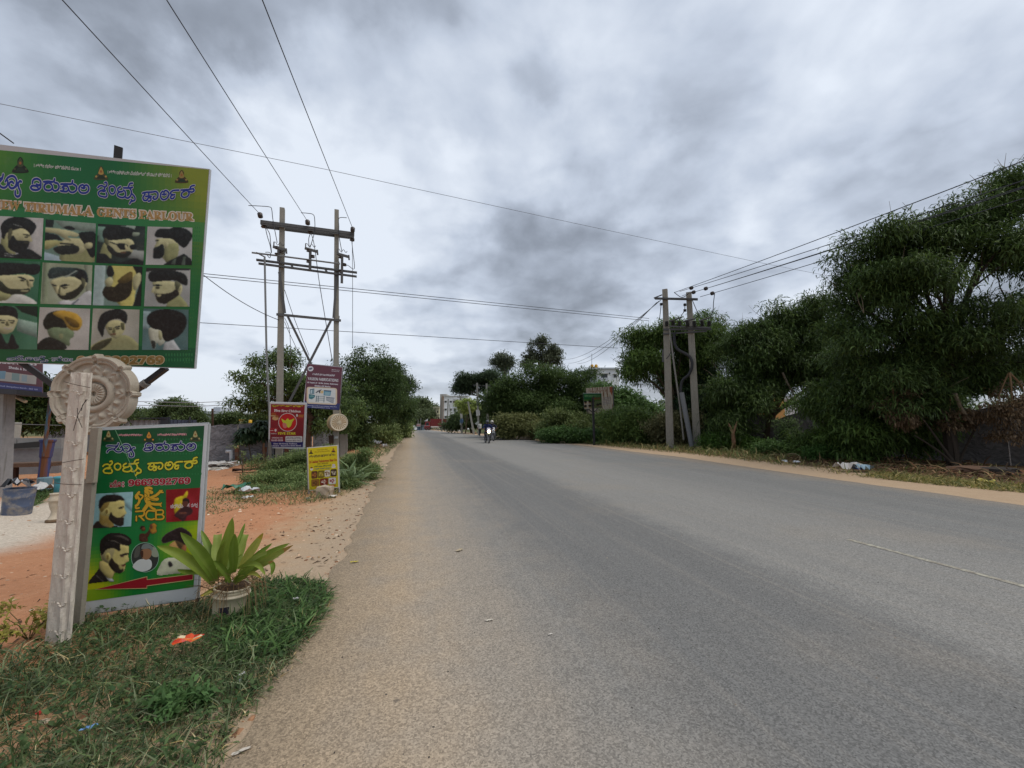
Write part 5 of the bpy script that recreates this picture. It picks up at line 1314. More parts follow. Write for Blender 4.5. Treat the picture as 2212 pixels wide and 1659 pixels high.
scrap('fallen_leaf', 'yellow leaf at the broken asphalt edge', 'leaf', 764, 1219, .03, .08, alb((186, 170, 60)), .01, .2, dz=.003)
scrap('paper_scrap', 'small cream paper flake on mid asphalt', 'paper scrap', 1057, 1346, .02, .05, alb((200, 192, 176)), .006, .1, dz=.003)
scrap('paper_scrap', 'white flake on the grey asphalt right of the middle of the photo bottom', 'paper scrap', 1189, 1377, .015, .035, alb((200, 194, 184)), .006, .3, dz=.003)

# dead leaves, twigs and crumbs blown over the sandy shoulder
n = 900; ys = 2.5 + 11 * rng.random(n); xs = -.8 - 3.0 * rng.random(n) ** 1.6
b = np.stack([xs, ys, [H(a_, c_) + .006 for a_, c_ in zip(xs, ys)]], 1); d = rng.normal(0, 1, (n, 3)); d[:, 2] = .05
Vv, Fv = leaf_arrays(b, d, .02 + .09 * rng.random(n) ** 2.5, .008 + .02 * rng.random(n), .2 + .3 * rng.random(n)); lc = np.array([alb(c) for c in ((90, 66, 48), (66, 50, 40), (150, 124, 92), (110, 84, 60))])
kind(npmesh('leaf_litter', Vv, Fv, np.repeat(lc[rng.integers(0, 4, n)], 2, 0), M_bark), 'stuff')
# ============================================================ POWER POLES AND WIRES
CONC = alb((142, 138, 128)); IRON = alb((84, 83, 82)); GALV = alb((120, 122, 122)); PORC = alb((70, 62, 58))
class Plane:
    def __init__(s, A, B):
        s.o = np.array(A, float); e = np.array(B, float) - s.o; e[2] = 0; s.e = e / np.linalg.norm(e)
        n = np.cross(s.e, (0, 0, 1.0)); n /= np.linalg.norm(n)
        if n @ (CAMP - s.o) < 0: n = -n
        s.n = n
    def at(s, x, y, off=0.0):
        d = ray(x, y); t = ((s.o + s.n * off - CAMP) @ s.n) / (d @ s.n); return CAMP + d * t
def insulator(mb, c, d, r=.07, n=3, col=PORC):
    d = np.array(d, float); d /= np.linalg.norm(d)
    prof = []
    for k in range(n):
        h = k * .055; prof += [(r * .35, h), (r, h + .015), (r * .9, h + .03), (r * .35, h + .045)]
    mb.lathe(prof, c, col, 10, d)
hB1 = G(603, 1020); hB2 = G(726, 1015); hp = Plane(hB1, hB2)
t_h = thing('power_pole_frame', 'twin concrete pole frame with switchgear and crossarm beside the three roadside signs', 'power pole', hB1)
PW = hp.e
for (bp, tx, ty) in ((hB1, *KB(882, 116)), (hB2, *KB(1445, 136))):
    tp = hp.at(tx, ty); mb = MB()
    mb.bar(bp - np.array([0, 0, .2]), tp, .19, .22, CONC, hp.n, .72); mb.build('pole', M_conc, t_h)
mb = MB(); a, b = hp.at(*KB(655, 262), .14), hp.at(*KB(1628, 388), .14)
for o in (.0, -.26):
    oo = hp.n * o; mb.bar(a + oo, b + oo, .05, .10, IRON, hp.n)
    for zz_ in (-.045, .045): mb.bar(a + oo + hp.n * .035 + np.array([0, 0, zz_]), b + oo + hp.n * .035 + np.array([0, 0, zz_]), .06, .012, IRON, hp.n)
mb.build('crossarm', M_steel, t_h)
INS_L = []
for (ix, iy, jx, jy) in ((655, 205, 690, 285), (1145, 278, 1172, 350), (1610, 350, 1606, 425)):
    c = hp.at(*KB(ix, iy), .22); INS_L.append(c + hp.n * .12 + np.array([0, 0, .04])); mb = MB(); insulator(mb, c, hp.n + np.array([0, 0, .35]), .075, 3); mb.build('insulator', M_plastic, t_h, True)
    c = hp.at(*KB(jx, jy), .0); mb = MB(); insulator(mb, c, (0, 0, -1), .085, 2); mb.build('insulator', M_plastic, t_h, True)
for (q0, q1, hh) in (((612, 648), (1656, 781), .07), ((635, 686), (1653, 822), .06)):
    mb = MB(); mb.bar(hp.at(*KB(*q0), .17), hp.at(*KB(*q1), .17), .06, hh, alb((78, 78, 78)), hp.n); mb.build('platform_beam', M_steel, t_h)
mb = MB(); mb.tube([hp.at(*KB(565, 573), .25), hp.at(*KB(840, 606), .25), hp.at(*KB(1480, 690), .25)], .028, GALV, 8); mb.build('operating_rod', M_steel, t_h)
mb = MB()
for x in (980, 1332): mb = MB(); mb.bar(hp.at(*KB(x - 12, 695 + (x - 980) * .125), .17), hp.at(*KB(x + 12, 728 + (x - 980) * .125), .17), .05, .05, alb((78, 78, 78)), hp.n); mb.build('platform_tie', M_steel, t_h)

for (x, y0, y1) in ((845, 520, 660), (1172, 535, 760), (1502, 590, 890)):
    mb = MB(); tp_ = hp.at(*KB(x, y0), .26); bt = hp.at(*KB(x - 4, y1), .22)
    mb.bar(bt, tp_, .08, .06, IRON, hp.n)
    for k in range(3):
        q = bt + (tp_ - bt) * (.35 + .25 * k); insulator(mb, q + hp.e * (.07 if k % 2 else -.05), (0, 0, 1), .07, 2)
    mb.bar(tp_ + hp.e * -.16, tp_ + hp.e * .2 + np.array([0, 0, -.06]), .07, .07, IRON, hp.n); mb.bar(tp_ + hp.e * .2, tp_ + hp.e * .22 + np.array([0, 0, -.16]), .05, .05, IRON, hp.n)
    mb.bar(tp_ + hp.e * -.14, tp_ + hp.e * -.14 + np.array([0, 0, .16]), .03, .03, IRON, hp.n)
    mb.tube([tp_ + hp.e * k_ * .03 + np.array([0, 0, .12 + .05 * math.sin(k_ * 1.3)]) for k_ in range(-5, 6)], .01, IRON, 5)
    mb.build('switch_unit', M_steel, t_h)
for q0, q1, w_ in (((850, 775), (908, 1200), .07), ((1448, 775), (1412, 1250), .07), ((820, 1213), (1490, 1278), .075)):
    mb = MB(); mb.bar(hp.at(*KB(*q0), .13), hp.at(*KB(*q1), .13), w_, .04, IRON, hp.n); mb.build('brace', M_steel, t_h)
for k_, (p0, p1) in enumerate(((KB(938, 1235), KC(1330, 560)), (KB(1385, 1278), KC(880, 640)))):
    mb = MB(); mb.bar(hp.at(*p0, .12 + .06 * k_), hp.at(*p1, .12 + .06 * k_), .07, .04, IRON, hp.n); mb.build('cross_brace', M_steel, t_h)
for q in ((882, 560), (872, 1205), (1445, 1262), (1445, 700), (872, 790)):
    mb = MB(); mb.bar(hp.at(*KB(q[0] - 28, q[1] - 3), .02), hp.at(*KB(q[0] + 28, q[1] + 4), .02), .22, .09, IRON, hp.n); mb.build('clamp', M_steel, t_h)
mb = MB(); mb.tube([hp.at(*KB(612, 572), .3), hp.at(*KB(706, 622), .3)], .022, IRON, 6); mb.tube([hp.at(*KB(698, 628), .3), hp.at(*KB(718, 1640), .3), hp.at(*KC(722, 640), .32), hp.at(*KC(728, 1250), .34)], .028, GALV, 8)
mb.tube([hp.at(*KC(727, 960), .34), hp.at(*KC(730, 1260), .34)], .045, alb((110, 104, 96)), 8); mb.build('operating_pipe', M_steel, t_h)
mb = MB(); mb.bar(hp.at(*KC(790, 1010), .05), hp.at(*KC(786, 1290), .05), .10, .05, alb((22, 22, 24)), hp.n); mb.build('cable_cover', M_steel, t_h)
def jumper(pts, off=.2, r=.011): 
    mb = MB(); mb.tube([hp.at(*KB(*p), off) for p in catmull(pts, 4, False)], r, alb((64, 64, 68)), 5); mb.build('jumper_wire', M_wire, t_h)
jumper([(530, 85), (640, 90), (750, 100), (772, 130), (785, 240), (828, 470)]); jumper([(1075, 160), (1140, 165), (1200, 178), (1217, 230), (1215, 360), (1170, 520)])
jumper([(1550, 212), (1470, 215), (1468, 300), (1470, 400), (1500, 570)]); jumper([(705, 310), (725, 400), (755, 500), (768, 580)]); jumper([(715, 320), (750, 380), (760, 480), (770, 570)])
jumper([(1175, 370), (1155, 430), (1160, 520)]); jumper([(1180, 370), (1215, 510), (1260, 850), (1330, 1280), (1400, 1700)], .24); jumper([(1600, 440), (1612, 560), (1628, 740), (1560, 705), (1505, 705)])
jumper([(1606, 450), (1610, 900), (1610, 1560)], .2, .008); jumper([(905, 960), (1010, 1270), (1160, 1640)], .2, .009); jumper([(905, 1250), (955, 1380), (970, 1650)], .2, .008); jumper([(905, 1290), (960, 1420), (1070, 1650)], .2, .008)
jumper([(705, 570), (740, 570), (760, 585), (750, 630), (720, 590)], .28)
# ---- right-hand twin pole
rB2 = G(1507, 969); rB1 = G(1448, 966)
d2 = axd(rB2); rB1 = atd(1448, 966, d2 * 1.03); rB1[2] = 0
rp = Plane(rB1, rB2)
t_r = thing('power_pole_frame', 'twin concrete pole frame with cable drop among the dark trees right of the road', 'power pole', rB2)
for bp, q in ((rB1, KE(1288, 84)), (rB2, KE(1500, 111))):
    mb = MB(); mb.bar(bp - np.array([0, 0, .3]), rp.at(*q), .42, .32, alb((150, 144, 132)), rp.n, .72); mb.build('pole', M_conc, t_r)
mb = MB(); mb.bar(rp.at(*KE(1198, 164), .22), rp.at(*KE(1580, 172), .22), .10, .20, IRON, rp.n); mb.bar(rp.at(*KE(1190, 160), .22), rp.at(*KE(1262, 132), .05), .06, .06, IRON, rp.n); mb.build('crossarm', M_steel, t_r)
mb = MB(); mb.bar(rp.at(*KE(1275, 440), .25), rp.at(*KE(1700, 436), .25), .12, .09, IRON, rp.n); mb.bar(rp.at(*KE(1330, 412), .55), rp.at(*KE(1690, 424), .55), .09, .07, IRON, rp.n); mb.bar(rp.at(*KE(1270, 480), .22), rp.at(*KE(1660, 455), .22), .09, .09, IRON, rp.n); mb.build('switch_platform', M_steel, t_r)
for x in (1305, 1362, 1420, 1490, 1550, 1620, 1683):
    mb = MB(); insulator(mb, rp.at(*KE(x, 412), .3 + .2 * (x % 3)), (0, 0, 1), .125, 6, alb((40, 38, 38))); mb.build('insulator', M_plastic, t_r, True)
mb = MB(); mb.tube([rp.at(*KE(1330, 368), .5), rp.at(*KE(1440, 330), .5)], .05, IRON, 6); mb.tube([rp.at(*KE(1450, 368), .5), rp.at(*KE(1560, 342), .5)], .05, IRON, 6); mb.tube([rp.at(*KE(1590, 365), .5), rp.at(*KE(1700, 330), .5)], .05, IRON, 6); mb.build('switch_blades', M_steel, t_r)
for x, y in ((1290, 645), (1290, 700), (1530, 652), (1535, 697), (1322, 1148), (1556, 1148)):
    mb = MB(); mb.bar(rp.at(*KE(x - 26, y), .02), rp.at(*KE(x + 26, y), .02), .4, .09, IRON, rp.n); mb.build('clamp', M_steel, t_r)
mb = MB(); mb.tube([rp.at(*KE(*p), .35) for p in catmull([(1370, 470), (1372, 550), (1400, 615), (1470, 655), (1515, 690), (1530, 760), (1500, 840), (1440, 900), (1425, 1010)], 4, False)], .085, alb((52, 52, 54)), 8); mb.build('cable', M_wire, t_r)
mb = MB(); mb.tube([rp.at(*KE(1436, 1000), .4), rp.at(*KE(1470, 1180), .4), rp.at(*KE(1528, 1480), .4)], .14, alb((118, 120, 122)), 10); mb.build('cable_pipe', M_steel, t_r)
mb = MB(); mb.tube([rp.at(*KE(1330, 440), .4), rp.at(*KE(1370, 760), .4), rp.at(*KE(1420, 1110), .4), rp.at(*KE(1455, 1420), .4)], .05, alb((128, 124, 116)), 8); mb.build('earthing_pipe', M_steel, t_r)
for q in ([(1255, 205), (1250, 260), (1240, 345)], [(1465, 205), (1462, 270), (1430, 320)], [(1730, 118), (1720, 200), (1715, 270), (1690, 330)], [(1530, 175), (1570, 270), (1590, 310), (1550, 345)], [(1385, 455), (1340, 640), (1300, 700)], [(1370, 110), (1440, 155), (1500, 120)]):
    mb = MB(); mb.tube([rp.at(*KE(*p), .3) for p in catmull(q, 4, False)], .022, alb((56, 56, 60)), 5); mb.build('jumper_wire', M_wire, t_r)
for x, y in ((1255, 205), (1465, 210), (1465, 260)):
    mb = MB(); insulator(mb, rp.at(*KE(x, y), .3), (0, 0, -1), .10, 3, alb((50, 48, 48))); mb.build('insulator', M_plastic, t_r, True)

def wire(label, pts, r, sag=0.0, group=None, col=(62, 64, 70), n=14, beads=()):
    """span between points, hanging by sag metres"""
    mb = MB()
    for a, b in zip(pts, pts[1:]):
        a = np.array(a, float); b = np.array(b, float)
        P = [a + (b - a) * k / n - np.array([0, 0, sag * 4 * (k / n) * (1 - k / n)]) for k in range(n + 1)]
        mb.tube(P, r, alb(col), 5)
        for bd in beads: insulator(mb, a + (b - a) * bd - np.array([0, 0, sag * 4 * bd * (1 - bd)]), b - a, .11, 3)
    o = mb.build('overhead_wire', M_wire, None, loc=pts[0]); return tag(o, label, 'wire', group)
# three conductors running back over the camera from the left frame
NAMES = ('leftmost', 'middle', 'rightmost')
for (c, px, py, nm) in zip(INS_L, (142, 365, 570), (0, 0, 0), NAMES):
    e = atx(px, py, c[0]); e2 = e + (e - c) * 1.2
    wire('dark conductor sweeping to the top edge, %s of three from left pole frame' % nm, [c, e2], .0082, .05, 'conductors over the left verge', (52, 54, 60), 20)
# conductors from the right frame towards and past the camera
RW = [(KE(1370, 112), (2212, 338), .016, 'highest wire'), (KE(1420, 102), (2140, 405), .016, 'second wire from the top'), (KE(1440, 140), (2140, 418), .015, 'third wire from the top'), (KE(1545, 108), (2180, 408), .016, 'fourth wire from the top'), (KE(1600, 150), (2212, 420), .016, 'lowest wire')]
for p0, p1, r_, nm in RW:
    a = rp.at(*p0, .3); e = atx(*p1, a[0]) if True else None
    wire('%s running right from the right-hand pole frame above the dark trees' % nm, [a, a + (e - a) * 1.6], r_, .12, 'conductors over the right verge', (56, 58, 64), 20, (.045,) if nm != 'highest wire' else ())
for p0, p1, nm in ((KE(1250, 180), KE(395, 705), 'uppermost'), (KE(1232, 190), KE(430, 740), 'middle'), (KE(1215, 200), KE(505, 745), 'lowest')):
    a = rp.at(*p0, .2); e = atd(*p1, 75); wire('thin wire falling away left behind the right pole frame, %s of three' % nm, [a, e], .022, 1.0, 'wires to the far poles', (110, 114, 120))
# wires crossing over the road
far = rp.at(*KE(1290, 375)); L1 = atd(438, 592, 17.5)
d_ = L1 - atd(1400, 690, axd(far) + 1)
wire('upper wire of the close pair crossing the road behind the left pole frame', [L1 + d_ * .5, atd(1402, 688, axd(far) + 1.5)], .016, .0, 'wires crossing the road')
wire('lower wire of the close pair crossing the road behind the left pole frame', [atd(200, 568, 17.4), atd(438, 597, 17.6), atd(1402, 693, axd(far) + 1.4)], .016, .0, 'wires crossing the road')
wire('single wire crossing low over the road towards the right pole frame', [atd(150, 680, 19), atd(430, 697, 20), atd(1335, 752, axd(far) + 3)], .016, .0, 'wires crossing the road')
wire('long thin wire crossing the whole sky from upper left to the right-hand trees', [atd(-140, 196, 12), atd(700, 365, 15), atd(1240, 482, 19), atd(1640, 567, 24), atd(1800, 598, 27)], .0085, .0, None, (120, 124, 132))
wire('service wire sagging from behind the billboard to the left pole frame', [atd(300, 490, 10), atd(437, 592, 11), hp.at(*KB(845, 1272), .1)], .011, .12, None)
wire('short dark wire at the far left edge above the billboard', [atd(-80, 230, 6), atd(30, 310, 6.4)], .010, 0, None)
for y0, y1, nm in ((867, 866, 'upper'), (875, 874, 'lower')):
    wire('faint %s wire low in the sky over the corrugated fence' % nm, [atd(285, y0, 40), atd(420, y0 + 3, 40), atd(505, y1, 41)], .03, .0, 'faint wires over the fence', (140, 144, 150))

# ============================================================ SIGNS AT THE LEFT POLE FRAME
# red chicken-shop sign
rs = Board([KD(994, 352), KD(1532, 366), KD(1500, 1042), KD(970, 1025)], axd(hB1) - .35)
t_s = thing('advert_sign', 'crimson fried chicken shop sign with white frame on the left concrete pole', 'advert sign', rs.uv(.5, 1))
mb = MB(); mb.slab([rs.P[0], rs.P[3], rs.P[2], rs.P[1]], rs.n, .02, alb((200, 202, 204))); mb.build('panel', M_print, t_s)
print_sheet(rs, 'print_background', t_s, [(106, 62), (634, 76), (606, 734), (90, 736)], lambda u, v: lerp((142, 18, 38), (110, 20, 36), v) if v < .865 else (34, 34, 100), 14, 22, K4)
mb = MB(); qq = [p - rs.n * .03 for p in rs.P]
for a, b in ((0, 1), (1, 2), (2, 3), (3, 0)): mb.bar(qq[a], qq[b], .03, .02, alb((196, 198, 200)), rs.n)
mb.build('frame', M_steel, t_s)
a = Art(rs, K4)
a.text('ಫೈವ್ ಸ್ಟಾರ್ ಚಿಕನ್', [(120, 72), (612, 82), (612, 126), (120, 112)], (206, 196, 50), .05, (90, 60, 20), .04); a.text(serif('Five Star Chicken'), [(158, 142), (572, 158), (572, 196), (158, 184)], (210, 206, 206), .03); a.done('heading', t_s)
a = Art(rs, K4); a.ring((206, 200, 200), 368, 346, 140, 9); a.disc((190, 16, 30), 368, 346, 136)
a.smooth((200, 206, 60), [(272, 290), (330, 320), (368, 285), (400, 312), (474, 288), (440, 345), (420, 400), (380, 430), (340, 390), (300, 360)]); a.smooth((206, 120, 110), [(290, 362), (345, 366), (352, 430), (304, 430)]); a.done('round_emblem', t_s)
a = Art(rs, K4); a.text(bold('FIVE STAR'), [(220, 500), (496, 500), (494, 540), (220, 538)], (206, 196, 50), .03); a.done('brand_line', t_s)
a = Art(rs, K4)
a.smooth((150, 74, 34), [(108, 225), (120, 205), (150, 195), (185, 210), (190, 230), (150, 238)]); a.poly((196, 170, 120), [(106, 238), (190, 240), (188, 254), (108, 252)]); a.poly((120, 50, 30), [(106, 252), (192, 254), (190, 268), (108, 266)])
a.smooth((196, 160, 110), [(135, 270), (165, 256), (220, 268), (222, 300), (180, 316), (132, 300)]); a.smooth((150, 90, 44), [(176, 246), (222, 242), (222, 268), (190, 270)]); a.done('burger_picture', t_s)
a = Art(rs, K4)
for k in range(4): a.stroke((180, 110, 50), [(540 + k * 20, 270), (552 + k * 20, 232)], 15, 2)
a.disc((206, 200, 200), 514, 240, 15, 22); a.poly((150, 30, 40), [(500, 262), (618, 274), (604, 302), (508, 290)]); a.done('snack_picture', t_s)
a = Art(rs, K4); a.poly((196, 80, 90), [(92, 436), (210, 438), (208, 508), (92, 504)]); a.poly((150, 20, 36), [(95, 439), (207, 441), (205, 505), (95, 501)]); a.smooth((206, 200, 200), [(180, 450), (197, 460), (194, 478), (180, 496), (166, 478), (164, 460)]); a.text(bold('Location'), [(96, 466), (148, 468), (148, 480), (96, 478)], (206, 200, 200), .03)
a.text(bold('Available'), [(104, 515), (196, 518), (196, 530), (104, 527)], (206, 200, 200), .03); a.done('location_badge', t_s)
a = Art(rs, K4); a.text(bold('OPENING ON'), [(122, 576), (290, 578), (290, 600), (122, 600)], (200, 180, 186), .02); a.text(bold('10-05-2026'), [(110, 614), (296, 612), (296, 640), (110, 642)], (206, 186, 192), .03); a.done('opening_date', t_s)
a = Art(rs, K4); a.poly((206, 202, 202), rounded(334, 562, 598, 654, 16)); 
for t_, q in (('Pre Order Available', [(360, 570), (566, 572), (566, 588), (360, 586)]), ('Before Visiting Outlet', [(350, 590), (582, 594), (582, 610), (350, 608)]), ('Contact: 8972174127', [(344, 620), (580, 620), (580, 642), (344, 642)])): a.text(bold(t_), q, (60, 24, 40), .01)
a.done('order_note', t_s)
a = Art(rs, K4); a.text(bold('Near SB Group Yadigur,'), [(150, 668), (520, 668), (520, 696), (150, 696)], (200, 196, 210), .02); a.text(bold('Kadigere - Bagaluru Main Road'), [(96, 702), (575, 698), (575, 726), (96, 728)], (200, 196, 210), .02); a.done('address_line', t_s)
# maroon fabrication sign
ms = Board([KC(1110, 172), KC(1458, 205), KC(1420, 632), KC(1062, 600)], axd(hB2) - 1.05)
t_m = thing('advert_sign', 'maroon metalwork sign with picture panel fixed across the right concrete pole', 'advert sign', ms.uv(.5, 1))
mb = MB(); mb.slab([ms.P[0], ms.P[3], ms.P[2], ms.P[1]], ms.n, .02, alb((186, 184, 190))); mb.build('panel', M_print, t_m)
mb = MB(); qq = [p - ms.n * .035 for p in ms.P]
for a, b in ((0, 1), (1, 2), (2, 3), (3, 0)): mb.bar(qq[a], qq[b], .03, .03, IRON, ms.n)
mb.build('frame', M_steel, t_m)
def maroon_col(u, v): return lerp((94, 52, 62), (84, 44, 58), v) if v < .875 else (44, 48, 96)
print_sheet(ms, 'print_background', t_m, [(190, 40), (1275, 150), (1178, 1470), (88, 1395)], maroon_col, 14, 20, K5)
GY = (196, 196, 200)
a = Art(ms, K5); a.disc(GY, 288, 188, 90, 82); a.smooth((90, 104, 124), [(230, 190), (260, 170), (330, 150), (345, 170), (320, 210), (250, 222)]); a.text(bold('YSF'), [(225, 165), (330, 165), (330, 215), (225, 215)], (60, 66, 90)); a.done('round_emblem', t_m)
a = Art(ms, K5); a.text('ಯಾಸಿನ್ ಫ್ಯಾಬ್ರಿಕೇಷನ್ಸ್', [(345, 318), (1045, 365), (1040, 445), (345, 392)], GY, .02); a.text(bold('YASEEN FABRICATIONS'), [(200, 450), (1155, 510), (1150, 600), (205, 535)], (204, 206, 208), -.005); a.done('heading', t_m)
a = Art(ms, K5); a.text(bold('All Types of : Grills, Gates, Staircase,'), [(175, 590), (1150, 650), (1148, 710), (175, 642)], GY, .02); a.text(bold('Sheds & SS Works'), [(415, 690), (905, 725), (905, 772), (415, 742)], GY, .02); a.text(bold('Syed Yaseen'), [(945, 205), (1190, 225), (1190, 250), (945, 232)], GY, .02); a.text(bold('Mob: 9886111712'), [(945, 250), (1180, 268), (1180, 290), (945, 270)], GY, .02); a.done('services_line', t_m)
def fab_picture(board, conv, parent, f):
    a = Art(board, conv)
    def P(pts): return [f(x, y) for x, y in pts]
    a.poly((196, 178, 152), P(rounded(165, 775, 1112, 1300, 70))); a.poly((196, 198, 196), P(rounded(215, 800, 1065, 1260, 40)))
    a.poly((64, 84, 96), P([(268, 850), (405, 820), (400, 990), (262, 994)])); a.poly((170, 190, 196), P([(290, 870), (340, 860), (330, 980), (284, 984)])); a.poly((120, 150, 160), P([(350, 850), (390, 842), (384, 980), (346, 984)]))
    a.poly((66, 60, 64), P([(440, 945), (520, 880), (640, 830), (590, 900), (590, 960), (560, 960), (540, 905), (470, 960)])); a.poly((196, 170, 120), P([(600, 880), (690, 870), (680, 960), (600, 960)]))
    a.poly((96, 140, 160), P([(700, 860), (930, 880), (905, 1030), (690, 1020)])); a.poly((50, 70, 90), P([(700, 855), (935, 860), (930, 892), (700, 884)])); a.poly((130, 160, 170), P([(735, 910), (890, 920), (880, 1010), (728, 1002)]))
    a.poly((60, 110, 116), P([(235, 1000), (430, 1020), (420, 1090), (330, 1160), (235, 1140)])); a.poly((150, 180, 176), P([(250, 1080), (330, 1040), (410, 1090), (330, 1060)]))
    for x in (460, 520, 700): a.poly((80, 100, 108), P([(x, 1040), (x + 22, 1040), (x + 12, 1240), (x - 10, 1236)]))
    for y in (1050, 1110, 1170): a.poly((90, 112, 118), P([(460, y), (730, y - 8), (730, y + 6), (460, y + 14)]))
    for k in range(9): a.poly((86, 96, 112), P([(780 + k * 28, 1060 + k * 4), (794 + k * 28, 1062 + k * 4), (788 + k * 26, 1160 + k * 11), (774 + k * 26, 1156 + k * 11)]))
    a.poly((86, 96, 112), P([(770, 1062), (1035, 1080), (1030, 1098), (770, 1080)])); a.poly((120, 130, 140), P([(770, 1150), (1000, 1250), (994, 1262), (766, 1166)]))
    a.done('picture_panel', parent)
fab_picture(ms, K5, t_m, lambda x, y: (x, y + (x - 640) * .045 - 5))
a = Art(ms, K5); a.text(bold('Address: Opp. Anandha Garage, Sugappura, Yadigur Road,'), [(165, 1318), (1110, 1365), (1108, 1392), (165, 1345)], (180, 184, 206), .01); a.text(bold('Bangalore North, Bengaluru - 562 149.'), [(330, 1372), (885, 1405), (885, 1425), (330, 1395)], (200, 202, 210), .01); a.done('address_line', t_m)
# yellow food sign standing on stones
ys_ = Board([K4(672, 740), K4(1145, 700), K4(1168, 1362), K4(694, 1416)], 8.75)
t_y = thing('advert_sign', 'bright yellow home-food sign with dish photos propped on stones by the road', 'advert sign', [ys_.uv(.5, 1)[0], ys_.uv(.5, 1)[1], 0])
mb = MB(); mb.slab([ys_.P[0], ys_.P[3], ys_.P[2], ys_.P[1]], ys_.n, .015, alb((200, 200, 190))); mb.build('panel', M_print, t_y)
print_sheet(ys_, 'print_background', t_y, [(684, 752), (1136, 712), (1156, 1352), (704, 1402)], lambda u, v: lerp((206, 190, 26), (176, 166, 24), v), 10, 12, K4)
mb = MB()
for k in (0, 1):
    e = [ys_.P[3], ys_.P[2]][k] - ys_.n * .03; tp_ = [ys_.P[0], ys_.P[1]][k] - ys_.n * .03; gg = e + (e - tp_) * .10; gg[2] = -.05
    mb = MB(); mb.bar(gg, tp_, .03, .03, alb((150, 150, 148))); mb.build('leg', M_steel, t_y)
a = Art(ys_, K4); DKB = (40, 40, 40)
a.text('ಶ್ರೀ ಲಕ್ಷ್ಮೀ ವೆಂಕಟೇಶ್ವರ ಪ್ರಸನ್ನ', [(815, 770), (990, 755), (990, 775), (815, 788)], (120, 84, 24), .02); a.text('ಶ್ರೀ ಮುನೇಶ್ವರ ಸ್ವಾಮಿ ಪ್ರಸನ್ನ', [(785, 800), (1020, 782), (1020, 802), (785, 820)], (120, 84, 24), .02); a.done('blessing_line', t_y)
deity(ys_, K4, 732, 808, 30, t_y, (110, 84, 30), (60, 50, 20)); deity(ys_, K4, 1080, 780, 32, t_y, (176, 110, 30), (110, 70, 24))
a = Art(ys_, K4); a.text('ಶ್ರೀ ಲಕ್ಷ್ಮೀ ವೆಂಕಟೇಶ್ವರ ಮನೆ ಊಟ', [(705, 858), (1112, 822), (1112, 868), (705, 908)], (26, 26, 50), .05); a.text(serif('Sri Lakshmi Venkateswara Mane Uta'), [(705, 942), (1132, 905), (1132, 950), (705, 988)], (150, 24, 30), .02); a.text(bold('VEG & NONVEG'), [(828, 985), (998, 970), (998, 990), (828, 1005)], (60, 44, 20)); a.text('ಬಿಸಿ ಊಟ ಸಿಗುತ್ತದೆ', [(780, 1020), (1040, 1000), (1040, 1030), (780, 1048)], (36, 90, 60), .03); a.text('ರುಚಿ ಶುಚಿ ಊಟ', [(785, 1062), (1040, 1042), (1040, 1064), (785, 1084)], (36, 90, 110), .03); a.done('heading', t_y)
a = Art(ys_, K4); a.smooth((206, 204, 196), [(716, 1072), (764, 1064), (752, 1094), (728, 1096)]); a.disc((120, 70, 30), 740, 1052, 18, 10); a.smooth((200, 196, 190), [(1052, 1036), (1114, 1030), (1108, 1050), (1062, 1056)]); a.disc((190, 186, 200), 1084, 1012, 24, 16); a.done('bowl_picture', t_y)
FD = [((738, 1106, 834, 1222), (90, 56, 30), (170, 110, 50)), ((840, 1098, 936, 1212), (110, 100, 30), (190, 170, 70)), ((940, 1086, 1030, 1196), (200, 196, 180), (110, 80, 50)), ((1038, 1074, 1132, 1188), (60, 44, 30), (196, 190, 170)),
      ((738, 1232, 862, 1342), (130, 92, 36), (80, 50, 24)), ((870, 1218, 996, 1326), (120, 44, 26), (206, 200, 190)), ((1002, 1204, 1122, 1312), (200, 196, 190), (120, 24, 30))]
for (x0, y0, x1, y1), c0, c1 in FD:
    a = Art(ys_, K4); k = -.085
    sh = lambda P: [(x, y + k * (x - (x0 + x1) / 2)) for x, y in P]
    a.poly((60, 40, 20), sh(rounded(x0, y0, x1, y1, 18))); a.poly(c0, sh(rounded(x0 + 4, y0 + 4, x1 - 4, y1 - 4, 15))); cx, cy = (x0 + x1) / 2, (y0 + y1) / 2
    for q in range(5): a.disc(lerp(c1, c0, q * .12), cx + 24 * math.cos(q * 2.3 + x0), cy + 20 * math.sin(q * 2.3 + x0), 20 - q, 13, 10, q)
    a.done('dish_photo', t_y)
a = Art(ys_, K4); a.poly((176, 40, 30), [(770, 1366), (940, 1325), (942, 1338), (1114, 1318), (1114, 1332), (942, 1352), (940, 1364)]); a.done('arrow', t_y)
# second, smaller rose
dr2 = axd(hB2) - .25; c2 = atd(*KD(2022, 648), dr2); z2 = CAMP - c2; z2[2] = 0; z2 = z2 / np.linalg.norm(z2) + RT * .22; z2 /= np.linalg.norm(z2); x2 = np.cross((0, 0, 1.0), z2); x2 /= np.linalg.norm(x2); y2 = np.cross(z2, x2)
t_r2 = thing('ceiling_rose', 'small round fluted plaster ceiling rose wired to the pole under the maroon sign', 'plaster ornament', c2)
R2 = 130 / 3.95 * .576 * dr2 / F_
mb = MB(); V = []; NT_, NRr = 96, 16
for j in range(NRr + 1):
    for i in range(NT_):
        th = 2 * math.pi * i / NT_; r = j / NRr
        h = .05 * abs(math.cos(th * 10)) * (1 if .18 < r < .8 else 0) + (.06 if .82 < r < .94 else 0) + (.05 if r < .16 else 0) - (.3 if r >= 1 else 0)
        V.append(c2 + (x2 * math.cos(th) + y2 * math.sin(th)) * r * R2 + z2 * h * R2)
mb.add(V, [], (0, 0, 0))
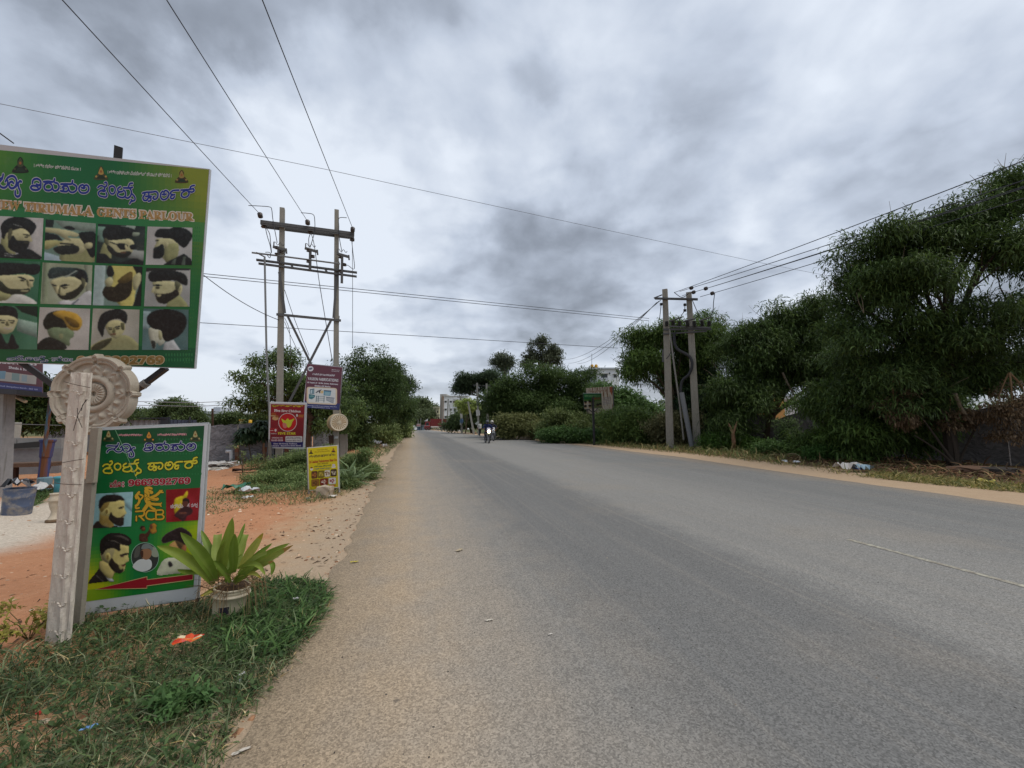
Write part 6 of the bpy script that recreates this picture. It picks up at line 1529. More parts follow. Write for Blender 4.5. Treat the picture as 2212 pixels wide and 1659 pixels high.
for j in range(NRr):
    for i in range(NT_):
        i2 = (i + 1) % NT_; mb.f.append((j * NT_ + i, (j + 1) * NT_ + i, (j + 1) * NT_ + i2, j * NT_ + i2)); mb.c.append(alb((170, 140, 104) if (.2 < j / NRr < .75 and i % 5 < 2) else (204, 192, 170)))
mb.build('relief', M_plaster, t_r2)
mb = MB(); mb.lathe([(R2 * .9, -.02), (R2 * 1.0, 0), (R2 * 1.0, .06), (R2 * .8, .08)], c2 - z2 * (R2 * .3 + .12) - RT * .06, alb((186, 166, 130)), 32, z2); mb.build('backing_disc', M_plaster, t_r2)
mb = MB(); mb.tube([c2 + y2 * R2 * .9, c2 + y2 * R2 * 1.5 - z2 * .1 + x2 * .02], .012, alb((150, 140, 120)), 5); mb.tube([c2 + y2 * R2 * .9 + x2 * .05, c2 + y2 * R2 * 1.5 - z2 * .1 + x2 * .02], .012, alb((150, 140, 120)), 5); mb.build('hanging_rope', M_cloth, t_r2)
# stones under the yellow sign
def stone(x, y, w_, h_, d_, label, col=(170, 156, 136), name='stone_block', cat='stone', group=None, base=None, rot=0):
    g0 = G(x, y) if base is None else np.array(base, float); me = bmesh.new(); bmesh.ops.create_cube(me, size=1)
    bmesh.ops.subdivide_edges(me, edges=me.edges[:], cuts=2, use_grid_fill=True)
    mb = MB(); ca, sa = math.cos(rot), math.sin(rot)
    V = []
    for v in me.verts:
        q = np.array(v.co); q = q * (1 - .12 * (np.abs(q) > .4).sum() / 3) + rng.normal(0, .03, 3); q = q * np.array([w_, d_, h_]); V.append(g0 + np.array([q[0] * ca - q[1] * sa, q[0] * sa + q[1] * ca, q[2] + h_ * .45]))
    mb.add(V, [tuple(v.index for v in f.verts) for f in me.faces], alb(col)); me.free()
    return tag(mb.build(name, M_conc, None, loc=g0), label, cat, group)
stone(*K4(942, 1520), .30, .25, .2, 'larger pale squared stone propping the yellow sign', rot=-.2); stone(*K4(1035, 1455), .14, .16, .14, 'smaller brown stone wedged beside the pale block under the yellow sign', (150, 126, 104))
stone(*K4(684, 1562), .07, .06, .06, 'small grey pebble just left below the yellow sign', (150, 146, 140)); stone(*K4(850, 1515), .05, .05, .04, 'little pale pebble left of the block under the yellow sign', (170, 168, 160))
scrap('paper_scrap', 'white paper scrap on the dirt right of the stones under the yellow sign', 'paper scrap', *K4(1075, 1524), .10, .16, alb((206, 202, 194)), .03, .2); scrap('plastic_bag', 'crumpled white plastic bag in the weeds left of the yellow sign', 'plastic bag', *KC(520, 1505), .18, .32, alb((200, 202, 204)), .12, .3, M_plastic, dz=.06)
scrap('plastic_bag', 'small white plastic bag below the crumpled one in the roadside weeds', 'plastic bag', *KC(500, 1545), .08, .18, alb((196, 196, 192)), .05, .3, M_plastic); scrap('plastic_bag', 'green plastic sheet scrap in the weeds left of the pole frame', 'plastic bag', *KC(405, 1460), .22, .55, alb((50, 110, 84)), .14, .6, M_plastic, dz=.05)
# ============================================================ LEFT YARD
# slate slab wall
w0 = G(440, 1003); w1 = G(880, 981); wp = Plane(w0, w1)
t_w = thing('stone_slab_wall', 'rough grey slate slab wall behind the left pole frame and saplings', 'wall', (w0 + w1) / 2)
SLABS = [[(60, 1275), (75, 760), (130, 700), (200, 690), (290, 680), (330, 694), (430, 672), (520, 678), (518, 930), (500, 1240)],
         [(535, 1235), (530, 672), (640, 668), (760, 655), (900, 660), (915, 900), (905, 1200)],
         [(925, 1200), (930, 668), (1040, 640), (1180, 640), (1240, 668), (1240, 1190)],
         [(1250, 1190), (1260, 660), (1400, 650), (1540, 662), (1600, 730), (1622, 860), (1615, 1180)],
         [(1632, 1180), (1640, 760), (1690, 706), (1760, 690), (1830, 720), (1900, 700), (1960, 740), (1990, 820), (2000, 1170)]]
for k, S in enumerate(SLABS):
    off = .03 * (k % 2)
    pts = []
    for (a, b), (c, d) in zip(S, S[1:] + S[:1]):
        pts.append((a, b)); 
        if abs(b - d) < 60 or True: pts.append(((a + c) / 2 + rng.normal(0, 4), (b + d) / 2 + rng.normal(0, 4)))
    P = [wp.at(*KD(*p), off) for p in pts]
    for p in P:
        if p[2] < .25: p[2] = -.1
    mb = MB(); mb.slab(P, wp.n, .07, alb((140, 140, 144))); mb.build('slab', M_slate, t_w)
mb = MB()
for x in (512, 918, 1246):
    for j in range(4):
        c = wp.at(*KD(x, 1215 - j * 55), .02); mb.box(c, (.10 + .04 * rng.random(), .12, .19), alb([(150, 100, 78), (132, 90, 70), (140, 116, 98)][j % 3]))
mb.build('brick_pier', M_block, t_w)
gs = wp.at(*KD(2090, 1000), 1.2); t_g = thing('stone_slab', 'square grey concrete slab leaning behind the right concrete pole base', 'slab', [gs[0], gs[1], 0])
mb = MB(); P = [wp.at(*KD(*p), 1.3) for p in ((2030, 826), (2146, 816), (2152, 1000), (2140, 1160), (2034, 1160))]; mb.slab(P, wp.n, .08, alb((134, 130, 122))); mb.build('slab', M_conc, t_g)
gs = hp.at(*KD(1905, 1000), .3); t_g = thing('meter_box', 'brown wooden board fixed on the left side of the right concrete pole', 'board', gs)
mb = MB(); P = [hp.at(*KD(*p), .25) for p in ((1866, 840), (1940, 836), (1940, 985), (1872, 990))]; mb.slab(P, hp.n, .08, alb((70, 54, 44))); mb.build('board', M_bark, t_g)
mb = MB(); P = [hp.at(*KD(*p), .28) for p in ((1950, 856), (2006, 850), (2006, 884), (1950, 890))]; mb.slab(P, hp.n, .01, alb((170, 172, 172))); mb.build('tin_plate', M_steel, t_g)
# white water pipe standing on the lot
pp = G(*KD(424, 1262)); dpp = axd(pp); t_p = thing('water_pipe', 'white plastic standpipe with a bent tap end in front of the slate wall', 'pipe', pp)
mb = MB(); tp_ = atd(*KD(420, 1100), dpp); mb.tube([pp - np.array([0, 0, .1]), tp_], .055, alb((200, 202, 204)), 10); mb.build('riser', M_plastic, t_p)
mb = MB(); mb.tube([tp_ - np.array([0, 0, .03]), tp_ + np.array([0, 0, .06]), tp_ + RT * -.17 + np.array([0, 0, .05])], .062, alb((206, 208, 208)), 10); mb.build('elbow', M_plastic, t_p)
# pale heap of rubble and sacks along the foot of the wall
pl = [KD(50, 1345), KD(250, 1345), KD(480, 1290), KD(640, 1262), KD(520, 1248), KD(420, 1268), KD(200, 1290), KD(60, 1310)]
gpl = groundpoly(pl); xs, ys = sample_poly(gpl, 420); sp = np.array([(x, y, H(x, y)) for x, y in zip(xs, ys)])
stones('rubble', sp, .05, .32, [alb((170, 164, 152)), alb((196, 190, 180)), alb((140, 124, 106)), alb((206, 202, 196))], M_block)
for (x, y, s_, lb) in ((150, 1322, .5, 'flattened dirty white sack on rubble near the slate wall, left one'), (270, 1318, .45, 'flattened dirty white sack on rubble near the slate wall, right one')):
    scrap('sack', lb, 'sack', *KD(x, y), s_, s_ * 1.6, alb((196, 192, 186)), .14, .2, M_cloth, dz=.06)
scrap('branch_pile', 'dark scrap of dead branch on the orange lot right of the rubble', 'debris', *KD(700, 1388), .2, .9, alb((60, 44, 36)), .10, .1, M_bark)
# saplings with whorled broad leaves
for (tx, cx, cy, rx, ry, bx, by, lb) in (((0), 640, 830, 105, 135, 730, 1195, 'young broad-leaved sapling with drooping whorls, left of the pair by the slate wall'), (0, 880, 760, 105, 150, 920, 1180, 'taller broad-leaved sapling with pale brown trunk beside the red sign')):
    b0 = G(*KD(bx, by + 48)); dS = axd(b0); t = thing('sapling', lb, 'tree', b0, 'saplings before the slate wall'); mb = MB(); cc = atd(*KD(cx, cy), dS)
    tw = .05 if rx and 'pale' in lb else .025
    limb(mb, b0 - np.array([0, 0, .1]), atd(*KD(cx + 20, cy + ry * .4), dS), tw, tw * .7, alb((150, 116, 92) if tw > .03 else (96, 86, 74)), 0, 5, .02)
    C_, D_, n_c = [], [], 34
    Rx, Ry = rx / 3.95 * .576 * dS / F_, ry / 3.95 * .576 * dS / F_
    for k in range(n_c):
        d = unit(rng.normal(0, 1, 3)); C_.append(cc + d * np.array([Rx, Rx, Ry]) * (.35 + .6 * rng.random()))
        mb.tube([cc - np.array([0, 0, Ry * .5]), C_[-1]], [.012, .006], alb((90, 84, 66)), 4)
    mb.build('trunk', M_bark, t)
    base, dirs = [], []
    for c in C_:
        for q in range(11):
            a_ = q * 2 * math.pi / 11 + rng.random() * .4; base.append(c); dirs.append((math.cos(a_), math.sin(a_), .15 - .5 * rng.random()))
    base = np.array(base); dirs = np.array(dirs); n = len(base)
    Vv, Fv = leaf_arrays(base, dirs, .30 + .15 * rng.random(n), .085 + .03 * rng.random(n), .6 + .5 * rng.random(n), .25)
    cs = np.array([alb(c) for c in ((70, 92, 60), (92, 112, 80), (54, 74, 48))]); npmesh('crown', Vv, Fv, np.repeat(cs[rng.integers(0, 3, n)], 2, 0), M_leafb, t)
# corrugated sheet fence
f0 = atd(*KH(-900, 520), 21); f1 = atd(*KH(1110, 520), 23); fp = Plane(f0, f1)
t_f = thing('sheet_fence', 'dark corrugated metal sheet fence with pale panel behind the green signboard', 'fence', [(f0[0] + f1[0]) / 2, (f0[1] + f1[1]) / 2, 0])
def corr(x0, x1, yt0, yt1, col, nm, pitch=30):
    mb = MB(); n = int(abs(x1 - x0) / pitch * 4); V = []
    for i in range(n + 1):
        t = i / n; x = x0 + (x1 - x0) * t; tp_ = fp.at(*KH(x, yt0 + (yt1 - yt0) * t), .05 * (1 if i % 4 < 2 else 0)); V += [tp_, np.array([tp_[0], tp_[1], -.1])]
    mb.add(V, [(2 * i, 2 * i + 1, 2 * i + 3, 2 * i + 2) for i in range(n)], col); mb.build(nm, M_metalsheet, t_f)
corr(-1300, 560, 398, 404, alb((150, 156, 162)), 'pale_sheet', 92); corr(560, 1100, 400, 404, alb((66, 74, 92)), 'dark_sheet', 60)
mb = MB(); mb.bar(fp.at(*KH(-1300, 375), .1), fp.at(*KH(625, 375), .1), .06, .22, alb((44, 48, 56)), fp.n); mb.bar(fp.at(*KH(590, 360), .12), np.array([*fp.at(*KH(590, 360), .12)[:2], -.1]), .35, .1, alb((44, 48, 56)), fp.n); mb.build('rail', M_steel, t_f)
for k, x in enumerate((660, 990)): mb = MB(); q = fp.at(*KH(x, 350), .1); mb.bar(np.array([q[0], q[1], -.1]), q, .07, .07, alb((50, 56, 60))); mb.build('fence_post', M_steel, t_f)
# white house beyond the wall
hd = 75.0
def ath(x, y, d):
    """point at horizontal distance d straight ahead"""
    r = ray(x, y); return CAMP + r * (d / (r[0] * _sy + r[1] * _cy))
def far_box(mb, x0, y0, x1, y1, depth, thick, col):
    """box filling a pixel rectangle at axis depth, standing as it is"""
    a, b = ath(x0, y0, depth), ath(x1, y0, depth); lo = ath((x0 + x1) / 2, y1, depth); c = (a + b) / 2
    w_ = np.linalg.norm((b - a)[:2]); ex = (b - a); ex[2] = 0; ex /= np.linalg.norm(ex); ey = np.array([-ex[1], ex[0], 0])
    hz = a[2] - lo[2]; mb.box(np.array([c[0], c[1], (a[2] + lo[2]) / 2]) + ey * thick / 2, (w_, thick, hz), col, (ex, ey, (0, 0, 1))); return mb
WW = alb((196, 200, 204))
def H2(x, y): return KH(x, y)
g0 = atd(*KH(1380, 500), hd); t_hs = thing('white_house', 'distant plain white house with stepped flat roof above the slate wall', 'house', [g0[0], g0[1], 0])
mb = MB(); far_box(mb, *KH(1250, 300), *KH(1475, 700), hd, 7, WW); mb.build('wall', M_wall, t_hs)
mb = MB(); far_box(mb, *KH(1215, 265), *KH(1490, 305), hd - .8, 8, alb((190, 194, 198))); mb.build('roof_slab', M_wall, t_hs)
mb = MB(); far_box(mb, *KH(1365, 200), *KH(1474, 268), hd + .4, 4, alb((184, 188, 194))); mb.build('roof_room', M_wall, t_hs)
mb = MB(); far_box(mb, *KH(1475, 372), *KH(1528, 700), hd + 1, 6, WW); mb.build('side_wing', M_wall, t_hs)
for q in ((1285, 318, 1302, 335), (1324, 325, 1342, 348), (1322, 424, 1340, 438)):
    mb = MB(); far_box(mb, *KH(*q[:2]), *KH(*q[2:]), hd - .1, .12, alb((70, 72, 76))); mb.build('window', M_glass, t_hs)
b_ = atd(*KH(1360, 500), 60); t = thing('utility_pole', 'thin brown leaning pole in front of the distant white house', 'pole', [b_[0], b_[1], 0]); mb = MB(); tp_ = atd(*KH(1348, 222), 60); mb.bar(np.array([b_[0], b_[1], -.2]), tp_, .22, .22, alb((92, 70, 58)), (0, 1, 0)); mb.build('pole', M_bark, t)
mb = MB(); mb.bar(atd(*KH(1350, 285), 59.8), atd(*KH(1392, 262), 59.8), .08, .08, IRON, (0, 1, 0)); mb.build('crossarm', M_steel, t)
yd = 60; g0 = atd(*KH(1840, 470), yd); t = thing('yellow_shed', 'distant yellow shed with dark doorway and pale walls above the slate wall', 'shed', [g0[0], g0[1], 0])
mb = MB(); far_box(mb, *KH(1785, 405), *KH(1900, 640), yd, 4, alb((206, 190, 150))); mb.build('wall', M_wall, t); mb = MB(); far_box(mb, *KH(1772, 395), *KH(1908, 420), yd - .6, 5.2, alb((190, 140, 40))); mb.build('roof', M_wall, t); mb = MB(); far_box(mb, *KH(1856, 408), *KH(1880, 640), yd - .1, .2, alb((60, 56, 60))); mb.build('doorway', M_glass, t)
wc = atd(*KH(1950, 450), 55); t = thing('water_tank', 'yellow water tank on the distant roof above the slate wall', 'water tank', wc); mb = MB(); rr2 = 24 / 4.2538 * .576 * 55 / F_; mb.lathe([(rr2, -.1), (rr2 * 1.03, .3), (rr2, .35), (rr2 * 1.03, .6), (rr2, rr2 * 2), (rr2 * .5, rr2 * 2.2), (rr2 * .5, rr2 * 2.35)], wc - np.array([0, 0, rr2]), alb((206, 160, 30)), 18); mb.build('tank', M_plastic, t, True)
st = np.array([wc[0], wc[1], 0]); mb = MB(); mb.box((wc[0], wc[1], (wc[2] - rr2) / 2 - .1), (2.4, 2.4, wc[2] - rr2 - .1), alb((170, 164, 150))); mb.build('plinth', M_wall, t)

# ---- trees on the left
G1 = [alb(c) for c in ((60, 76, 40), (84, 100, 56), (44, 58, 32), (100, 114, 66))]
G2 = [alb(c) for c in ((46, 60, 32), (60, 76, 38), (36, 48, 26), (72, 86, 44))]
nb = G(668, 999)
make_tree('neem_tree', 'leaning neem tree with airy crown behind the twin poles and signs', nb, pxblobs([(560, 828, 52, 26, -.5), (600, 785, 46, 34, .3), (640, 845, 70, 46), (585, 865, 66, 30, -.4), (690, 870, 60, 52, .5), (660, 905, 60, 30, .5), (545, 848, 34, 18, -1), (730, 885, 48, 55, .8), (625, 775, 26, 20), (545, 880, 30, 16, -.6)], axd(nb)), 700, 26, .16, .055, G1, .12, fork=atd(672, 905, axd(nb)), clump_r=.16, shell=.35, droop=.35, jit=.9, bark=alb((92, 70, 56)))
tb = atd(775, 960, 25); tb[2] = 0
make_tree('roadside_tree', 'tall dense dark tree rising just right of the maroon sign', tb, pxblobs([(770, 795, 40, 36), (815, 795, 45, 40, 1), (760, 850, 50, 60, -1), (815, 860, 60, 60), (850, 850, 40, 50, 2), (790, 905, 60, 40, -1), (745, 900, 36, 44, -2), (735, 945, 30, 40, -3)], 25), 900, 26, .20, .075, G2, .2, clump_r=.24, shell=.45)
tb = atd(842, 940, 38); tb[2] = gz(0, 38)
make_tree('roadside_tree', 'bushy green tree leaning over the left road edge toward the far car', tb, pxblobs([(835, 800, 34, 28), (855, 840, 34, 34), (845, 885, 40, 34), (880, 835, 16, 18, 2), (870, 880, 26, 30, 1), (825, 850, 40, 46)], 38), 700, 24, .30, .11, G2, .25, clump_r=.34, shell=.5)
for (bl, dep, lb) in (([(862, 860, 20, 30), (868, 890, 18, 26), (850, 880, 24, 40)], 50, 'dark dense tree tapering down the left roadside, nearer of two'), ([(874, 880, 12, 24), (878, 900, 12, 16), (868, 900, 12, 20)], 70, 'dark dense tree tapering down the left roadside, farther of two')):
    tb = atd(bl[0][0], 940, dep); tb[2] = gz(0, dep); make_tree('roadside_tree', lb, tb, pxblobs(bl, dep), 500, 22, .36, .13, G2, .2, 'dark trees tapering along the left road edge', clump_r=.4, shell=.45)
for k, (px, py, rx, ry, dep, lb) in enumerate(((820, 930, 38, 22, 30, 'leafy shrub on the left road edge beside the white litter'), (858, 925, 18, 20, 42, 'small rounded shrub at the far left road edge'), (770, 945, 30, 26, 24, 'straggly grey-green bush between pole frame and left road edge'), (866, 916, 12, 14, 55, 'dark shrub farthest along the left road edge'))):
    g0 = atd(px, 950, dep); g0[2] = gz(0, dep); make_shrub('roadside_shrub', lb, g0, pxblobs([(px - rx * .35, py, rx * .7, ry), (px + rx * .35, py + ry * .2, rx * .7, ry * .8)], dep), 330, 20, .008 * dep, .0032 * dep, [alb(c) for c in ((84, 98, 56), (104, 112, 70), (64, 80, 44))], 'shrubs along the left road edge', clump_r=.010 * dep)
# far line of trees left of the yard
for (bl, dep, lb) in (([(355, 890, 26, 22), (385, 885, 24, 20), (372, 872, 14, 14)], 60, 'spreading dark tree above the corrugated fence with a small peak'), ([(330, 898, 40, 14), (300, 896, 24, 12)], 66, 'low dark tree behind the pale fence panel by the rose'), ([(410, 900, 28, 22), (428, 908, 16, 14)], 58, 'rounded dark tree sloping down toward the white house'),
                      ([(500, 905, 20, 10), (485, 910, 18, 9), (515, 912, 14, 8)], 62, 'small round dark tree between the white house and yellow shed'), ([(575, 905, 22, 10), (555, 908, 16, 9)], 58, 'dark low tree behind the saplings above the slate wall')):
    g0 = atd(bl[0][0], 940, dep); g0[2] = -.2; make_tree('distant_tree', lb, g0, pxblobs(bl, dep), 330, 20, .42, .18, [alb(c) for c in ((58, 70, 42), (76, 88, 52), (46, 56, 36))], .25, 'distant trees left of the yard', clump_r=.45, shell=.5)
for (bl, dep, lb) in (([(20, 870, 60, 40), (75, 850, 50, 40), (50, 900, 60, 30), (95, 885, 40, 40)], 17, 'shadowy tree behind the blue pole and maroon board'), ([(-60, 850, 60, 60), (-20, 900, 50, 40)], 16, 'shadowy tree at the extreme left edge behind the grey pillar'), ([(130, 880, 40, 34), (160, 895, 40, 26), (225, 905, 60, 18)], 20, 'dark tree partly hidden by the white post and rose')):
    g0 = atd(bl[0][0], 960, dep); g0[2] = 0; make_tree('yard_tree', lb, g0, pxblobs(bl, dep), 420, 22, .22, .08, G2, .12, 'trees behind the yard shelter', clump_r=.22, shell=.4)

# ---- yard shelter, wall, drum, urn
def yd_(x, y, d): return atd(*K7(x, y), d)
ygd = axd(G(*K7(200, 1300)))
ws = 11.8
t = thing('block_wall', 'low grey concrete block wall behind the blue pole and drum', 'wall', [*yd_(250, 1100, ws)[:2], 0])
a0, a1 = yd_(-300, 1000, ws - .3), yd_(560, 1000, ws + .3); ap = Plane(a0, a1)
mb = MB(); P = [ap.at(*K7(*p)) for p in ((-300, 985), (560, 978))]; P += [np.array([P[1][0], P[1][1], -.1]), np.array([P[0][0], P[0][1], -.1])]; mb.slab(P, ap.n, .2, alb((120, 122, 124))); mb.build('wall_face', M_block, t)
mb = MB()
for x0, x1 in ((-300, 150), (158, 380), (388, 560)): P = [ap.at(*K7(x, y), -.06) for x, y in ((x0, 886), (x1, 884), (x1, 980), (x0, 984))]; mb.slab(P, ap.n, .15, alb((134, 134, 132)))
mb.build('upper_blocks', M_block, t)
mb = MB(); P = [ap.at(*K7(*p), .1) for p in ((88, 940), (360, 915), (378, 968), (96, 984))]; mb.slab(P, ap.n, .05, alb((40, 42, 42))); tag(mb.build('metal_tray', M_steel, None, loc=P[0]), 'dark flat metal tray leaning on top of the block wall', 'tray')
bp_ = yd_(250, 1130, 10.6); t = thing('work_bench', 'long weathered wooden bench in front of the block wall at far left', 'bench', [bp_[0], bp_[1], 0]); bpl = Plane(yd_(-300, 1140, 10.5), yd_(560, 1120, 10.9))
mb = MB(); mb.bar(bpl.at(*K7(-300, 1142)), bpl.at(*K7(560, 1118)), .5, .10, alb((96, 76, 62)), (0, 0, 1)); mb.build('top_plank', M_bark, t)
for x in (142, 410, -120):
    q = bpl.at(*K7(x, 1140)); mb = MB(); mb.bar((q[0] + .03, q[1], -.1), q, .09, .09, alb((66, 48, 40))); mb.build('leg', M_bark, t)
q = bpl.at(*K7(450, 1140)); q2 = bpl.at(*K7(400, 1260)); mb = MB(); mb.bar(q2, q, .06, .06, alb((84, 60, 50))); mb.build('brace', M_bark, t)
gg = G(*K7(380, 1350)); t = thing('blue_pole', 'blue painted steel pole set in a dirty blue sleeve near the drum', 'pole', gg); dpo = axd(gg)
mb = MB(); mb.tube([atd(*K7(402, 1050), dpo), atd(*K7(430, 800), dpo), atd(*K7(462, 545), dpo), atd(*K7(480, 380), dpo)], .035 * dpo / 9, alb((72, 116, 140)), 10); mb.build('shaft', M_rust, t)
mb = MB(); mb.lathe([(.088, -.1), (.09, .7), (.105, .72), (.12, 1.05 * 1.0), (.14, 1.08), (.14, 1.12), (.05, 1.13)], gg, alb((64, 74, 120)), 12, (.02, 0, 1)); mb.build('sleeve', M_rust, t)
mb = MB(); mb.lathe([(.12, -.05), (.13, .25), (.10, .27)], gg + np.array([.06, -.02, 0]), alb((110, 140, 150)), 12); mb.build('foot_collar', M_plastic, t)
gd = G(*K7(150, 1592)); dd_ = axd(gd); t = thing('blue_drum', 'wide cut-down blue plastic drum stained with mud, left of the blue pole', 'drum', gd); rw = 98 / 2.44091 * .576042 * dd_ / F_; hh = 245 / 2.44091 * .576042 * dd_ / F_
mb = MB(); mb.lathe([(rw * .88, -.03), (rw * .95, .02), (rw * .97, hh * .3), (rw * 1.0, hh * .32), (rw * .98, hh * .36), (rw * 1.02, hh * .66), (rw * 1.05, hh * .68), (rw * 1.02, hh * .72), (rw * 1.04, hh * .97), (rw * 1.08, hh), (rw * 1.0, hh), (rw * .97, hh * .6)], gd, alb((80, 92, 116)), 26, (.03, 0, 1)); mb.build('shell', mat('muddy_plastic', .5, 5, .2, .1, 20, stain=((.26, .24, .22), 7, .44, .66)), t, True)
scrap('plastic_sheet', 'crumpled black plastic sheet heaped on top of the blue drum', 'plastic sheet', *K7(150, 1592), rw * 1.5, rw * 1.7, alb((34, 34, 36)), .16, .2, M_plastic, cols=[alb((32, 32, 34)), alb((40, 40, 42)), alb((170, 170, 172))], dz=hh - .06)
gu = G(*K7(487, 1640)); du = axd(gu); su = 245 / 2.44091 * .576042 * du / F_; t = thing('garden_urn', 'cream classical cement urn half hidden behind the white post', 'urn', gu)
mb = MB(); k_ = su / 245; mb.lathe([(52 * k_, -.02), (52 * k_, 8 * k_), (40 * k_, 14 * k_), (24 * k_, 50 * k_), (20 * k_, 80 * k_), (30 * k_, 110 * k_), (40 * k_, 150 * k_), (42 * k_, 172 * k_), (50 * k_, 176 * k_), (50 * k_, 188 * k_), (36 * k_, 215 * k_), (34 * k_, 232 * k_), (42 * k_, 238 * k_), (42 * k_, 245 * k_), (32 * k_, 245 * k_), (28 * k_, 200 * k_)], gu, alb((186, 174, 154)), 24, cols=[alb((110, 90, 70))] * 2 + [alb((186, 174, 154))] * 13); mb.build('body', M_plaster, t, True)
gt = G(*K7(540, 1410)); t = thing('plastic_tub', 'teal plastic tub standing behind the urn and white post', 'tub', gt); mb = MB(); k_ = 170 / 2.44091 * .576042 * axd(gt) / F_ / 170; mb.lathe([(34 * k_, -.02), (40 * k_, 100 * k_), (42 * k_, 150 * k_), (48 * k_, 152 * k_), (48 * k_, 172 * k_), (40 * k_, 172 * k_), (36 * k_, 60 * k_)], gt, alb((70, 146, 160)), 20); mb.build('shell', M_plastic, t, True)
scrap('sack', 'crumpled pale sack on the ground beside the blue pole', 'sack', *K7(462, 1368), .35, .55, alb((190, 190, 188)), .16, .1, M_cloth, dz=.05)
# shelter at far left: grey pillar carrying a second maroon board under a dark roof edge
dsh = 8.6; g0 = yd_(15, 740, dsh); t = thing('shelter', 'grey pillar and dark roof edge of a small shelter at the far left', 'shelter', [g0[0], g0[1], 0])
mb = MB(); q0, q1 = yd_(20, 455, dsh), yd_(2, 1300, dsh); q1[2] = -.1; mb.bar(q1, q0, .26, .26, alb((150, 150, 150))); mb.build('pillar', M_conc, t)
spl = Plane(yd_(-300, 450, dsh - .2), yd_(400, 480, dsh + .2)); mb = MB(); mb.bar(spl.at(*K7(-300, 445)), spl.at(*K7(420, 488)), 1.6, .10, alb((50, 50, 54)), (0, 0, 1)); mb.build('roof_edge', M_steel, t)
mb = MB(); mb.tube([spl.at(*K7(112, 490), -.4), spl.at(*K7(235, 552), -.2)], .035, alb((196, 190, 170)), 8); tag(mb.build('tube_lamp', M_plastic, None, loc=spl.at(*K7(170, 520), -.3)), 'unlit white tube lamp hanging under the shelter roof edge', 'lamp')
b2 = Board([K7(-260, 60), K7(388, 150), K7(388, 474), K7(-260, 404)], dsh + .1)
t = thing('advert_sign', 'second maroon metalwork sign mounted on the shelter below the billboard, partly hidden', 'advert sign', b2.uv(.5, 1))
mb = MB(); mb.slab([b2.P[0], b2.P[3], b2.P[2], b2.P[1]], b2.n, .03, alb((90, 60, 70))); mb.build('panel', M_print, t)
print_sheet(b2, 'print_background', t, [(-260, 62), (387, 152), (387, 473), (-260, 403)], lambda u, v: (96, 66, 72) if v < .82 else (70, 70, 110), 10, 12, K7)
a = Art(b2, K7); a.text(bold('FABRICATIONS'), [(-120, 160), (336, 196), (336, 222), (-120, 196)], GY, .01); a.text(bold('Sheds & SS Works'), [(80, 225), (356, 264), (352, 282), (80, 250)], GY, .01); a.done('heading', t)
a = Art(b2, K7); a.poly((160, 156, 150), [(-260, 240), (336, 316), (330, 394), (-260, 334)]); a.poly((110, 140, 156), [(-40, 270), (55, 272), (45, 345), (-40, 340)]); a.poly((120, 140, 140), [(110, 290), (180, 296), (176, 364), (106, 356)]); a.poly((136, 150, 156), [(200, 306), (250, 312), (246, 372), (196, 366)]); a.done('picture_panel', t)
a = Art(b2, K7); a.text(bold('Address: Yadigur Road, Bangalore North - 562 149'), [(-200, 378), (345, 434), (345, 452), (-200, 396)], (170, 170, 200), .0); a.done('address_line', t)
for x, lb in ((142, 'short white concrete fence post behind the block wall, seen under the shelter roof'),):
    q0, q1 = yd_(152, 742, 13), yd_(140, 890, 13); t = thing('fence_post', lb, 'post', [q1[0], q1[1], 0]); mb = MB(); mb.bar((q1[0], q1[1], -.1), q0, .20, .15, alb((170, 168, 158))); mb.build('post', M_conc, t)
    mb = MB(); mb.tube([yd_(-200, 745, 13), yd_(152, 757, 12.9), yd_(560, 770, 13)], .012, alb((110, 110, 110)), 5); mb.build('fence_wire', M_wire, t)
# ---- weeds, shrubs and grass round the pole frame
WG = [alb(c) for c in ((84, 100, 58), (100, 112, 70), (66, 84, 46), (112, 118, 80))]
for (bl, dep, n_, lb) in (([(640, 1010, 60, 24), (590, 1016, 44, 18), (690, 1000, 44, 30), (620, 1000, 40, 24)], 11.6, 1000, 'low tangled weeds around the foot of the left concrete pole'), ([(560, 1040, 36, 14), (610, 1038, 50, 18), (650, 1044, 44, 18)], 10.1, 800, 'creeping weeds in front of the left concrete pole'), ([(775, 1000, 30, 32), (795, 1025, 26, 22), (755, 1025, 26, 24)], 10.9, 800, 'leafy green bush right of the yellow sign'), ([(690, 1045, 34, 16), (640, 1062, 30, 12), (740, 1048, 26, 18)], 9.5, 620, 'thin weeds behind and below the yellow sign'), ([(540, 1062, 30, 8), (590, 1066, 40, 10)], 9.0, 380, 'low weeds nearest the camera in front of the left pole frame')):
    g0 = atd(bl[0][0], bl[0][1] + bl[0][3], dep); g0[2] = 0; make_shrub('weed_clump', lb, g0, pxblobs(bl, dep), n_, 20, .065, .026, WG, 'weeds round the left pole frame', clump_r=.09, shell=.2, up=.5, cat='weed')
g0 = G(752, 1052); t = thing('agave_clump', 'spiky long-leaved clump arching right of the yellow sign', 'plant', g0)
n = 70; d = rng.normal(0, .6, (n, 3)); d[:, 2] = .6 + .5 * rng.random(n); Vv, Fv = leaf_arrays(np.repeat(g0[None] + np.array([0, .1, 0]), n, 0) + rng.normal(0, .1, (n, 3)) * np.array([1, 1, 0]), d, .6 + .5 * rng.random(n), .035 + .02 * rng.random(n), .6 + .7 * rng.random(n), .2)
npmesh('leaves', Vv, Fv, np.repeat(np.array([alb((120, 140, 96))]), 2 * n, 0) * (.7 + .5 * rng.random((2 * n, 1))), M_leafb, t)
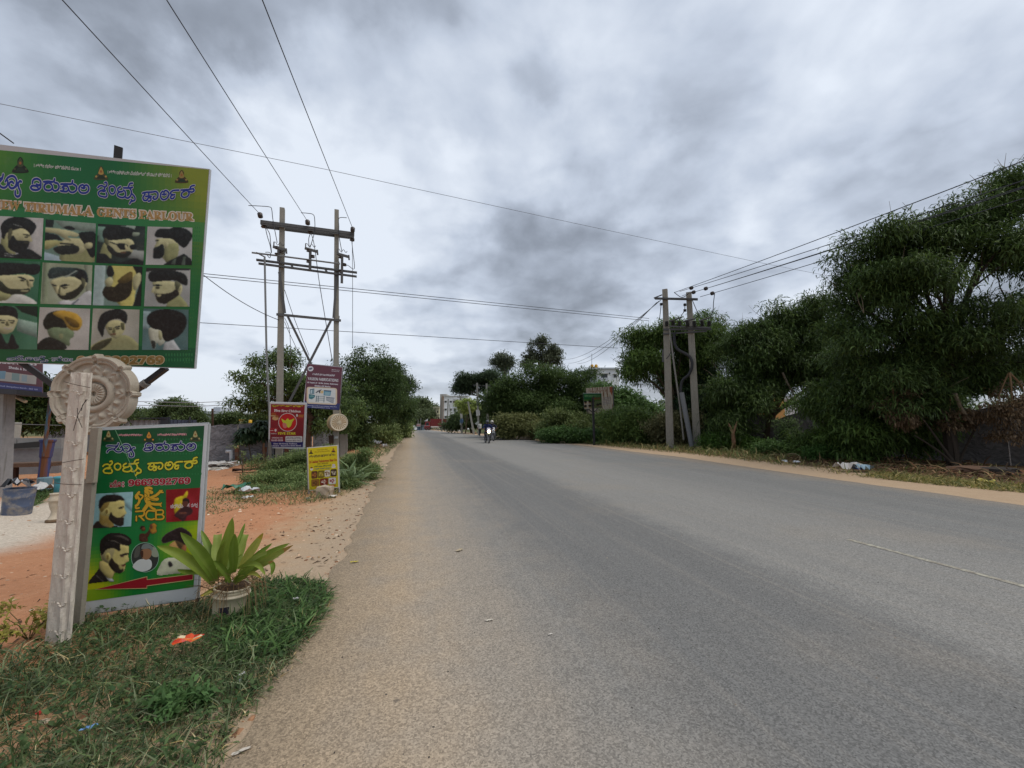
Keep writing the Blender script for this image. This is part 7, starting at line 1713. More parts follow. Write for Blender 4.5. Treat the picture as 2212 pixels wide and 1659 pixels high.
for (x, y, hgt, lb) in ((590, 1300, .9, 'thin bare-stemmed sapling weed on the orange lot left of the pole frame'), (845, 1330, .7, 'straggly flowering weed stalk beside the left pole base')):
    g0 = G(*KD(x, y + 130)); t = thing('weed', lb, 'weed', g0); mb = MB(); tips = []
    for k in range(6): e = g0 + np.array([rng.normal(0, .14), rng.normal(0, .1), hgt * (.5 + .5 * rng.random())]); mb.tube([g0, (g0 + e) / 2 + rng.normal(0, .03, 3), e], [.008, .006, .004], alb((90, 76, 56)), 4); tips.append(e)
    mb.build('stem', M_bark, t); make_foliage('leaves', t, [(e, np.array([.08, .08, .08])) for e in tips], 26, 4, .07, .03, WG, clump_r=.04)
gA = groundpoly([(500, 1062), (560, 1035), (600, 1000), (700, 990), (790, 980), (812, 1030), (790, 1050), (720, 1080), (640, 1096), (560, 1092), (515, 1085)])
xs, ys = sample_poly(gA, 10000, .6); pA = grass_blades(xs, ys, .06, .26, .011, WG + [DRY[1]], .6, (.4, 1.3))
gA2 = groundpoly([(430, 1068), (470, 1055), (540, 1075), (560, 1094), (500, 1105), (440, 1110)]); xs, ys = sample_poly(gA2, 700, .9); pB = grass_blades(xs, ys, .04, .12, .012, WG, .7)
gA3 = groundpoly([(440, 1004), (520, 995), (650, 985), (740, 975), (740, 990), (640, 1000), (520, 1006)]); xs, ys = sample_poly(gA3, 1600, .7); pC = grass_blades(xs, ys, .1, .4, .03, WG + [DRY[1]], .6)
gA4 = groundpoly([(800, 985), (815, 1000), (866, 955), (878, 940), (862, 938), (820, 955), (790, 965)]); xs, ys = sample_poly(gA4, 2600, .5); pD = grass_blades(xs, ys, .08, .35, .03, WG, .6)
gA5 = groundpoly([(40, 1105), (75, 1095), (120, 1060), (110, 1040), (85, 1050), (60, 1080)]); xs, ys = sample_poly(gA5, 1600, .3); pE = grass_blades(xs, ys, .06, .18, .014, [alb((62, 84, 44)), alb((80, 98, 56))], .7)
Vg, Fg, Cg = merge([pA, pB, pC, pD, pE]); kind(npmesh('lot_grass', Vg, Fg, Cg, M_leaf), 'stuff')
# white litter dumped at the left road edge
for k, (x, y, s_, c, lb) in enumerate(((1725, 1010, .34, (170, 96, 90), 'reddish rag in the dumped litter at the left road edge'), (1768, 985, .42, (204, 206, 208), 'puffed white plastic bag in the dumped litter, left of two'), (1812, 992, .40, (206, 206, 206), 'puffed white plastic bag in the dumped litter, right of two'), (1640, 1010, .5, (150, 146, 136), 'grey strewn rubbish at the left end of the dumped litter'), (1880, 1022, .36, (200, 200, 198), 'flattened white bag nearest the road in the dumped litter'), (1590, 1005, .3, (196, 194, 190), 'pale bag half hidden in grass behind the dumped litter'))):
    scrap('litter_bag', lb, 'litter', *KC(x, y), s_ * .7, s_, alb(c), s_ * .6, .3 * k, M_plastic, 'litter at the left road edge')
# ============================================================ RIGHT SIDE
DG = [alb(c, .85) for c in ((54, 70, 34), (70, 88, 44), (40, 54, 29), (90, 106, 54))]
DG2 = [alb(c, .9) for c in ((60, 80, 36), (78, 98, 46), (46, 62, 30), (96, 112, 56))]
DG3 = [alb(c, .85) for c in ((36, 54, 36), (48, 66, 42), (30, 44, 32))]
def gd_at(x, dep, y=960): p = atd(x, y, dep); p[2] = H(p[0], p[1]); return p
FR = dict(L=.42, Wd=.085, clump_r=.34, shell=.45, droop=.55, up=.15, jit=.75, bend=(.3, 1.0))
make_tree('acacia_tree', 'feathery dark tree just left of and behind the right pole frame', gd_at(1462, 29), pxblobs([(1405, 775, 50, 50), (1475, 735, 62, 46), (1385, 740, 40, 34), (1450, 800, 60, 40, 1), (1370, 790, 34, 26, -1), (1540, 730, 60, 50, 1), (1520, 790, 60, 50, 1)], 28.5), 1400, 24, .44, .072, DG2, .25, 'feathery trees right of the road', twigs=60, **{k: v for k, v in FR.items() if k not in ('L', 'Wd')})
make_tree('acacia_tree', 'broad feathery tree between the right pole frame and the largest tree', gd_at(1655, 25), pxblobs([(1600, 740, 70, 60), (1680, 705, 60, 46), (1745, 690, 60, 50), (1800, 740, 46, 60), (1640, 800, 80, 60), (1720, 775, 90, 50), (1780, 810, 60, 50), (1590, 840, 70, 60, -1), (1570, 900, 60, 50, -1), (1600, 865, 40, 26), (1720, 805, 40, 22), (1785, 860, 40, 30)], 24.5), 2200, 24, .42, .068, DG, .26, 'feathery trees right of the road', twigs=80, **{k: v for k, v in FR.items() if k not in ('L', 'Wd')})
make_tree('acacia_tree', 'largest feathery tree towering at the right edge of the picture', [*G(2062, 1010)[:2], 0], pxblobs([(1880, 570, 70, 56, 1), (1960, 520, 80, 50), (2050, 500, 80, 44), (2110, 470, 70, 50), (2180, 420, 60, 50), (2230, 400, 60, 60), (1850, 640, 60, 46, 1), (1930, 620, 80, 60), (2010, 600, 80, 46, -1), (2170, 520, 90, 50, -1), (2240, 560, 60, 80), (1900, 710, 90, 50), (2000, 710, 80, 46), (2100, 700, 70, 50, -1), (2190, 690, 80, 66, -1), (1960, 790, 110, 60), (2080, 790, 90, 60), (2190, 780, 70, 40), (1850, 790, 80, 60, 2), (1880, 870, 90, 56, 1), (1980, 870, 80, 50)], 14.6), 3000, 24, .31, .048, DG, .19, 'feathery trees right of the road', fork=atd(2050, 800, 14.6), twigs=70, clump_r=.26, shell=.4, droop=.55, up=.12, jit=.75, bend=(.3, 1.0), bark=DARKBARK)
make_tree('acacia_tree', 'low feathery tree drooping over the wall right of centre', gd_at(1850, 17.5, 990), pxblobs([(1800, 890, 70, 60), (1870, 930, 80, 50, -1), (1800, 950, 70, 44), (1930, 930, 70, 50, -1), (1990, 930, 50, 40, -1), (1860, 985, 46, 26, -1.5), (2010, 880, 60, 40)], 17), 1050, 22, .36, .06, DG2, .12, 'feathery trees right of the road', clump_r=.24, shell=.35, droop=.5, up=.1, jit=.8)
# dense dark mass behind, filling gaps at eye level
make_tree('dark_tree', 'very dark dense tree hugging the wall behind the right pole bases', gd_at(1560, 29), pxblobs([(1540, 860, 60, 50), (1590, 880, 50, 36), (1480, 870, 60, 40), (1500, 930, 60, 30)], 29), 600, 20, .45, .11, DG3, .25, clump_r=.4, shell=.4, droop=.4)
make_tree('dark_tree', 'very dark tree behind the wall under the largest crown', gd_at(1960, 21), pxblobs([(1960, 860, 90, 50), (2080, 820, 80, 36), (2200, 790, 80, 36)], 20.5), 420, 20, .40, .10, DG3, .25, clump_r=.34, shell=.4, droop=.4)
# dead brown hanging branches at the right
for (bl, dep, lb) in (([(2185, 905, 24, 60), (2205, 860, 20, 50), (2150, 880, 20, 30)], 13.2, 'dead brown hanging branch over the wall at the right edge'), ([(1935, 880, 26, 46), (1950, 905, 22, 34)], 14.2, 'dead brown foliage hanging in the middle of the largest tree'), ([(2060, 905, 40, 20)], 14.0, 'small dead brown branch hanging by the tree trunk')):
    g0 = bl[0]; c0 = atd(g0[0], g0[1] - g0[3], dep); t = thing('dead_branch', lb, 'branch', c0, 'dead branches in the right trees'); mb = MB()
    for b in pxblobs(bl, dep): limb(mb, c0 + np.array([0, 0, .6]), b[0], .03, .01, alb((130, 104, 76)), .0, 5, .1)
    mb.build('twig', M_bark, t); make_foliage('dry_leaves', t, pxblobs(bl, dep), 120, 16, .16, .05, [alb((92, 78, 58)), alb((74, 60, 46)), alb((110, 94, 70))], clump_r=.13, shell=.1, droop=.9, up=-.5)
# wall of big stone slabs behind the trees
W0 = np.array([20.9, 8.0, 0]); W1 = np.array([21.4, 40.0, 0])
t = thing('stone_slab_wall', 'weathered grey stone slab wall half buried under the right-hand trees', 'wall', [21.0, 16, 0])
y_ = 6.0; k = 0
while y_ < 34:
    L_ = 1.9 + .5 * rng.random(); hgt = 2.1 + .35 * rng.random() if y_ < 15 else 1.8 + .5 * rng.random()
    x_ = 20.9 + (y_ - 8) * .016
    P = [(x_, y_, -.2), (x_, y_ + L_ - .05, -.2), (x_, y_ + L_ - .05, hgt + .1 * rng.normal()), (x_, y_ + L_ * .66, hgt + .12 * rng.normal()), (x_, y_ + L_ * .33, hgt + .12 * rng.normal()), (x_, y_, hgt + .1 * rng.normal())]
    mb = MB(); mb.slab(P, (-1, 0, 0), .09, alb((122, 118, 116))); mb.build('slab', M_slate, t); y_ += L_; k += 1
# shrubs in front, along the verge
for (bl, dep, n_, cs, lb) in (
    ([(1170, 930, 50, 19), (1110, 918, 46, 23), (1090, 928, 30, 14)], 37, 620, ((78, 84, 50), (94, 96, 60), (64, 72, 42)), 'wide pale olive thicket right of the motorcycles'),
    ([(1230, 922, 50, 30), (1200, 936, 40, 15), (1270, 938, 40, 17)], 33, 560, ((70, 82, 46), (86, 94, 56), (58, 72, 38)), 'olive thicket left of the small green salon sign'),
    ([(1250, 944, 50, 12), (1205, 942, 36, 8), (1300, 950, 40, 11)], 30.5, 420, ((50, 74, 38), (66, 88, 46), (44, 62, 32)), 'low bright green creeper along the verge below the small salon sign'),
    ([(1340, 905, 40, 34), (1385, 920, 46, 34), (1330, 940, 44, 22), (1400, 945, 40, 18)], 29, 760, ((72, 92, 46), (92, 108, 60), (58, 78, 40)), 'yellow-green bush just right of the rusty hoarding'),
    ([(1430, 930, 34, 30), (1470, 945, 34, 18), (1480, 915, 24, 30)], 27, 420, ((84, 86, 60), (100, 98, 70), (66, 70, 46)), 'dry greyish bush between the two right-hand poles'),
    ([(1560, 955, 40, 18), (1610, 960, 36, 14)], 22.5, 360, ((52, 80, 34), (74, 100, 44), (44, 66, 30)), 'fresh green bush right of the right-hand pole pair'),
    ([(1660, 970, 30, 12), (1690, 975, 24, 9)], 19.5, 200, ((58, 80, 40), (70, 92, 48), (50, 66, 36)), 'low green bush before the exposed stretch of slab wall'),
    ([(1850, 985, 40, 16), (1780, 975, 36, 14)], 16.3, 300, ((46, 70, 32), (62, 88, 40), (38, 56, 28)), 'dark drooping bush under the low feathery tree'),
    ([(1700, 925, 14, 30)], 19.8, 90, ((60, 76, 46), (74, 88, 54), (50, 62, 40)), 'thin climbing weed on the exposed slab wall')):
    g0 = gd_at(bl[0][0], dep); make_shrub('verge_shrub', lb, g0, pxblobs(bl, dep), n_, 22, .0085 * dep, .0034 * dep, [alb(c, .95) for c in cs], 'shrubs along the right verge', clump_r=.011 * dep, shell=.3, up=.5, droop=.2)
# cut stump with pale broken wood
g0 = gd_at(1583, 22); t = thing('tree_stump', 'pale broken forked stump standing in the bush right of the poles', 'stump', g0); mb = MB(); pt = lambda x, y: atd(x, y, 21.6)
mb.tube([g0, pt(1585, 955), pt(1583, 935)], [.10, .10, .09], alb((150, 116, 92)), 8); mb.tube([pt(1583, 936), pt(1578, 925), pt(1574, 914)], [.08, .06, .02], alb((160, 128, 102)), 6); mb.tube([pt(1583, 936), pt(1588, 922), pt(1592, 910)], [.08, .06, .02], alb((160, 128, 102)), 6); mb.build('trunk', M_bark, t)
# second trunk and leaning dead limbs at the right
g0 = G(2068, 1012); t = thing('dead_limb', 'leaning dark dead limbs joined at the foot of the largest tree', 'branch', g0); mb = MB()
for (x, y, r_) in ((1990, 900, .07), (2030, 880, .06), (1975, 940, .05), (2120, 900, .06)): limb(mb, g0, atd(x, y, 13.9), r_, .02, DARKBARK, 0, 6, .05)
mb.build('limb', M_bark, t)
for (pts, lb) in ((((1690, 805), (1702, 830), (1720, 860)), 'pale bare branch showing inside the broad feathery tree'), (((2063, 850), (2075, 880), (2100, 915)), 'pale curved dead branch inside the largest tree')):
    dep = 23 if pts[0][0] < 1800 else 13.6
    mb = MB(); mb.tube([atd(x, y, dep) for x, y in pts], [.06, .055, .04], alb((128, 116, 98)), 6); tag(mb.build('bare_branch', M_bark, None, loc=atd(*pts[1], dep)), lb, 'branch')
# verge grass and cut brush
gV = groundpoly([(1090, 940), (1200, 953), (1330, 967), (1460, 979), (1560, 990), (1700, 1008), (1850, 1032), (2000, 1046), (2130, 1058), (2260, 1072), (2400, 1060), (2212, 1015), (2080, 1006), (1900, 995), (1700, 978), (1560, 968), (1400, 955), (1200, 942)])
xs, ys = sample_poly(gV, 9000, .7); VG = [alb(c) for c in ((104, 104, 62), (126, 118, 76), (84, 92, 50), (150, 134, 92), (74, 86, 46))]; pA = grass_blades(xs, ys, .10, .42, .022, VG, .6, (.4, 1.2))
gV2 = groundpoly([(1090, 939), (1330, 966), (1560, 989), (1700, 1006), (1700, 985), (1560, 972), (1330, 952), (1090, 934)]); xs, ys = sample_poly(gV2, 6000, .4); pB = grass_blades(xs, ys, .2, .7, .035, [alb(c) for c in ((92, 102, 58), (80, 92, 48), (112, 112, 70), (136, 124, 84))], .6)
gV3 = groundpoly([(1860, 1030), (2000, 1046), (2130, 1058), (2260, 1070), (2260, 1055), (2100, 1040), (1900, 1022)]); xs, ys = sample_poly(gV3, 2600, .5); pC = grass_blades(xs, ys, .06, .28, .018, [alb(c) for c in ((120, 116, 66), (150, 138, 86), (96, 100, 52))], .9)
Vg, Fg, Cg = merge([pA, pB, pC]); kind(npmesh('verge_grass', Vg, Fg, Cg, M_leaf), 'stuff')
# dry brush and leaf litter
gL = groundpoly([(1640, 985), (1760, 1000), (1900, 1020), (2090, 1040), (2212, 1050), (2300, 1030), (2100, 1005), (1860, 990), (1680, 972)])
xs, ys = sample_poly(gL, 2200, .4); n = len(xs); b = np.stack([xs, ys, [H(a_, c_) + .02 + .1 * rng.random() for a_, c_ in zip(xs, ys)]], 1); d = rng.normal(0, 1, (n, 3)); d[:, 2] *= .25
Vv, Fv = leaf_arrays(b, d, .15 + .5 * rng.random(n) ** 2, .02 + .04 * rng.random(n), .3 + .5 * rng.random(n)); lc = np.array([alb(c) for c in ((120, 84, 58), (90, 66, 48), (150, 120, 86), (70, 56, 44))])
kind(npmesh('dry_brush', Vv, Fv, np.repeat(lc[rng.integers(0, 4, n)], 2, 0), M_bark), 'stuff')
for k, (x, y, s_, c, lb) in enumerate(((1835, 1019, .55, (196, 190, 184), 'large torn white paper in the litter heap on the right verge'), (1868, 1020, .45, (150, 176, 190), 'pale blue plastic bag in the litter heap on the right verge'), (1852, 1020, .25, (44, 70, 130), 'dark blue wrapper between the papers on the right verge'), (1845, 1004, .22, (196, 186, 176), 'crumpled white paper behind the litter heap on the right verge'), (1695, 1000, .22, (204, 206, 206), 'small white cup in verge grass, left of two'), (1720, 1002, .22, (204, 204, 206), 'small white cup in verge grass, right of two'), (2126, 1046, .25, (206, 190, 96), 'yellow wrapper in the grass at the far right verge'))):
    scrap('litter_paper', lb, 'litter', x, y, s_ * .7, s_ * 1.4, alb(c), s_ * .4, .1 + .2 * k, M_plastic, 'litter on the right verge')
for (x, y, s_, c, lb) in ((1880, 996, .8, (150, 136, 120), 'broad flat grey rock under the feathery trees'), (2110, 1026, .9, (110, 84, 66), 'low brown earth mound before the right-hand wall'), (1935, 1000, .35, (130, 120, 110), 'small grey rock right of the flat rock under the trees'), (2160, 1030, .6, (56, 50, 46), 'dark charred log lump at the right edge of the verge')):
    stone(x, y, s_ * 1.3, s_ * (.45 if 'mound' not in lb else .28), s_, lb, c, 'rock' if 'rock' in lb else 'earth_mound' if 'mound' in lb else 'log', 'rock' if 'rock' in lb else 'mound' if 'mound' in lb else 'log')
for x, y, s_, lb in ((1215, 958, .35, 'pale stone at the right road edge below the olive thicket'), (1160, 952, .30, 'pale stone at the right road edge near the motorcycles'), (1105, 948, .32, 'brown stone at the right road edge behind the pedestrian')):
    stone(x, y, s_, s_ * .5, s_, lb, (176, 160, 136))
# cut branches lying on the verge
for (x0, y0, x1, y1, lb) in ((1650, 975, 1740, 968, 'long cut branch lying on the verge by the slab wall'), (1690, 985, 1705, 1002, 'short pale cut stick leaning in the verge grass'), (1720, 990, 1760, 975, 'curved pale cut branch in the verge grass')):
    a_, b_ = G(x0, y0), G(x1, y1) if y1 > 975 else atd(x1, y1, axd(G(x0, y0))); mb = MB(); limb(mb, a_, b_, .03, .012, alb((150, 130, 100)), .1, 6, .06); tag(mb.build('cut_branch', M_bark, None, loc=a_), lb, 'branch', 'cut branches on the right verge')

# ---- middle distance, right
make_tree('dense_tree', 'wide dark rounded tree mass beyond the thicket, left of the white flats', gd_at(1190, 44, 930), pxblobs([(1110, 860, 50, 46), (1180, 830, 60, 50), (1240, 850, 60, 50), (1290, 880, 40, 40, -2), (1150, 890, 70, 40, -2), (1250, 900, 60, 34, -3), (1090, 900, 40, 30)], 43), 2600, 26, .36, .12, [alb(c, .9) for c in ((50, 66, 34), (66, 82, 42), (40, 54, 28))], .4, clump_r=.5, shell=.6, droop=.35)
make_tree('dense_tree', 'smaller green tree behind the rusty hoarding', gd_at(1330, 40, 930), pxblobs([(1310, 870, 34, 34), (1345, 880, 36, 34), (1385, 885, 30, 30)], 38), 520, 22, .5, .15, [alb(c, .9) for c in ((60, 84, 44), (76, 98, 54), (50, 68, 38))], .2, clump_r=.45, shell=.5, droop=.4)
EU = [alb(c) for c in ((58, 66, 50), (78, 84, 66), (46, 54, 42))]
make_tree('eucalyptus_tree', 'tall airy eucalyptus rising above the dense dark tree', gd_at(1175, 62, 930), pxblobs([(1148, 765, 16, 22), (1170, 745, 14, 20), (1195, 765, 18, 20), (1140, 785, 14, 16), (1180, 775, 22, 18), (1205, 780, 12, 14), (1168, 733, 8, 10)], 60), 300, 16, .5, .17, EU, .3, fork=atd(1172, 800, 60), clump_r=.34, shell=.2, droop=.6)
make_tree('eucalyptus_tree', 'smaller round-topped eucalyptus left of the tall one', gd_at(1090, 80, 930), pxblobs([(1085, 778, 18, 14), (1098, 785, 14, 12), (1075, 785, 12, 12), (1090, 795, 12, 10)], 78), 190, 16, .55, .2, EU, .3, fork=atd(1090, 815, 78), clump_r=.5, shell=.2, droop=.5)
make_tree('rain_tree', 'flat-topped dark rain tree leaning left over the far roadside poles', gd_at(1050, 72, 930), pxblobs([(1000, 828, 26, 9), (1030, 818, 34, 11), (1060, 815, 30, 12), (990, 840, 18, 8), (1010, 838, 22, 9), (1075, 830, 30, 20), (1045, 838, 20, 10), (1075, 860, 24, 24)], 70), 800, 22, .45, .18, [alb(c, .9) for c in ((46, 60, 42), (60, 74, 52), (38, 50, 36))], .4, fork=atd(1065, 870, 70), clump_r=.5, shell=.4, droop=.2)
make_tree('roadside_tree', 'low dark scrub tree below the white flats beside the poster pole', gd_at(1020, 66, 925), pxblobs([(1005, 905, 24, 16), (1030, 895, 22, 22), (990, 915, 20, 10), (1040, 910, 22, 18), (975, 918, 18, 8)], 64), 600, 20, .5, .2, [alb(c, .9) for c in ((58, 74, 44), (74, 88, 54), (48, 60, 38))], .25, clump_r=.5, shell=.4)
make_tree('small_tree', 'little yellow-green tree in front of the white flats', gd_at(1005, 60, 925), pxblobs([(1000, 876, 12, 7), (1012, 874, 14, 7), (1022, 878, 10, 6), (1005, 884, 10, 6)], 59), 170, 18, .45, .18, [alb((104, 118, 62)), alb((124, 134, 76)), alb((84, 98, 52))], .12, clump_r=.4, shell=.2)
# far trees closing the road on the left
for (bl, dep, lb) in (([(905, 880, 14, 20), (892, 893, 16, 15), (915, 895, 16, 18)], 172, 'tall bushy tree over the far left end of the road'), ([(900, 905, 20, 14), (922, 903, 18, 16), (882, 905, 14, 12)], 165, 'grey-green hazy tree behind the far white car'), ([(930, 893, 12, 16), (940, 905, 12, 14), (918, 890, 12, 14)], 200, 'far dark tree behind the teal poles'), ([(868, 890, 16, 24), (860, 908, 14, 16)], 66, 'dark leafy tree leaning in above the far left road edge')):
    g0 = gd_at(bl[0][0], dep, 925); make_tree('distant_tree', lb, g0, pxblobs(bl, dep), 420, 18, .0075 * dep, .0034 * dep, [alb(c) for c in ((66, 78, 50), (84, 92, 64), (52, 64, 42))], .3, 'trees closing the far end of the road', clump_r=.008 * dep, shell=.4)
far_wood = []
for k in range(26): far_wood.append((atd(820 + k * 12, 912 + 4 * rng.random(), 240), np.array([9, 9, 3.5 + 3 * rng.random()])))
for k in range(40): far_wood.append((atd(-300 + k * 26, 905 + 5 * rng.random(), 150), np.array([9, 9, 2.5 + 2 * rng.random()])))
for k in range(26): far_wood.append((atd(1300 + k * 40, 900 + 8 * rng.random(), 70), np.array([5, 5, 2.5 + 1.2 * rng.random()])))
kind(make_foliage('far_wood', None, far_wood, 3200, 10, 1.3, .7, [alb(c) for c in ((66, 80, 54), (84, 94, 66), (56, 68, 48))], clump_r=1.0, shell=.3), 'stuff')

# ---- buildings
def facade(t, x0, y0, x1, y1, dep, thick, col, nm='wall'):
    mb = MB(); far_box(mb, x0, y0, x1, y1, dep, thick, col); return mb.build(nm, M_wall, t)
def win(t, x0, y0, x1, y1, dep, hood=True, pane=(40, 44, 48)):
    mb = MB(); far_box(mb, x0, y0, x1, y1, dep - .06, .1, alb((120, 116, 110))); f = mb.build('window', M_wall, t)
    mb = MB(); k = (x1 - x0) * .06; far_box(mb, x0 + k, y0 + k, x1 - k, y1 - k, dep - .10, .1, alb(pane)); p = mb.build('pane', M_glass, t); p.parent = f
    if hood: mb = MB(); far_box(mb, x0 - (x1 - x0) * .2, y0 - (y1 - y0) * .22, x1 + (x1 - x0) * .2, y0 - (y1 - y0) * .05, dep - .5, .5, alb((190, 188, 182))); mb.build('sunshade', M_wall, t)
def F(x, y): return KF(x, y)
dB = 165; g0 = atd(*KF(900, 1180), dB)
t = thing('apartment_block', 'white four-storey apartment block with dark hooded windows beyond the red truck', 'building', [g0[0], g0[1], gz(0, 200)])
facade(t, *KF(778, 912), *KF(1070, 1330), dB, 14, alb((240, 242, 242)))
facade(t, *KF(735, 886), *KF(812, 1330), dB + 1.2, 10, alb((176, 172, 164)), 'stair_tower'); facade(t, *KF(756, 912), *KF(778, 1330), dB - .4, 5, alb((150, 124, 104)), 'drain_shaft')
facade(t, *KF(778, 905), *KF(1070, 916), dB - .4, 14, alb((180, 180, 178)), 'parapet')
for y in (968, 1062, 1150):
    for x in (790, 850): win(t, *KF(x, y), *KF(x + 24, y + 20), dB)
mb = MB(); far_box(mb, *KF(893, 944), *KF(962, 956), dB - 1, 1.2, alb((196, 196, 194))); mb.build('balcony_roof', M_wall, t)
mb = MB(); far_box(mb, *KF(890, 968), *KF(955, 1000), dB - .1, .4, alb((84, 44, 44))); mb.build('balcony_recess', M_glass, t); mb = MB(); far_box(mb, *KF(890, 998), *KF(975, 1008), dB - 1, 1.2, alb((206, 206, 204))); mb.build('balcony_slab', M_wall, t)
win(t, *KF(988, 955), *KF(1018, 996), dB, False, (110, 110, 112)); win(t, *KF(898, 1060), *KF(922, 1095), dB, True); win(t, *KF(985, 1070), *KF(1015, 1110), dB, True); win(t, *KF(898, 1130), *KF(960, 1150), dB, False, (96, 84, 72))
dC = 185; g0 = atd(*KF(690, 1150), dC); t = thing('cream_house', 'small cream three-storey house left of the white apartment block', 'building', [g0[0], g0[1], gz(0, 200)])
facade(t, *KF(652, 1050), *KF(724, 1340), dC, 9, alb((206, 200, 168))); facade(t, *KF(648, 1036), *KF(726, 1052), dC - .5, 10, alb((190, 186, 160)), 'parapet'); facade(t, *KF(650, 1125), *KF(726, 1133), dC - .5, 9, alb((190, 188, 170)), 'floor_band')
for x, y in ((668, 1085), (700, 1085), (662, 1160), (690, 1160), (712, 1162)): win(t, *KF(x, y), *KF(x + 14, y + 26), dC, False)
dD = 90; t = thing('white_flats', 'white block of flats with yellow roof tanks above the dark trees', 'building', [*atd(1300, 860, dD)[:2], gz(0, dD)])
facade(t, *KE(690, 790), *KE(880, 1400), dD, 9, alb((240, 242, 244))); facade(t, *KE(628, 790), *KE(712, 1400), dD + 1.5, 8, alb((186, 190, 196)), 'side_wall'); facade(t, *KE(622, 778), *KE(884, 792), dD - .5, 10, alb((190, 194, 198)), 'parapet')
win(t, *KE(720, 835), *KE(778, 880), dD, True); win(t, *KE(832, 838), *KE(860, 864), dD, True); win(t, *KE(790, 822), *KE(802, 836), dD, False)
facade(t, *KE(716, 868), *KE(786, 900), dD - 1.2, 1.3, alb((190, 192, 196)), 'balcony')
for x, lb in ((640, 'yellow rooftop water tank, left of two on the white flats'), (677, 'yellow rooftop water tank, right of two on the white flats')):
    c = atd(*KE(x, 778), dD + 2); r2 = 14 / 2.37 * .576 * dD / F_; tt = thing('water_tank', lb, 'water tank', c, 'yellow tanks on the white flats'); mb = MB(); mb.lathe([(r2 * .95, 0), (r2, .2), (r2 * .96, r2 * .8), (r2, r2 * .9), (r2, r2 * 1.7), (r2 * .5, r2 * 1.95), (r2 * .4, r2 * 1.95)], c, alb((206, 156, 34)), 16); mb.build('tank', M_plastic, tt, True)
    mb = MB(); mb.lathe([(r2 * .42, r2 * 1.95), (r2 * .42, r2 * 2.1), (r2 * .2, r2 * 2.12)], c, alb((60, 54, 40)), 12); mb.build('lid', M_plastic, tt)
mb = MB(); q = atd(*KE(638, 655), dD); q2 = atd(*KE(638, 780), dD); mb.tube([q2, q], .05, alb((130, 132, 136)), 5); tag(mb.build('roof_mast', M_steel, None, loc=q2), 'thin grey mast on the roof of the white flats with tanks', 'mast')
# buildings glimpsed through the trees
t = thing('orange_house', 'orange-beige house glimpsed through a gap in the broad feathery tree', 'building', [*atd(1690, 850, 55)[:2], 0]); facade(t, 1660, 838, 1692, 960, 55, 6, alb((190, 140, 84))); facade(t, 1655, 830, 1696, 840, 54.6, 7, alb((176, 132, 84)), 'roof_slab'); win(t, 1672, 846, 1682, 858, 55, False)
t = thing('white_building', 'white wall of a building glimpsed beneath the feathery tree gap', 'building', [*atd(1720, 880, 60)[:2], 0]); facade(t, 1694, 862, 1745, 960, 60, 6, alb((204, 204, 204))); facade(t, 1690, 856, 1748, 863, 59.6, 7, alb((184, 186, 186)), 'parapet')

# ---- hoardings on the right
rbd = Board([KE(586, 963), KE(820, 946), KE(824, 1190), KE(592, 1188)], 33)
t = thing('hoarding', 'old rust-streaked white hoarding behind the small green salon sign', 'hoarding', [*rbd.uv(.5, 1)[:2], gz(0, 32)])
mb = MB(); mb.slab([rbd.P[0], rbd.P[3], rbd.P[2], rbd.P[1]], rbd.n, .06, alb((178, 166, 148))); mb.build('panel', M_rust, t)
mb = MB()
for k in (0, 1): p = rbd.P[3 - k] - rbd.n * .1; mb.bar((p[0], p[1], -.5), rbd.P[k] - rbd.n * .1, .08, .08, IRON)
mb.build('posts', M_steel, t)
a = Art(rbd, KE)
for k in range(11): a.stroke((120, 84, 56), [(620 + k * 15, 985 - k + rng.normal(0, 5)), (626 + k * 15, 1000 - k + rng.normal(0, 6))], 6, 2)
for k in range(8): a.poly((110, 66, 40), [(640 + k * 22, 950 + rng.random() * 10), (648 + k * 22, 950), (646 + k * 22, 990 + rng.random() * 40)])
for j in range(5): a.stroke((120, 116, 124), [(735, 1050 + j * 14), (805, 1040 + j * 14)], 4, 2)
a.poly((140, 70, 40), [(796, 950), (818, 948), (820, 1030), (808, 1010), (800, 990)]); a.done('faded_lettering', t)
gsb = Board([KE(562, 1008), KE(724, 1008), KE(728, 1138), KE(572, 1148)], 30)
t = thing('hoarding', 'small green hair salon hoarding on a single dark post right of the road', 'hoarding', [*gsb.uv(.6, 1)[:2], gz(0, 29)])
mb = MB(); mb.slab([gsb.P[0], gsb.P[3], gsb.P[2], gsb.P[1]], gsb.n, .05, alb((60, 70, 64))); mb.build('panel', M_print, t)
print_sheet(gsb, 'print_background', t, [(563, 1009), (723, 1009), (727, 1137), (573, 1147)], lambda u, v: lerp((20, 96, 56), (40, 110, 66), u) if v < .42 else ((196, 190, 180) if u < .45 else (126, 140, 104)) if v > .5 else (90, 130, 60), 10, 10, KE)
a = Art(gsb, KE); a.text(bold('NEW GENTS PARLOUR'), [(575, 1020), (715, 1022), (715, 1040), (576, 1040)], (120, 170, 120), .02); a.text(bold('HAIR CUT'), [(640, 1044), (716, 1044), (716, 1062), (640, 1062)], (180, 80, 60), .03); a.done('heading', t)
a = Art(gsb, KE)
for k, (x, y) in enumerate(((582, 1090), (582, 1128), (620, 1085), (620, 1125), (652, 1085), (650, 1125), (690, 1115), (715, 1110))):
    a.disc((176, 150, 120) if k % 2 else (150, 120, 96), x, y, 11, 14); a.disc((26, 24, 26), x, y - 8, 13, 10)
a.done('portrait_photo', t)
mb = MB(); q = gsb.hit(*KE(655, 1030)) - gsb.n * .08; mb.bar((q[0] + .05, q[1], -.5), q, .12, .12, alb((44, 44, 46))); mb.build('post', M_steel, t)
mb = MB(); 
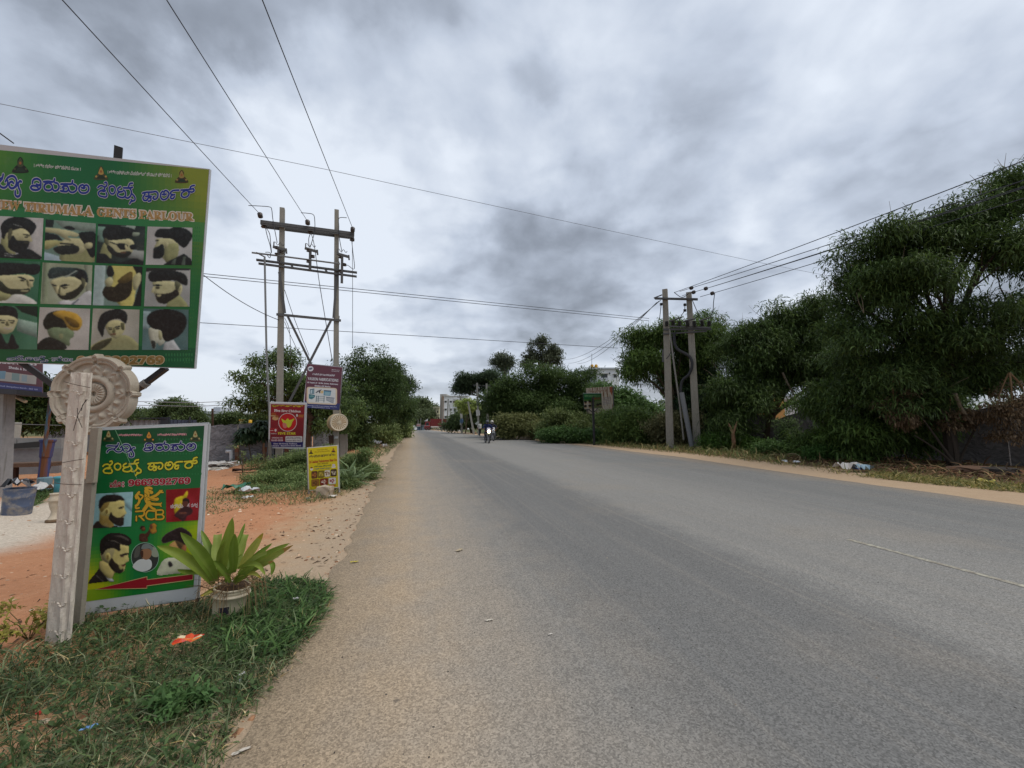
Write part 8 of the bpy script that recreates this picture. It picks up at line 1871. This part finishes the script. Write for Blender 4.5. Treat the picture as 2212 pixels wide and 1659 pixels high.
for s_ in (-1, 1): mb.bar(gsb.hit(*KE(655, 1185)) - gsb.n * .08, gsb.hit(*KE(655 + s_ * 42, 1146)) - gsb.n * .06, .05, .05, alb((44, 44, 46)))
mb.build('brackets', M_steel, t)

# ---- poles along the far right roadside with their posters
POLES = [  # top, bottom(px KF), depth, thickness, label, poster quads
    ((1176, 752), (1192, 1215), 50, .24, 'taller far roadside pole carrying a large pale poster behind the pedestrian', [((1162, 1075), (1208, 1070), (1214, 1140), (1168, 1150)), ((1150, 1240), (1190, 1205), (1206, 1222), (1172, 1255))]),
    ((1290, 760), (1304, 1150), 49, .26, 'far pole half sunk in dark foliage right of the poster pole', []),
    ((978, 905), (994, 1335), 62, .30, 'far pole with a blue face poster in front of the white flats', [((972, 1180), (1012, 1180), (1012, 1236), (972, 1236)), ((966, 1240), (996, 1235), (990, 1256), (974, 1256)), ((972, 1120), (1004, 1120), (1004, 1170), (976, 1172))]),
    ((1068, 975), (1120, 1258), 55, .26, 'leaning far pole between the two poster poles', []),
    ((832, 945), (818, 1290), 85, .28, 'slim far pole in front of the apartment block windows', [((806, 1240), (822, 1236), (828, 1262), (812, 1262))]),
    ((848, 1010), (864, 1200), 95, .22, 'thin leaning pole beside the slim pole before the apartment block', []),
    ((768, 960), (760, 1230), 100, .30, 'brown pole at the corner of the apartment block above the truck', [])]
for (tp_, bt, dep, th, lb, posters) in POLES:
    p0, p1 = atd(*KF(*tp_), dep), atd(*KF(*bt), dep); zb = gz(0, p1[1]); p1 = p1 + (p1 - p0) * max(0, (p1[2] - zb + .2) / max(.5, p0[2] - p1[2]))
    t = thing('utility_pole', lb, 'pole', [p1[0], p1[1], zb], 'poles along the far right roadside'); mb = MB(); mb.bar(p1, p0, th, th, alb((142, 142, 136)), (0, 1, 0), .75); mb.build('pole', M_conc, t)
    if dep < 70: mb = MB(); mb.bar(p0 - RT * .5 + (p1 - p0) * .04, p0 + RT * .5 + (p1 - p0) * .045, .08, .08, IRON, (0, 1, 0)); mb.build('crossarm', M_steel, t)
    for k, q in enumerate(posters):
        P = [atd(*KF(*c), dep - .35) for c in q]; mb = MB(); mb.slab([P[0], P[3], P[2], P[1]], CAMP - P[0], .02, alb((196, 196, 192) if k != 1 else (184, 190, 184)))
        if dep == 62 and k == 0: c_ = sum(P) / 4; d_ = (CAMP - c_); d_ /= np.linalg.norm(d_); mb.ell(c_ + d_ * .03, (.28, .02, .36), alb((90, 120, 160)), 10, 6, (RT, np.cross((0, 0, 1.0), RT), (0, 0, 1)))
        mb.build('poster', M_print, t)
p0, p1 = atd(*KF(1176, 925), 50), atd(*KF(1302, 925), 49)
mb = MB(); mb.bar(p0, p1, .12, .12, IRON); tag(mb.build('pole_beam', M_steel, None, loc=p0), 'dark steel beam joining two far poles below the rain tree', 'beam')
for x, lb in ((588, 'left teal pole of three beyond the truck cab'), (614, 'middle teal pole of three beyond the truck cab'), (628, 'right teal pole of three beyond the truck cab')):
    p0, p1 = atd(*KF(x, 1068 + (x - 588) * .4), 175), atd(*KF(x, 1300), 175); t = thing('teal_pole', lb, 'pole', [p1[0], p1[1], gz(0, 175)], 'teal poles'); mb = MB(); mb.tube([p1 - np.array([0, 0, 2]), p0], .22, alb((64, 120, 104)), 8); mb.build('shaft', M_paint, t); mb = MB(); mb.ell(p0, (.3, .3, .2), alb((64, 120, 104)), 8, 5); mb.build('cap', M_paint, t)
# far end of the road: stalls and a white board
for (x0, y0, x1, y1, c, lb, nm) in ((270, 485, 350, 540, (74, 120, 150), 'low blue shed at the far end of the road behind the truck front', 'blue_shed'), (60, 475, 135, 550, (120, 132, 128), 'grey-green stall at the far left end of the road', 'roadside_stall'), (350, 460, 405, 540, (90, 104, 112), 'dim grey stall between the blue shed and truck', 'roadside_stall')):
    dep = 150; g0 = atd(*KG(x0, y1), dep); t = thing(nm, lb, 'stall', [g0[0], g0[1], gz(0, 170)]); facade(t, *KG(x0, y0), *KG(x1, y1 + 30), dep, 5, alb(c)); facade(t, *KG(x0 - 6, y0 - 8), *KG(x1 + 6, y0), dep - 1, 6.5, alb((110, 112, 112)), 'roof')
q = [atd(*KG(*c), 140) for c in ((300, 432), (370, 428), (370, 476), (300, 480))]; t = thing('shop_board', 'small white shop board on posts at the far end of the road', 'sign', [q[3][0], q[3][1], gz(0, 160)]); mb = MB(); mb.slab([q[0], q[3], q[2], q[1]], CAMP - q[0], .1, alb((204, 196, 194))); mb.build('panel', M_print, t)
mb = MB(); mb.slab([q[0] * .7 + q[3] * .3 - FW * .12, q[0] * .4 + q[3] * .6 - FW * .12, q[1] * .4 + q[2] * .6 - FW * .12, q[1] * .7 + q[2] * .3 - FW * .12], CAMP - q[0], .02, alb((170, 80, 80))); mb.build('lettering', M_print, t)
for k in (328, 376): mb = MB(); p0 = atd(*KG(k, 330), 140.5); mb.bar((p0[0], p0[1], -2), p0, .2, .2, alb((130, 130, 124))); mb.build('post', M_conc, t)
# ============================================================ PEOPLE AND VEHICLES
def skin_body(name, parent, J, E, Rd, colf, origin, yaw):
    """one continuous figure grown from joints J (local metres), edges E and radii; colf(point) colours it"""
    me = bpy.data.meshes.new('figure'); keys = list(J); ix = {k: i for i, k in enumerate(keys)}
    me.from_pydata([J[k] for k in keys], [(ix[a], ix[b]) for a, b in E], [])
    o = bpy.data.objects.new('figure', me); COL.objects.link(o)
    md = o.modifiers.new('skin', 'SKIN'); md.use_smooth_shade = True
    for k in keys:
        r = Rd[k]; r = r if isinstance(r, tuple) else (r, r); me.skin_vertices[0].data[ix[k]].radius = r
    me.skin_vertices[0].data[0].use_root = True
    sb_ = o.modifiers.new('sub', 'SUBSURF'); sb_.levels = 2; sb_.render_levels = 2
    dg = bpy.context.evaluated_depsgraph_get(); dg.update(); ev = o.evaluated_get(dg); m2 = ev.to_mesh()
    V = [np.array(v.co) for v in m2.vertices]; Fc = [tuple(p.vertices) for p in m2.polygons]; ev.to_mesh_clear(); bpy.data.objects.remove(o)
    c, s = math.cos(yaw), math.sin(yaw)
    mb = MB(); base = np.array(origin, float)
    tr = lambda p: base + np.array([p[0] * c - p[1] * s, p[0] * s + p[1] * c, p[2]])
    for v in V: mb.v.append(tuple(tr(v)))
    mb.n = len(mb.v)
    for f in Fc: mb.f.append(f); mb.c.append(colf(sum(V[i] for i in f) / len(f)))
    # fingers: five short tapered chains from each palm
    for hk in ('handL', 'handR'):
        h = np.array(J[hk]); w_ = np.array(J['wrist' + hk[-1]]); d = h - w_; d /= np.linalg.norm(d); sd = np.cross(d, (0, 0, 1.0)); sd /= (np.linalg.norm(sd) + 1e-6)
        for q in range(5):
            a = h + sd * (q - 2) * .016 + d * (.02 if q else -.02); L_ = (.045, .07, .078, .072, .056)[q]; e = a + (d * (.55 if q else .2) + np.array([0, 0, -.6]) + sd * (-.6 if q == 0 else 0)) * L_
            mb.tube([tr(a - d * .02), tr(a + d * L_ * .5), tr(e)], [.010, .009, .006], SKIN, 5)
    return mb.build(name, M_cloth, parent, True), tr
SKIN = alb((128, 88, 66))
def rider(origin, yaw, jacket, trousers, helmet, label):
    t = thing('person', label, 'person', origin)
    J = dict(pelvis=(0, .74, .84), spine=(0, .72, 1.05), chest=(0, .64, 1.27), neck=(0, .60, 1.42), head=(0, .57, 1.55), top=(0, .57, 1.66),
             shL=(-.19, .62, 1.34), elL=(-.34, .47, 1.16), wristL=(-.34, .26, 1.07), handL=(-.34, .19, 1.06), shR=(.19, .62, 1.34), elR=(.34, .47, 1.16), wristR=(.34, .26, 1.07), handR=(.34, .19, 1.06),
             hipL=(-.11, .72, .82), knL=(-.23, .36, .72), anL=(-.20, .58, .34), toeL=(-.21, .42, .29), hipR=(.11, .72, .82), knR=(.23, .36, .72), anR=(.20, .58, .34), toeR=(.21, .42, .29))
    E = [('pelvis', 'spine'), ('spine', 'chest'), ('chest', 'neck'), ('neck', 'head'), ('head', 'top'), ('chest', 'shL'), ('shL', 'elL'), ('elL', 'wristL'), ('wristL', 'handL'), ('chest', 'shR'), ('shR', 'elR'), ('elR', 'wristR'), ('wristR', 'handR'), ('pelvis', 'hipL'), ('hipL', 'knL'), ('knL', 'anL'), ('anL', 'toeL'), ('pelvis', 'hipR'), ('hipR', 'knR'), ('knR', 'anR'), ('anR', 'toeR')]
    Rd = dict(pelvis=.16, spine=.155, chest=.17, neck=.06, head=.09, top=.06, shL=.085, elL=.058, wristL=.042, handL=.04, shR=.085, elR=.058, wristR=.042, handR=.04, hipL=.10, knL=.072, anL=.05, toeL=.04, hipR=.10, knR=.072, anR=.05, toeR=.04)
    def colf(p):
        if p[2] > 1.42: return SKIN
        if p[1] < .24 and p[2] > 1.0: return SKIN
        if p[2] < .36: return alb((40, 36, 34))
        if p[2] < .80 or (p[2] < .9 and p[1] < .6): return trousers
        return jacket
    _, tr = skin_body('body', t, J, E, Rd, colf, origin, yaw)
    mb = MB(); c = np.array((0, .565, 1.585)); A = (tr((1, 0, 0)) - tr((0, 0, 0)), tr((0, 1, 0)) - tr((0, 0, 0)), np.array((0, 0, 1.0)))
    mb.ell(tr(c), (.135, .155, .15), helmet, 16, 10, A); mb.build('helmet', M_plastic, t, True)
    mb = MB(); mb.ell(tr(c + np.array((0, -.085, -.02))), (.105, .085, .062), alb((26, 28, 32)), 12, 8, A); mb.build('visor', M_glass, t, True)
    return t
M_lamp = bpy.data.materials.new('lit_headlamp'); M_lamp.use_nodes = True; b_ = M_lamp.node_tree.nodes['Principled BSDF']; b_.inputs['Emission Color'].default_value = (1, .93, .66, 1); b_.inputs['Emission Strength'].default_value = 5.0
def motorcycle(origin, yaw, body, label, lit):
    t = thing('motorcycle', label, 'motorcycle', origin); c, s = math.cos(yaw), math.sin(yaw); o = np.array(origin, float)
    tr = lambda x, y, z: o + np.array([x * c - y * s, x * s + y * c, z]); A = (np.array([c, s, 0]), np.array([-s, c, 0]), np.array([0, 0, 1.0]))
    BLK = alb((30, 30, 32)); MET = alb((150, 150, 154))
    for y in (0, 1.28):
        mb = MB(); ring = [tr(0, y + .30 * math.cos(a), .30 + .30 * math.sin(a) * 1.0) for a in [2 * math.pi * k / 28 for k in range(29)]]; mb.tube(ring, .045, BLK, 8, False); w_ = mb.build('wheel', M_plastic, t, True)
        mb = MB(); mb.tube([tr(0, y + .25 * math.cos(a), .30 + .25 * math.sin(a)) for a in [2 * math.pi * k / 24 for k in range(25)]], .014, MET, 6, False)
        for k in range(6): a = k * math.pi / 3; mb.tube([tr(0, y, .30), tr(0, y + .25 * math.cos(a), .30 + .25 * math.sin(a))], .009, MET, 5)
        mb.tube([tr(-.07, y, .30), tr(.07, y, .30)], .045, MET, 10); r_ = mb.build('rim', M_steel, t); r_.parent = w_; r_.location = (0, 0, 0)
    mb = MB()
    for x in (-.085, .085): mb.tube([tr(x, 0, .30), tr(x, .10, .66), tr(x * 1.1, .22, 1.02)], [.026, .028, .024], MET, 8)
    mb.build('fork', M_steel, t)
    mb = MB()
    P = [tr(0, .36 * math.cos(a), .30 + .36 * math.sin(a)) for a in np.linspace(.5, 2.5, 10)]
    for a_, b2 in zip(P, P[1:]): mb.bar(a_, b2, .11, .014, body, A[0])
    mb.build('front_mudguard', M_paint, t)
    mb = MB(); mb.lathe([(.02, .10), (.08, .08), (.105, 0), (.10, -.02)], tr(0, .06, .86), body, 18, -A[1]); mb.lathe([(.11, -.01), (.12, .05), (.06, .14)], tr(0, .07, .86), body, 18, A[1]); hl = mb.build('headlight', M_paint, t, True)
    mb = MB(); mb.lathe([(.0, .035), (.08, .03), (.118, .0)], tr(0, .055 - .0, .86) - A[1] * .05, (1, 1, 1), 18, -A[1]); ln = mb.build('lens', M_lamp if lit else M_glass, t, True); ln.parent = hl; ln.location = (0, 0, 0)
    mb = MB(); mb.slab([tr(-.15, .03, .99), tr(.15, .03, .99), tr(.11, .10, 1.14), tr(-.11, .10, 1.14)], -A[1], .02, alb((196, 190, 210) if lit else (190, 194, 200))); mb.slab([tr(-.15, .03, .99), tr(.15, .03, .99), tr(.13, .02, .95), tr(-.13, .02, .95)], -A[1], .03, body); mb.build('fly_screen', M_plastic, t)
    mb = MB(); mb.tube([tr(-.36, .30, 1.06), tr(-.28, .22, 1.07), tr(-.10, .20, 1.03), tr(.10, .20, 1.03), tr(.28, .22, 1.07), tr(.36, .30, 1.06)], .016, BLK, 8); mb.build('handlebar', M_steel, t)
    for x in (-1, 1):
        mb = MB(); mb.tube([tr(x * .24, .22, 1.06), tr(x * .30, .2, 1.24)], .007, BLK, 5); mb.ell(tr(x * .32, .2, 1.27), (.06, .02, .04), BLK, 10, 6, A); mb.build('mirror', M_plastic, t, True)
        mb = MB(); mb.ell(tr(x * .19, .09, .88), (.03, .04, .03), alb((206, 120, 30)), 8, 6, A); mb.build('indicator', M_plastic, t, True)
    mb = MB(); mb.box(tr(0, -.02, .70), (.20, .01, .07), alb((206, 204, 130) if lit else (200, 204, 200)), A); mb.build('number_plate', M_paint, t)
    mb = MB(); mb.ell(tr(0, .46, .90), (.14, .28, .13), body, 14, 8, A); mb.build('tank', M_paint, t, True)
    mb = MB(); mb.ell(tr(0, .92, .84), (.13, .36, .06), BLK, 14, 6, A); mb.build('seat', M_cloth, t, True)
    mb = MB(); mb.bar(tr(0, .95, .74), tr(0, 1.42, .86), .18, .14, body, A[0], .6); mb.build('tail_panel', M_paint, t)
    mb = MB(); mb.box(tr(0, .52, .46), (.20, .34, .30), alb((70, 70, 72)), A); mb.ell(tr(0, .40, .60), (.11, .11, .14), alb((96, 96, 98)), 10, 6, A); mb.bar(tr(0, .25, .95), tr(0, .46, .40), .05, .05, BLK); mb.bar(tr(0, .5, .34), tr(0, 1.28, .32), .06, .06, BLK); mb.build('engine', M_steel, t)
    mb = MB(); mb.tube([tr(0, .30, .74)] + [tr(x, .30, z) for x, z in ((-.20, .70), (-.27, .60), (-.27, .40), (-.20, .33), (.20, .33), (.27, .40), (.27, .60), (.20, .70))] + [tr(0, .30, .74)], .014, MET, 6); mb.build('crash_guard', M_steel, t)
    mb = MB(); mb.tube([tr(.13, .40, .42), tr(.16, .6, .28), tr(.17, .95, .30), tr(.18, 1.45, .40)], [.02, .025, .04, .045], MET, 8); mb.build('exhaust', M_steel, t)
    mb = MB(); mb.tube([tr(-.24, .55, .29), tr(.24, .55, .29)], .014, BLK, 6); mb.bar(tr(-.30, .50, .26), tr(-.30, .66, .26), .08, .03, BLK); mb.build('footrest', M_steel, t)
    return t
pA_ = G(*KG(1603, 785)); pA_[2] = gz(0, pA_[1]) + .016
pB_ = G(*KG(1684, 742)); pB_[2] = gz(0, pB_[1]) + .016
motorcycle(pA_, .02, alb((44, 44, 52)), 'nearer motorcycle with its round headlight lit, coming down the road', True)
rider(pA_, .02, alb((40, 50, 84)), alb((36, 38, 50)), alb((70, 74, 82)), 'person in a navy jacket and dark grey helmet riding the nearer motorcycle')
motorcycle(pB_, .02, alb((60, 64, 74)), 'farther motorcycle with unlit lamp, half hidden behind the nearer one', False)
rider(pB_, .02, alb((46, 50, 66)), alb((40, 40, 48)), alb((196, 192, 184)), 'person in dark clothes and a white helmet on the farther motorcycle')
# pedestrian in a white shirt
pp_ = G(*KG(1440, 655)); pp_[2] = H(pp_[0], pp_[1]) + .004; yw = .25
t = thing('person', 'person in a loose white shirt and dark trousers walking on the right shoulder', 'person', pp_)
J = dict(pelvis=(0, 0, .92), spine=(0, .01, 1.08), chest=(0, 0, 1.27), neck=(0, -.01, 1.42), head=(0, -.03, 1.53), top=(0, -.03, 1.62), shL=(-.18, 0, 1.35), elL=(-.25, .05, 1.10), wristL=(-.26, -.04, .88), handL=(-.26, -.07, .81), shR=(.18, 0, 1.35), elR=(.25, .03, 1.10), wristR=(.27, .10, .90), handR=(.27, .12, .83),
         hipL=(-.09, 0, .88), knL=(-.10, -.12, .50), anL=(-.10, -.12, .10), toeL=(-.10, -.28, .05), hipR=(.09, 0, .88), knR=(.10, .05, .48), anR=(.10, .26, .14), toeR=(.10, .14, .05))
E_ = [('pelvis', 'spine'), ('spine', 'chest'), ('chest', 'neck'), ('neck', 'head'), ('head', 'top'), ('chest', 'shL'), ('shL', 'elL'), ('elL', 'wristL'), ('wristL', 'handL'), ('chest', 'shR'), ('shR', 'elR'), ('elR', 'wristR'), ('wristR', 'handR'), ('pelvis', 'hipL'), ('hipL', 'knL'), ('knL', 'anL'), ('anL', 'toeL'), ('pelvis', 'hipR'), ('hipR', 'knR'), ('knR', 'anR'), ('anR', 'toeR')]
Rd = dict(pelvis=.15, spine=.14, chest=.155, neck=.052, head=.088, top=.062, shL=.075, elL=.052, wristL=.036, handL=.038, shR=.075, elR=.052, wristR=.036, handR=.038, hipL=.095, knL=.066, anL=.045, toeL=.04, hipR=.095, knR=.066, anR=.045, toeR=.04)
def pcol(p):
    if p[2] > 1.41: return SKIN
    if abs(p[0]) > .2 and p[2] < 1.02: return SKIN
    if p[2] < .10: return alb((60, 44, 36))
    return alb((40, 42, 54)) if p[2] < .88 else alb((206, 204, 198))
_, tr = skin_body('body', t, J, E_, Rd, pcol, pp_, yw)
A = (tr((1, 0, 0)) - tr((0, 0, 0)), tr((0, 1, 0)) - tr((0, 0, 0)), np.array((0, 0, 1.0)))
mb = MB(); mb.ell(tr((0, -.015, 1.60)), (.094, .104, .075), alb((28, 24, 22)), 14, 8, A); mb.build('hair', M_cloth, t, True)
mb = MB(); mb.ell(tr((0, -.125, 1.525)), (.014, .018, .022), SKIN, 8, 6, A)
for x in (-.034, .034): mb.ell(tr((x, -.108, 1.55)), (.012, .008, .007), alb((36, 26, 22)), 8, 5, A)
mb.ell(tr((0, -.113, 1.478)), (.026, .008, .006), alb((110, 60, 52)), 8, 5, A); mb.build('face_features', M_skin, t, True)
mb = MB(); mb.lathe([(.165, 0), (.175, .10), (.165, .26), (.17, .40), (.15, .50)], tr((0, 0, .84)), alb((206, 204, 198)), 16, A[2]); mb.build('shirt', M_cloth, t, True)
# white hatchback far along the left lane
dcar = 112.0; b0 = atd(*KG(150, 562), dcar); b1 = atd(*KG(258, 562), dcar); cb = (b0 + b1) / 2; cb[2] = gz(0, cb[1]) + .02
ex = (b1 - b0); ex[2] = 0; wcar = np.linalg.norm(ex); ex /= wcar; ey = np.array([-ex[1], ex[0], 0]); k = wcar / 1.7
t = thing('car', 'small white hatchback driving away in the left lane near the red truck', 'car', cb)
X = lambda x, y, z: cb + ex * x * k + ey * y * k + np.array([0, 0, z * k]); AX = (ex, ey, np.array([0, 0, 1.0])); CW = alb((206, 208, 212))
mb = MB(); sec = [(0, .32, .84, .78), (.06, .28, .95, .82), (1.0, .24, .98, .84), (2.6, .24, .94, .84), (3.5, .28, .80, .80), (3.7, .34, .66, .70)]; V = []
for y, z0, z1, hw in sec: V += [X(-hw, y, z0), X(hw, y, z0), X(hw, y, (z0 + z1) / 2 + .05), X(hw * .94, y, z1), X(-hw * .94, y, z1), X(-hw, y, (z0 + z1) / 2 + .05)]
Fc = [(i * 6 + q, i * 6 + (q + 1) % 6, (i + 1) * 6 + (q + 1) % 6, (i + 1) * 6 + q) for i in range(5) for q in range(6)] + [(5, 4, 3, 2, 1, 0), (30, 31, 32, 33, 34, 35)]
mb.add(V, Fc, CW); mb.build('body', M_paint, t, False)
mb = MB(); sec = [(.10, .94, .76), (.42, 1.46, .60), (1.3, 1.50, .62), (2.0, 1.45, .60), (2.75, .93, .74)]; V = []
for y, z, hw in sec: V += [X(-hw, y, z), X(hw, y, z)]
Fc = [(2 * i, 2 * i + 1, 2 * i + 3, 2 * i + 2) for i in range(4)]; V += [X(-.80, .1, .90), X(.80, .1, .90), X(-.80, 2.8, .90), X(.80, 2.8, .90)]; Fc += [(10, 0, 2, 4, 6, 8, 12), (11, 13, 9, 7, 5, 3, 1), (10, 11, 1, 0), (8, 9, 13, 12)]
mb.add(V, Fc, CW); mb.build('cabin', M_paint, t)
mb = MB(); mb.slab([X(-.62, .14, 1.0), X(.62, .14, 1.0), X(.52, .37, 1.38), X(-.52, .37, 1.38)], -ey + np.array([0, 0, .5]), .02, alb((50, 56, 62))); mb.v = [tuple(np.array(v) - ey * .02) for v in mb.v]; mb.build('rear_window', M_glass, t)
for s_ in (-1, 1): mb = MB(); mb.slab([X(s_ * .79, .35, .98), X(s_ * .78, 2.4, .98), X(s_ * .66, 1.95, 1.38), X(s_ * .66, .55, 1.38)], ex * s_, .02, alb((46, 52, 58))); mb.build('side_window', M_glass, t); mb = MB(); mb.box(X(s_ * .70, -.01, .80), (.16 * k, .06, .22 * k), alb((150, 30, 30)), AX); mb.build('tail_light', M_plastic, t)
mb = MB(); mb.box(X(0, -.03, .42), (1.6 * k, .14, .2 * k), alb((96, 98, 102)), AX); mb.build('bumper', M_plastic, t)
mb = MB(); mb.box(X(0, -.02, .66), (.5 * k, .05, .12 * k), alb((206, 206, 200)), AX); mb.build('number_plate', M_paint, t)
for x in (-.72, .72):
    for y in (.65, 3.0): mb = MB(); mb.lathe([(.10, -.1), (.29, -.1), (.31, 0), (.29, .1), (.10, .1)], X(x, y, .30), alb((30, 30, 32)), 18, ex); mb.build('wheel', M_plastic, t)
# red lorry swinging out from the right
dt = 138.0; g0 = atd(*KG(440, 548), dt); g0[2] = gz(0, g0[1]) + .02; ex = RT.copy(); ex = ex * .97 + np.array([0, 0, 0]) + unit(FW * np.array([1, 1, 0])) * .22; ex[2] = 0; ex /= np.linalg.norm(ex); ey = np.array([-ex[1], ex[0], 0])
k = 1 / 4.8087 * .576042 * dt / F_; px_ = lambda v: v * k
t = thing('truck', 'dark red container lorry pulling onto the road from behind the bushes', 'truck', g0); AX = (ex, ey, np.array([0, 0, 1.0])); X = lambda x, y, z: g0 + ex * x + ey * y + np.array([0, 0, z])
CR = alb((132, 40, 44)); hcab = px_(158)
mb = MB(); prof = [(0, .7), (.05, 1.6), (.25, 2.6), (.32, hcab), (px_(100), hcab), (px_(100), .7)]
for s_ in (0,): P = [X(x, 0, z) for x, z in prof]; mb.slab(P, -ey, 2.4, CR)
mb.build('cab', M_paint, t)
mb = MB(); mb.slab([X(px_(30), -.02, hcab - .35), X(px_(75), -.02, hcab - .35), X(px_(75), -.02, hcab - 1.3), X(px_(22), -.02, hcab - 1.3)], -ey, .03, alb((46, 50, 56))); mb.build('side_window', M_glass, t)
mb = MB(); mb.slab([X(-.03 + .05, .15, 1.7), X(-.03 + .05, 2.25, 1.7), X(.25, 2.25, hcab - .3), X(.25, .15, hcab - .3)], -ex, .03, alb((70, 76, 82))); mb.build('windscreen', M_glass, t)
mb = MB(); mb.slab([X(-.2, .1, hcab + .1), X(-.2, 2.3, hcab + .1), X(px_(55), 2.3, px_(206)), X(px_(55), .1, px_(206))], np.array([0, 0, 1.0]) - ex, .08, alb((206, 206, 208))); mb.slab([X(-.2, .1, hcab + .1), X(px_(55), .1, hcab + .1), X(px_(62), .1, px_(206))], -ey, .06, alb((196, 196, 198))); mb.build('wind_deflector', M_paint, t)
mb = MB(); mb.box(X(.0, 1.2, .75), (.3, 2.5, .5), alb((110, 44, 44)), AX); mb.box(X(px_(45), -.03, 1.55), (px_(95), .03, .08), alb((190, 190, 190)), AX); mb.build('bumper', M_paint, t)
x0, x1 = px_(104), px_(520); mb = MB(); mb.box(X((x0 + x1) / 2, 1.25, (px_(205) + 1.35) / 2), (x1 - x0, 2.5, px_(205) - 1.35), alb((126, 46, 46)), AX)
for q in range(48): mb.box(X(x0 + (q + .5) * (x1 - x0) / 48, -.025, (px_(205) + 1.4) / 2), (.10, .05, px_(205) - 1.6), alb((116, 42, 42)), AX)
mb.build('container', M_paint, t)
mb = MB(); mb.box(X((x0 + px_(260)) / 2 + .1, -.02, 1.15), (px_(150), .06, .42), alb((200, 192, 186)), AX); mb.build('side_skirt', M_paint, t)
mb = MB(); mb.box(X((x0 + x1) / 2, 1.25, 1.0), (x1 - x0, 1.0, .25), alb((50, 46, 46)), AX); mb.build('chassis', M_steel, t)
for x, y in ((px_(34), .12), (px_(34), 2.28), (px_(80), .12), (px_(360), .12), (px_(420), .12), (px_(360), 2.28)):
    mb = MB(); mb.lathe([(.18, -.16), (.50, -.16), (.53, 0), (.50, .16), (.18, .16)], X(x, y, .53), alb((34, 32, 32)), 20, ey); w_ = mb.build('wheel', M_plastic, t); mb = MB(); mb.lathe([(.0, -.18), (.26, -.17), (.28, -.1)], X(x, y, .53), alb((120, 60, 56)), 14, ey); r_ = mb.build('rim', M_steel, t); r_.parent = w_; r_.location = (0, 0, 0)
# pale stones and rubbish along the far right road edge
for (x, y, s_, lb) in ((680, 545, 1.0, 'pale stone at the far right edge nearest the truck'), (825, 552, 1.0, 'pale stone at the far right edge before the apartment block'), (950, 568, .8, 'white rubbish sack at the far right edge, left of the pair under the poster pole'), (1010, 566, 1.0, 'white rubbish sack at the far right edge, right of the pair under the poster pole'), (1085, 572, .8, 'pale stone right of the white sacks at the far road edge'), (1340, 612, .6, 'brown stone at the road edge left of the pedestrian')):
    g0 = G(*KG(x, y)); stone(0, 0, s_, s_ * .5, s_ * .7, lb, (200, 198, 192) if 'brown' not in lb else (150, 120, 96), 'rubbish_sack' if 'sack' in lb else 'stone', 'sack' if 'sack' in lb else 'stone', base=g0)
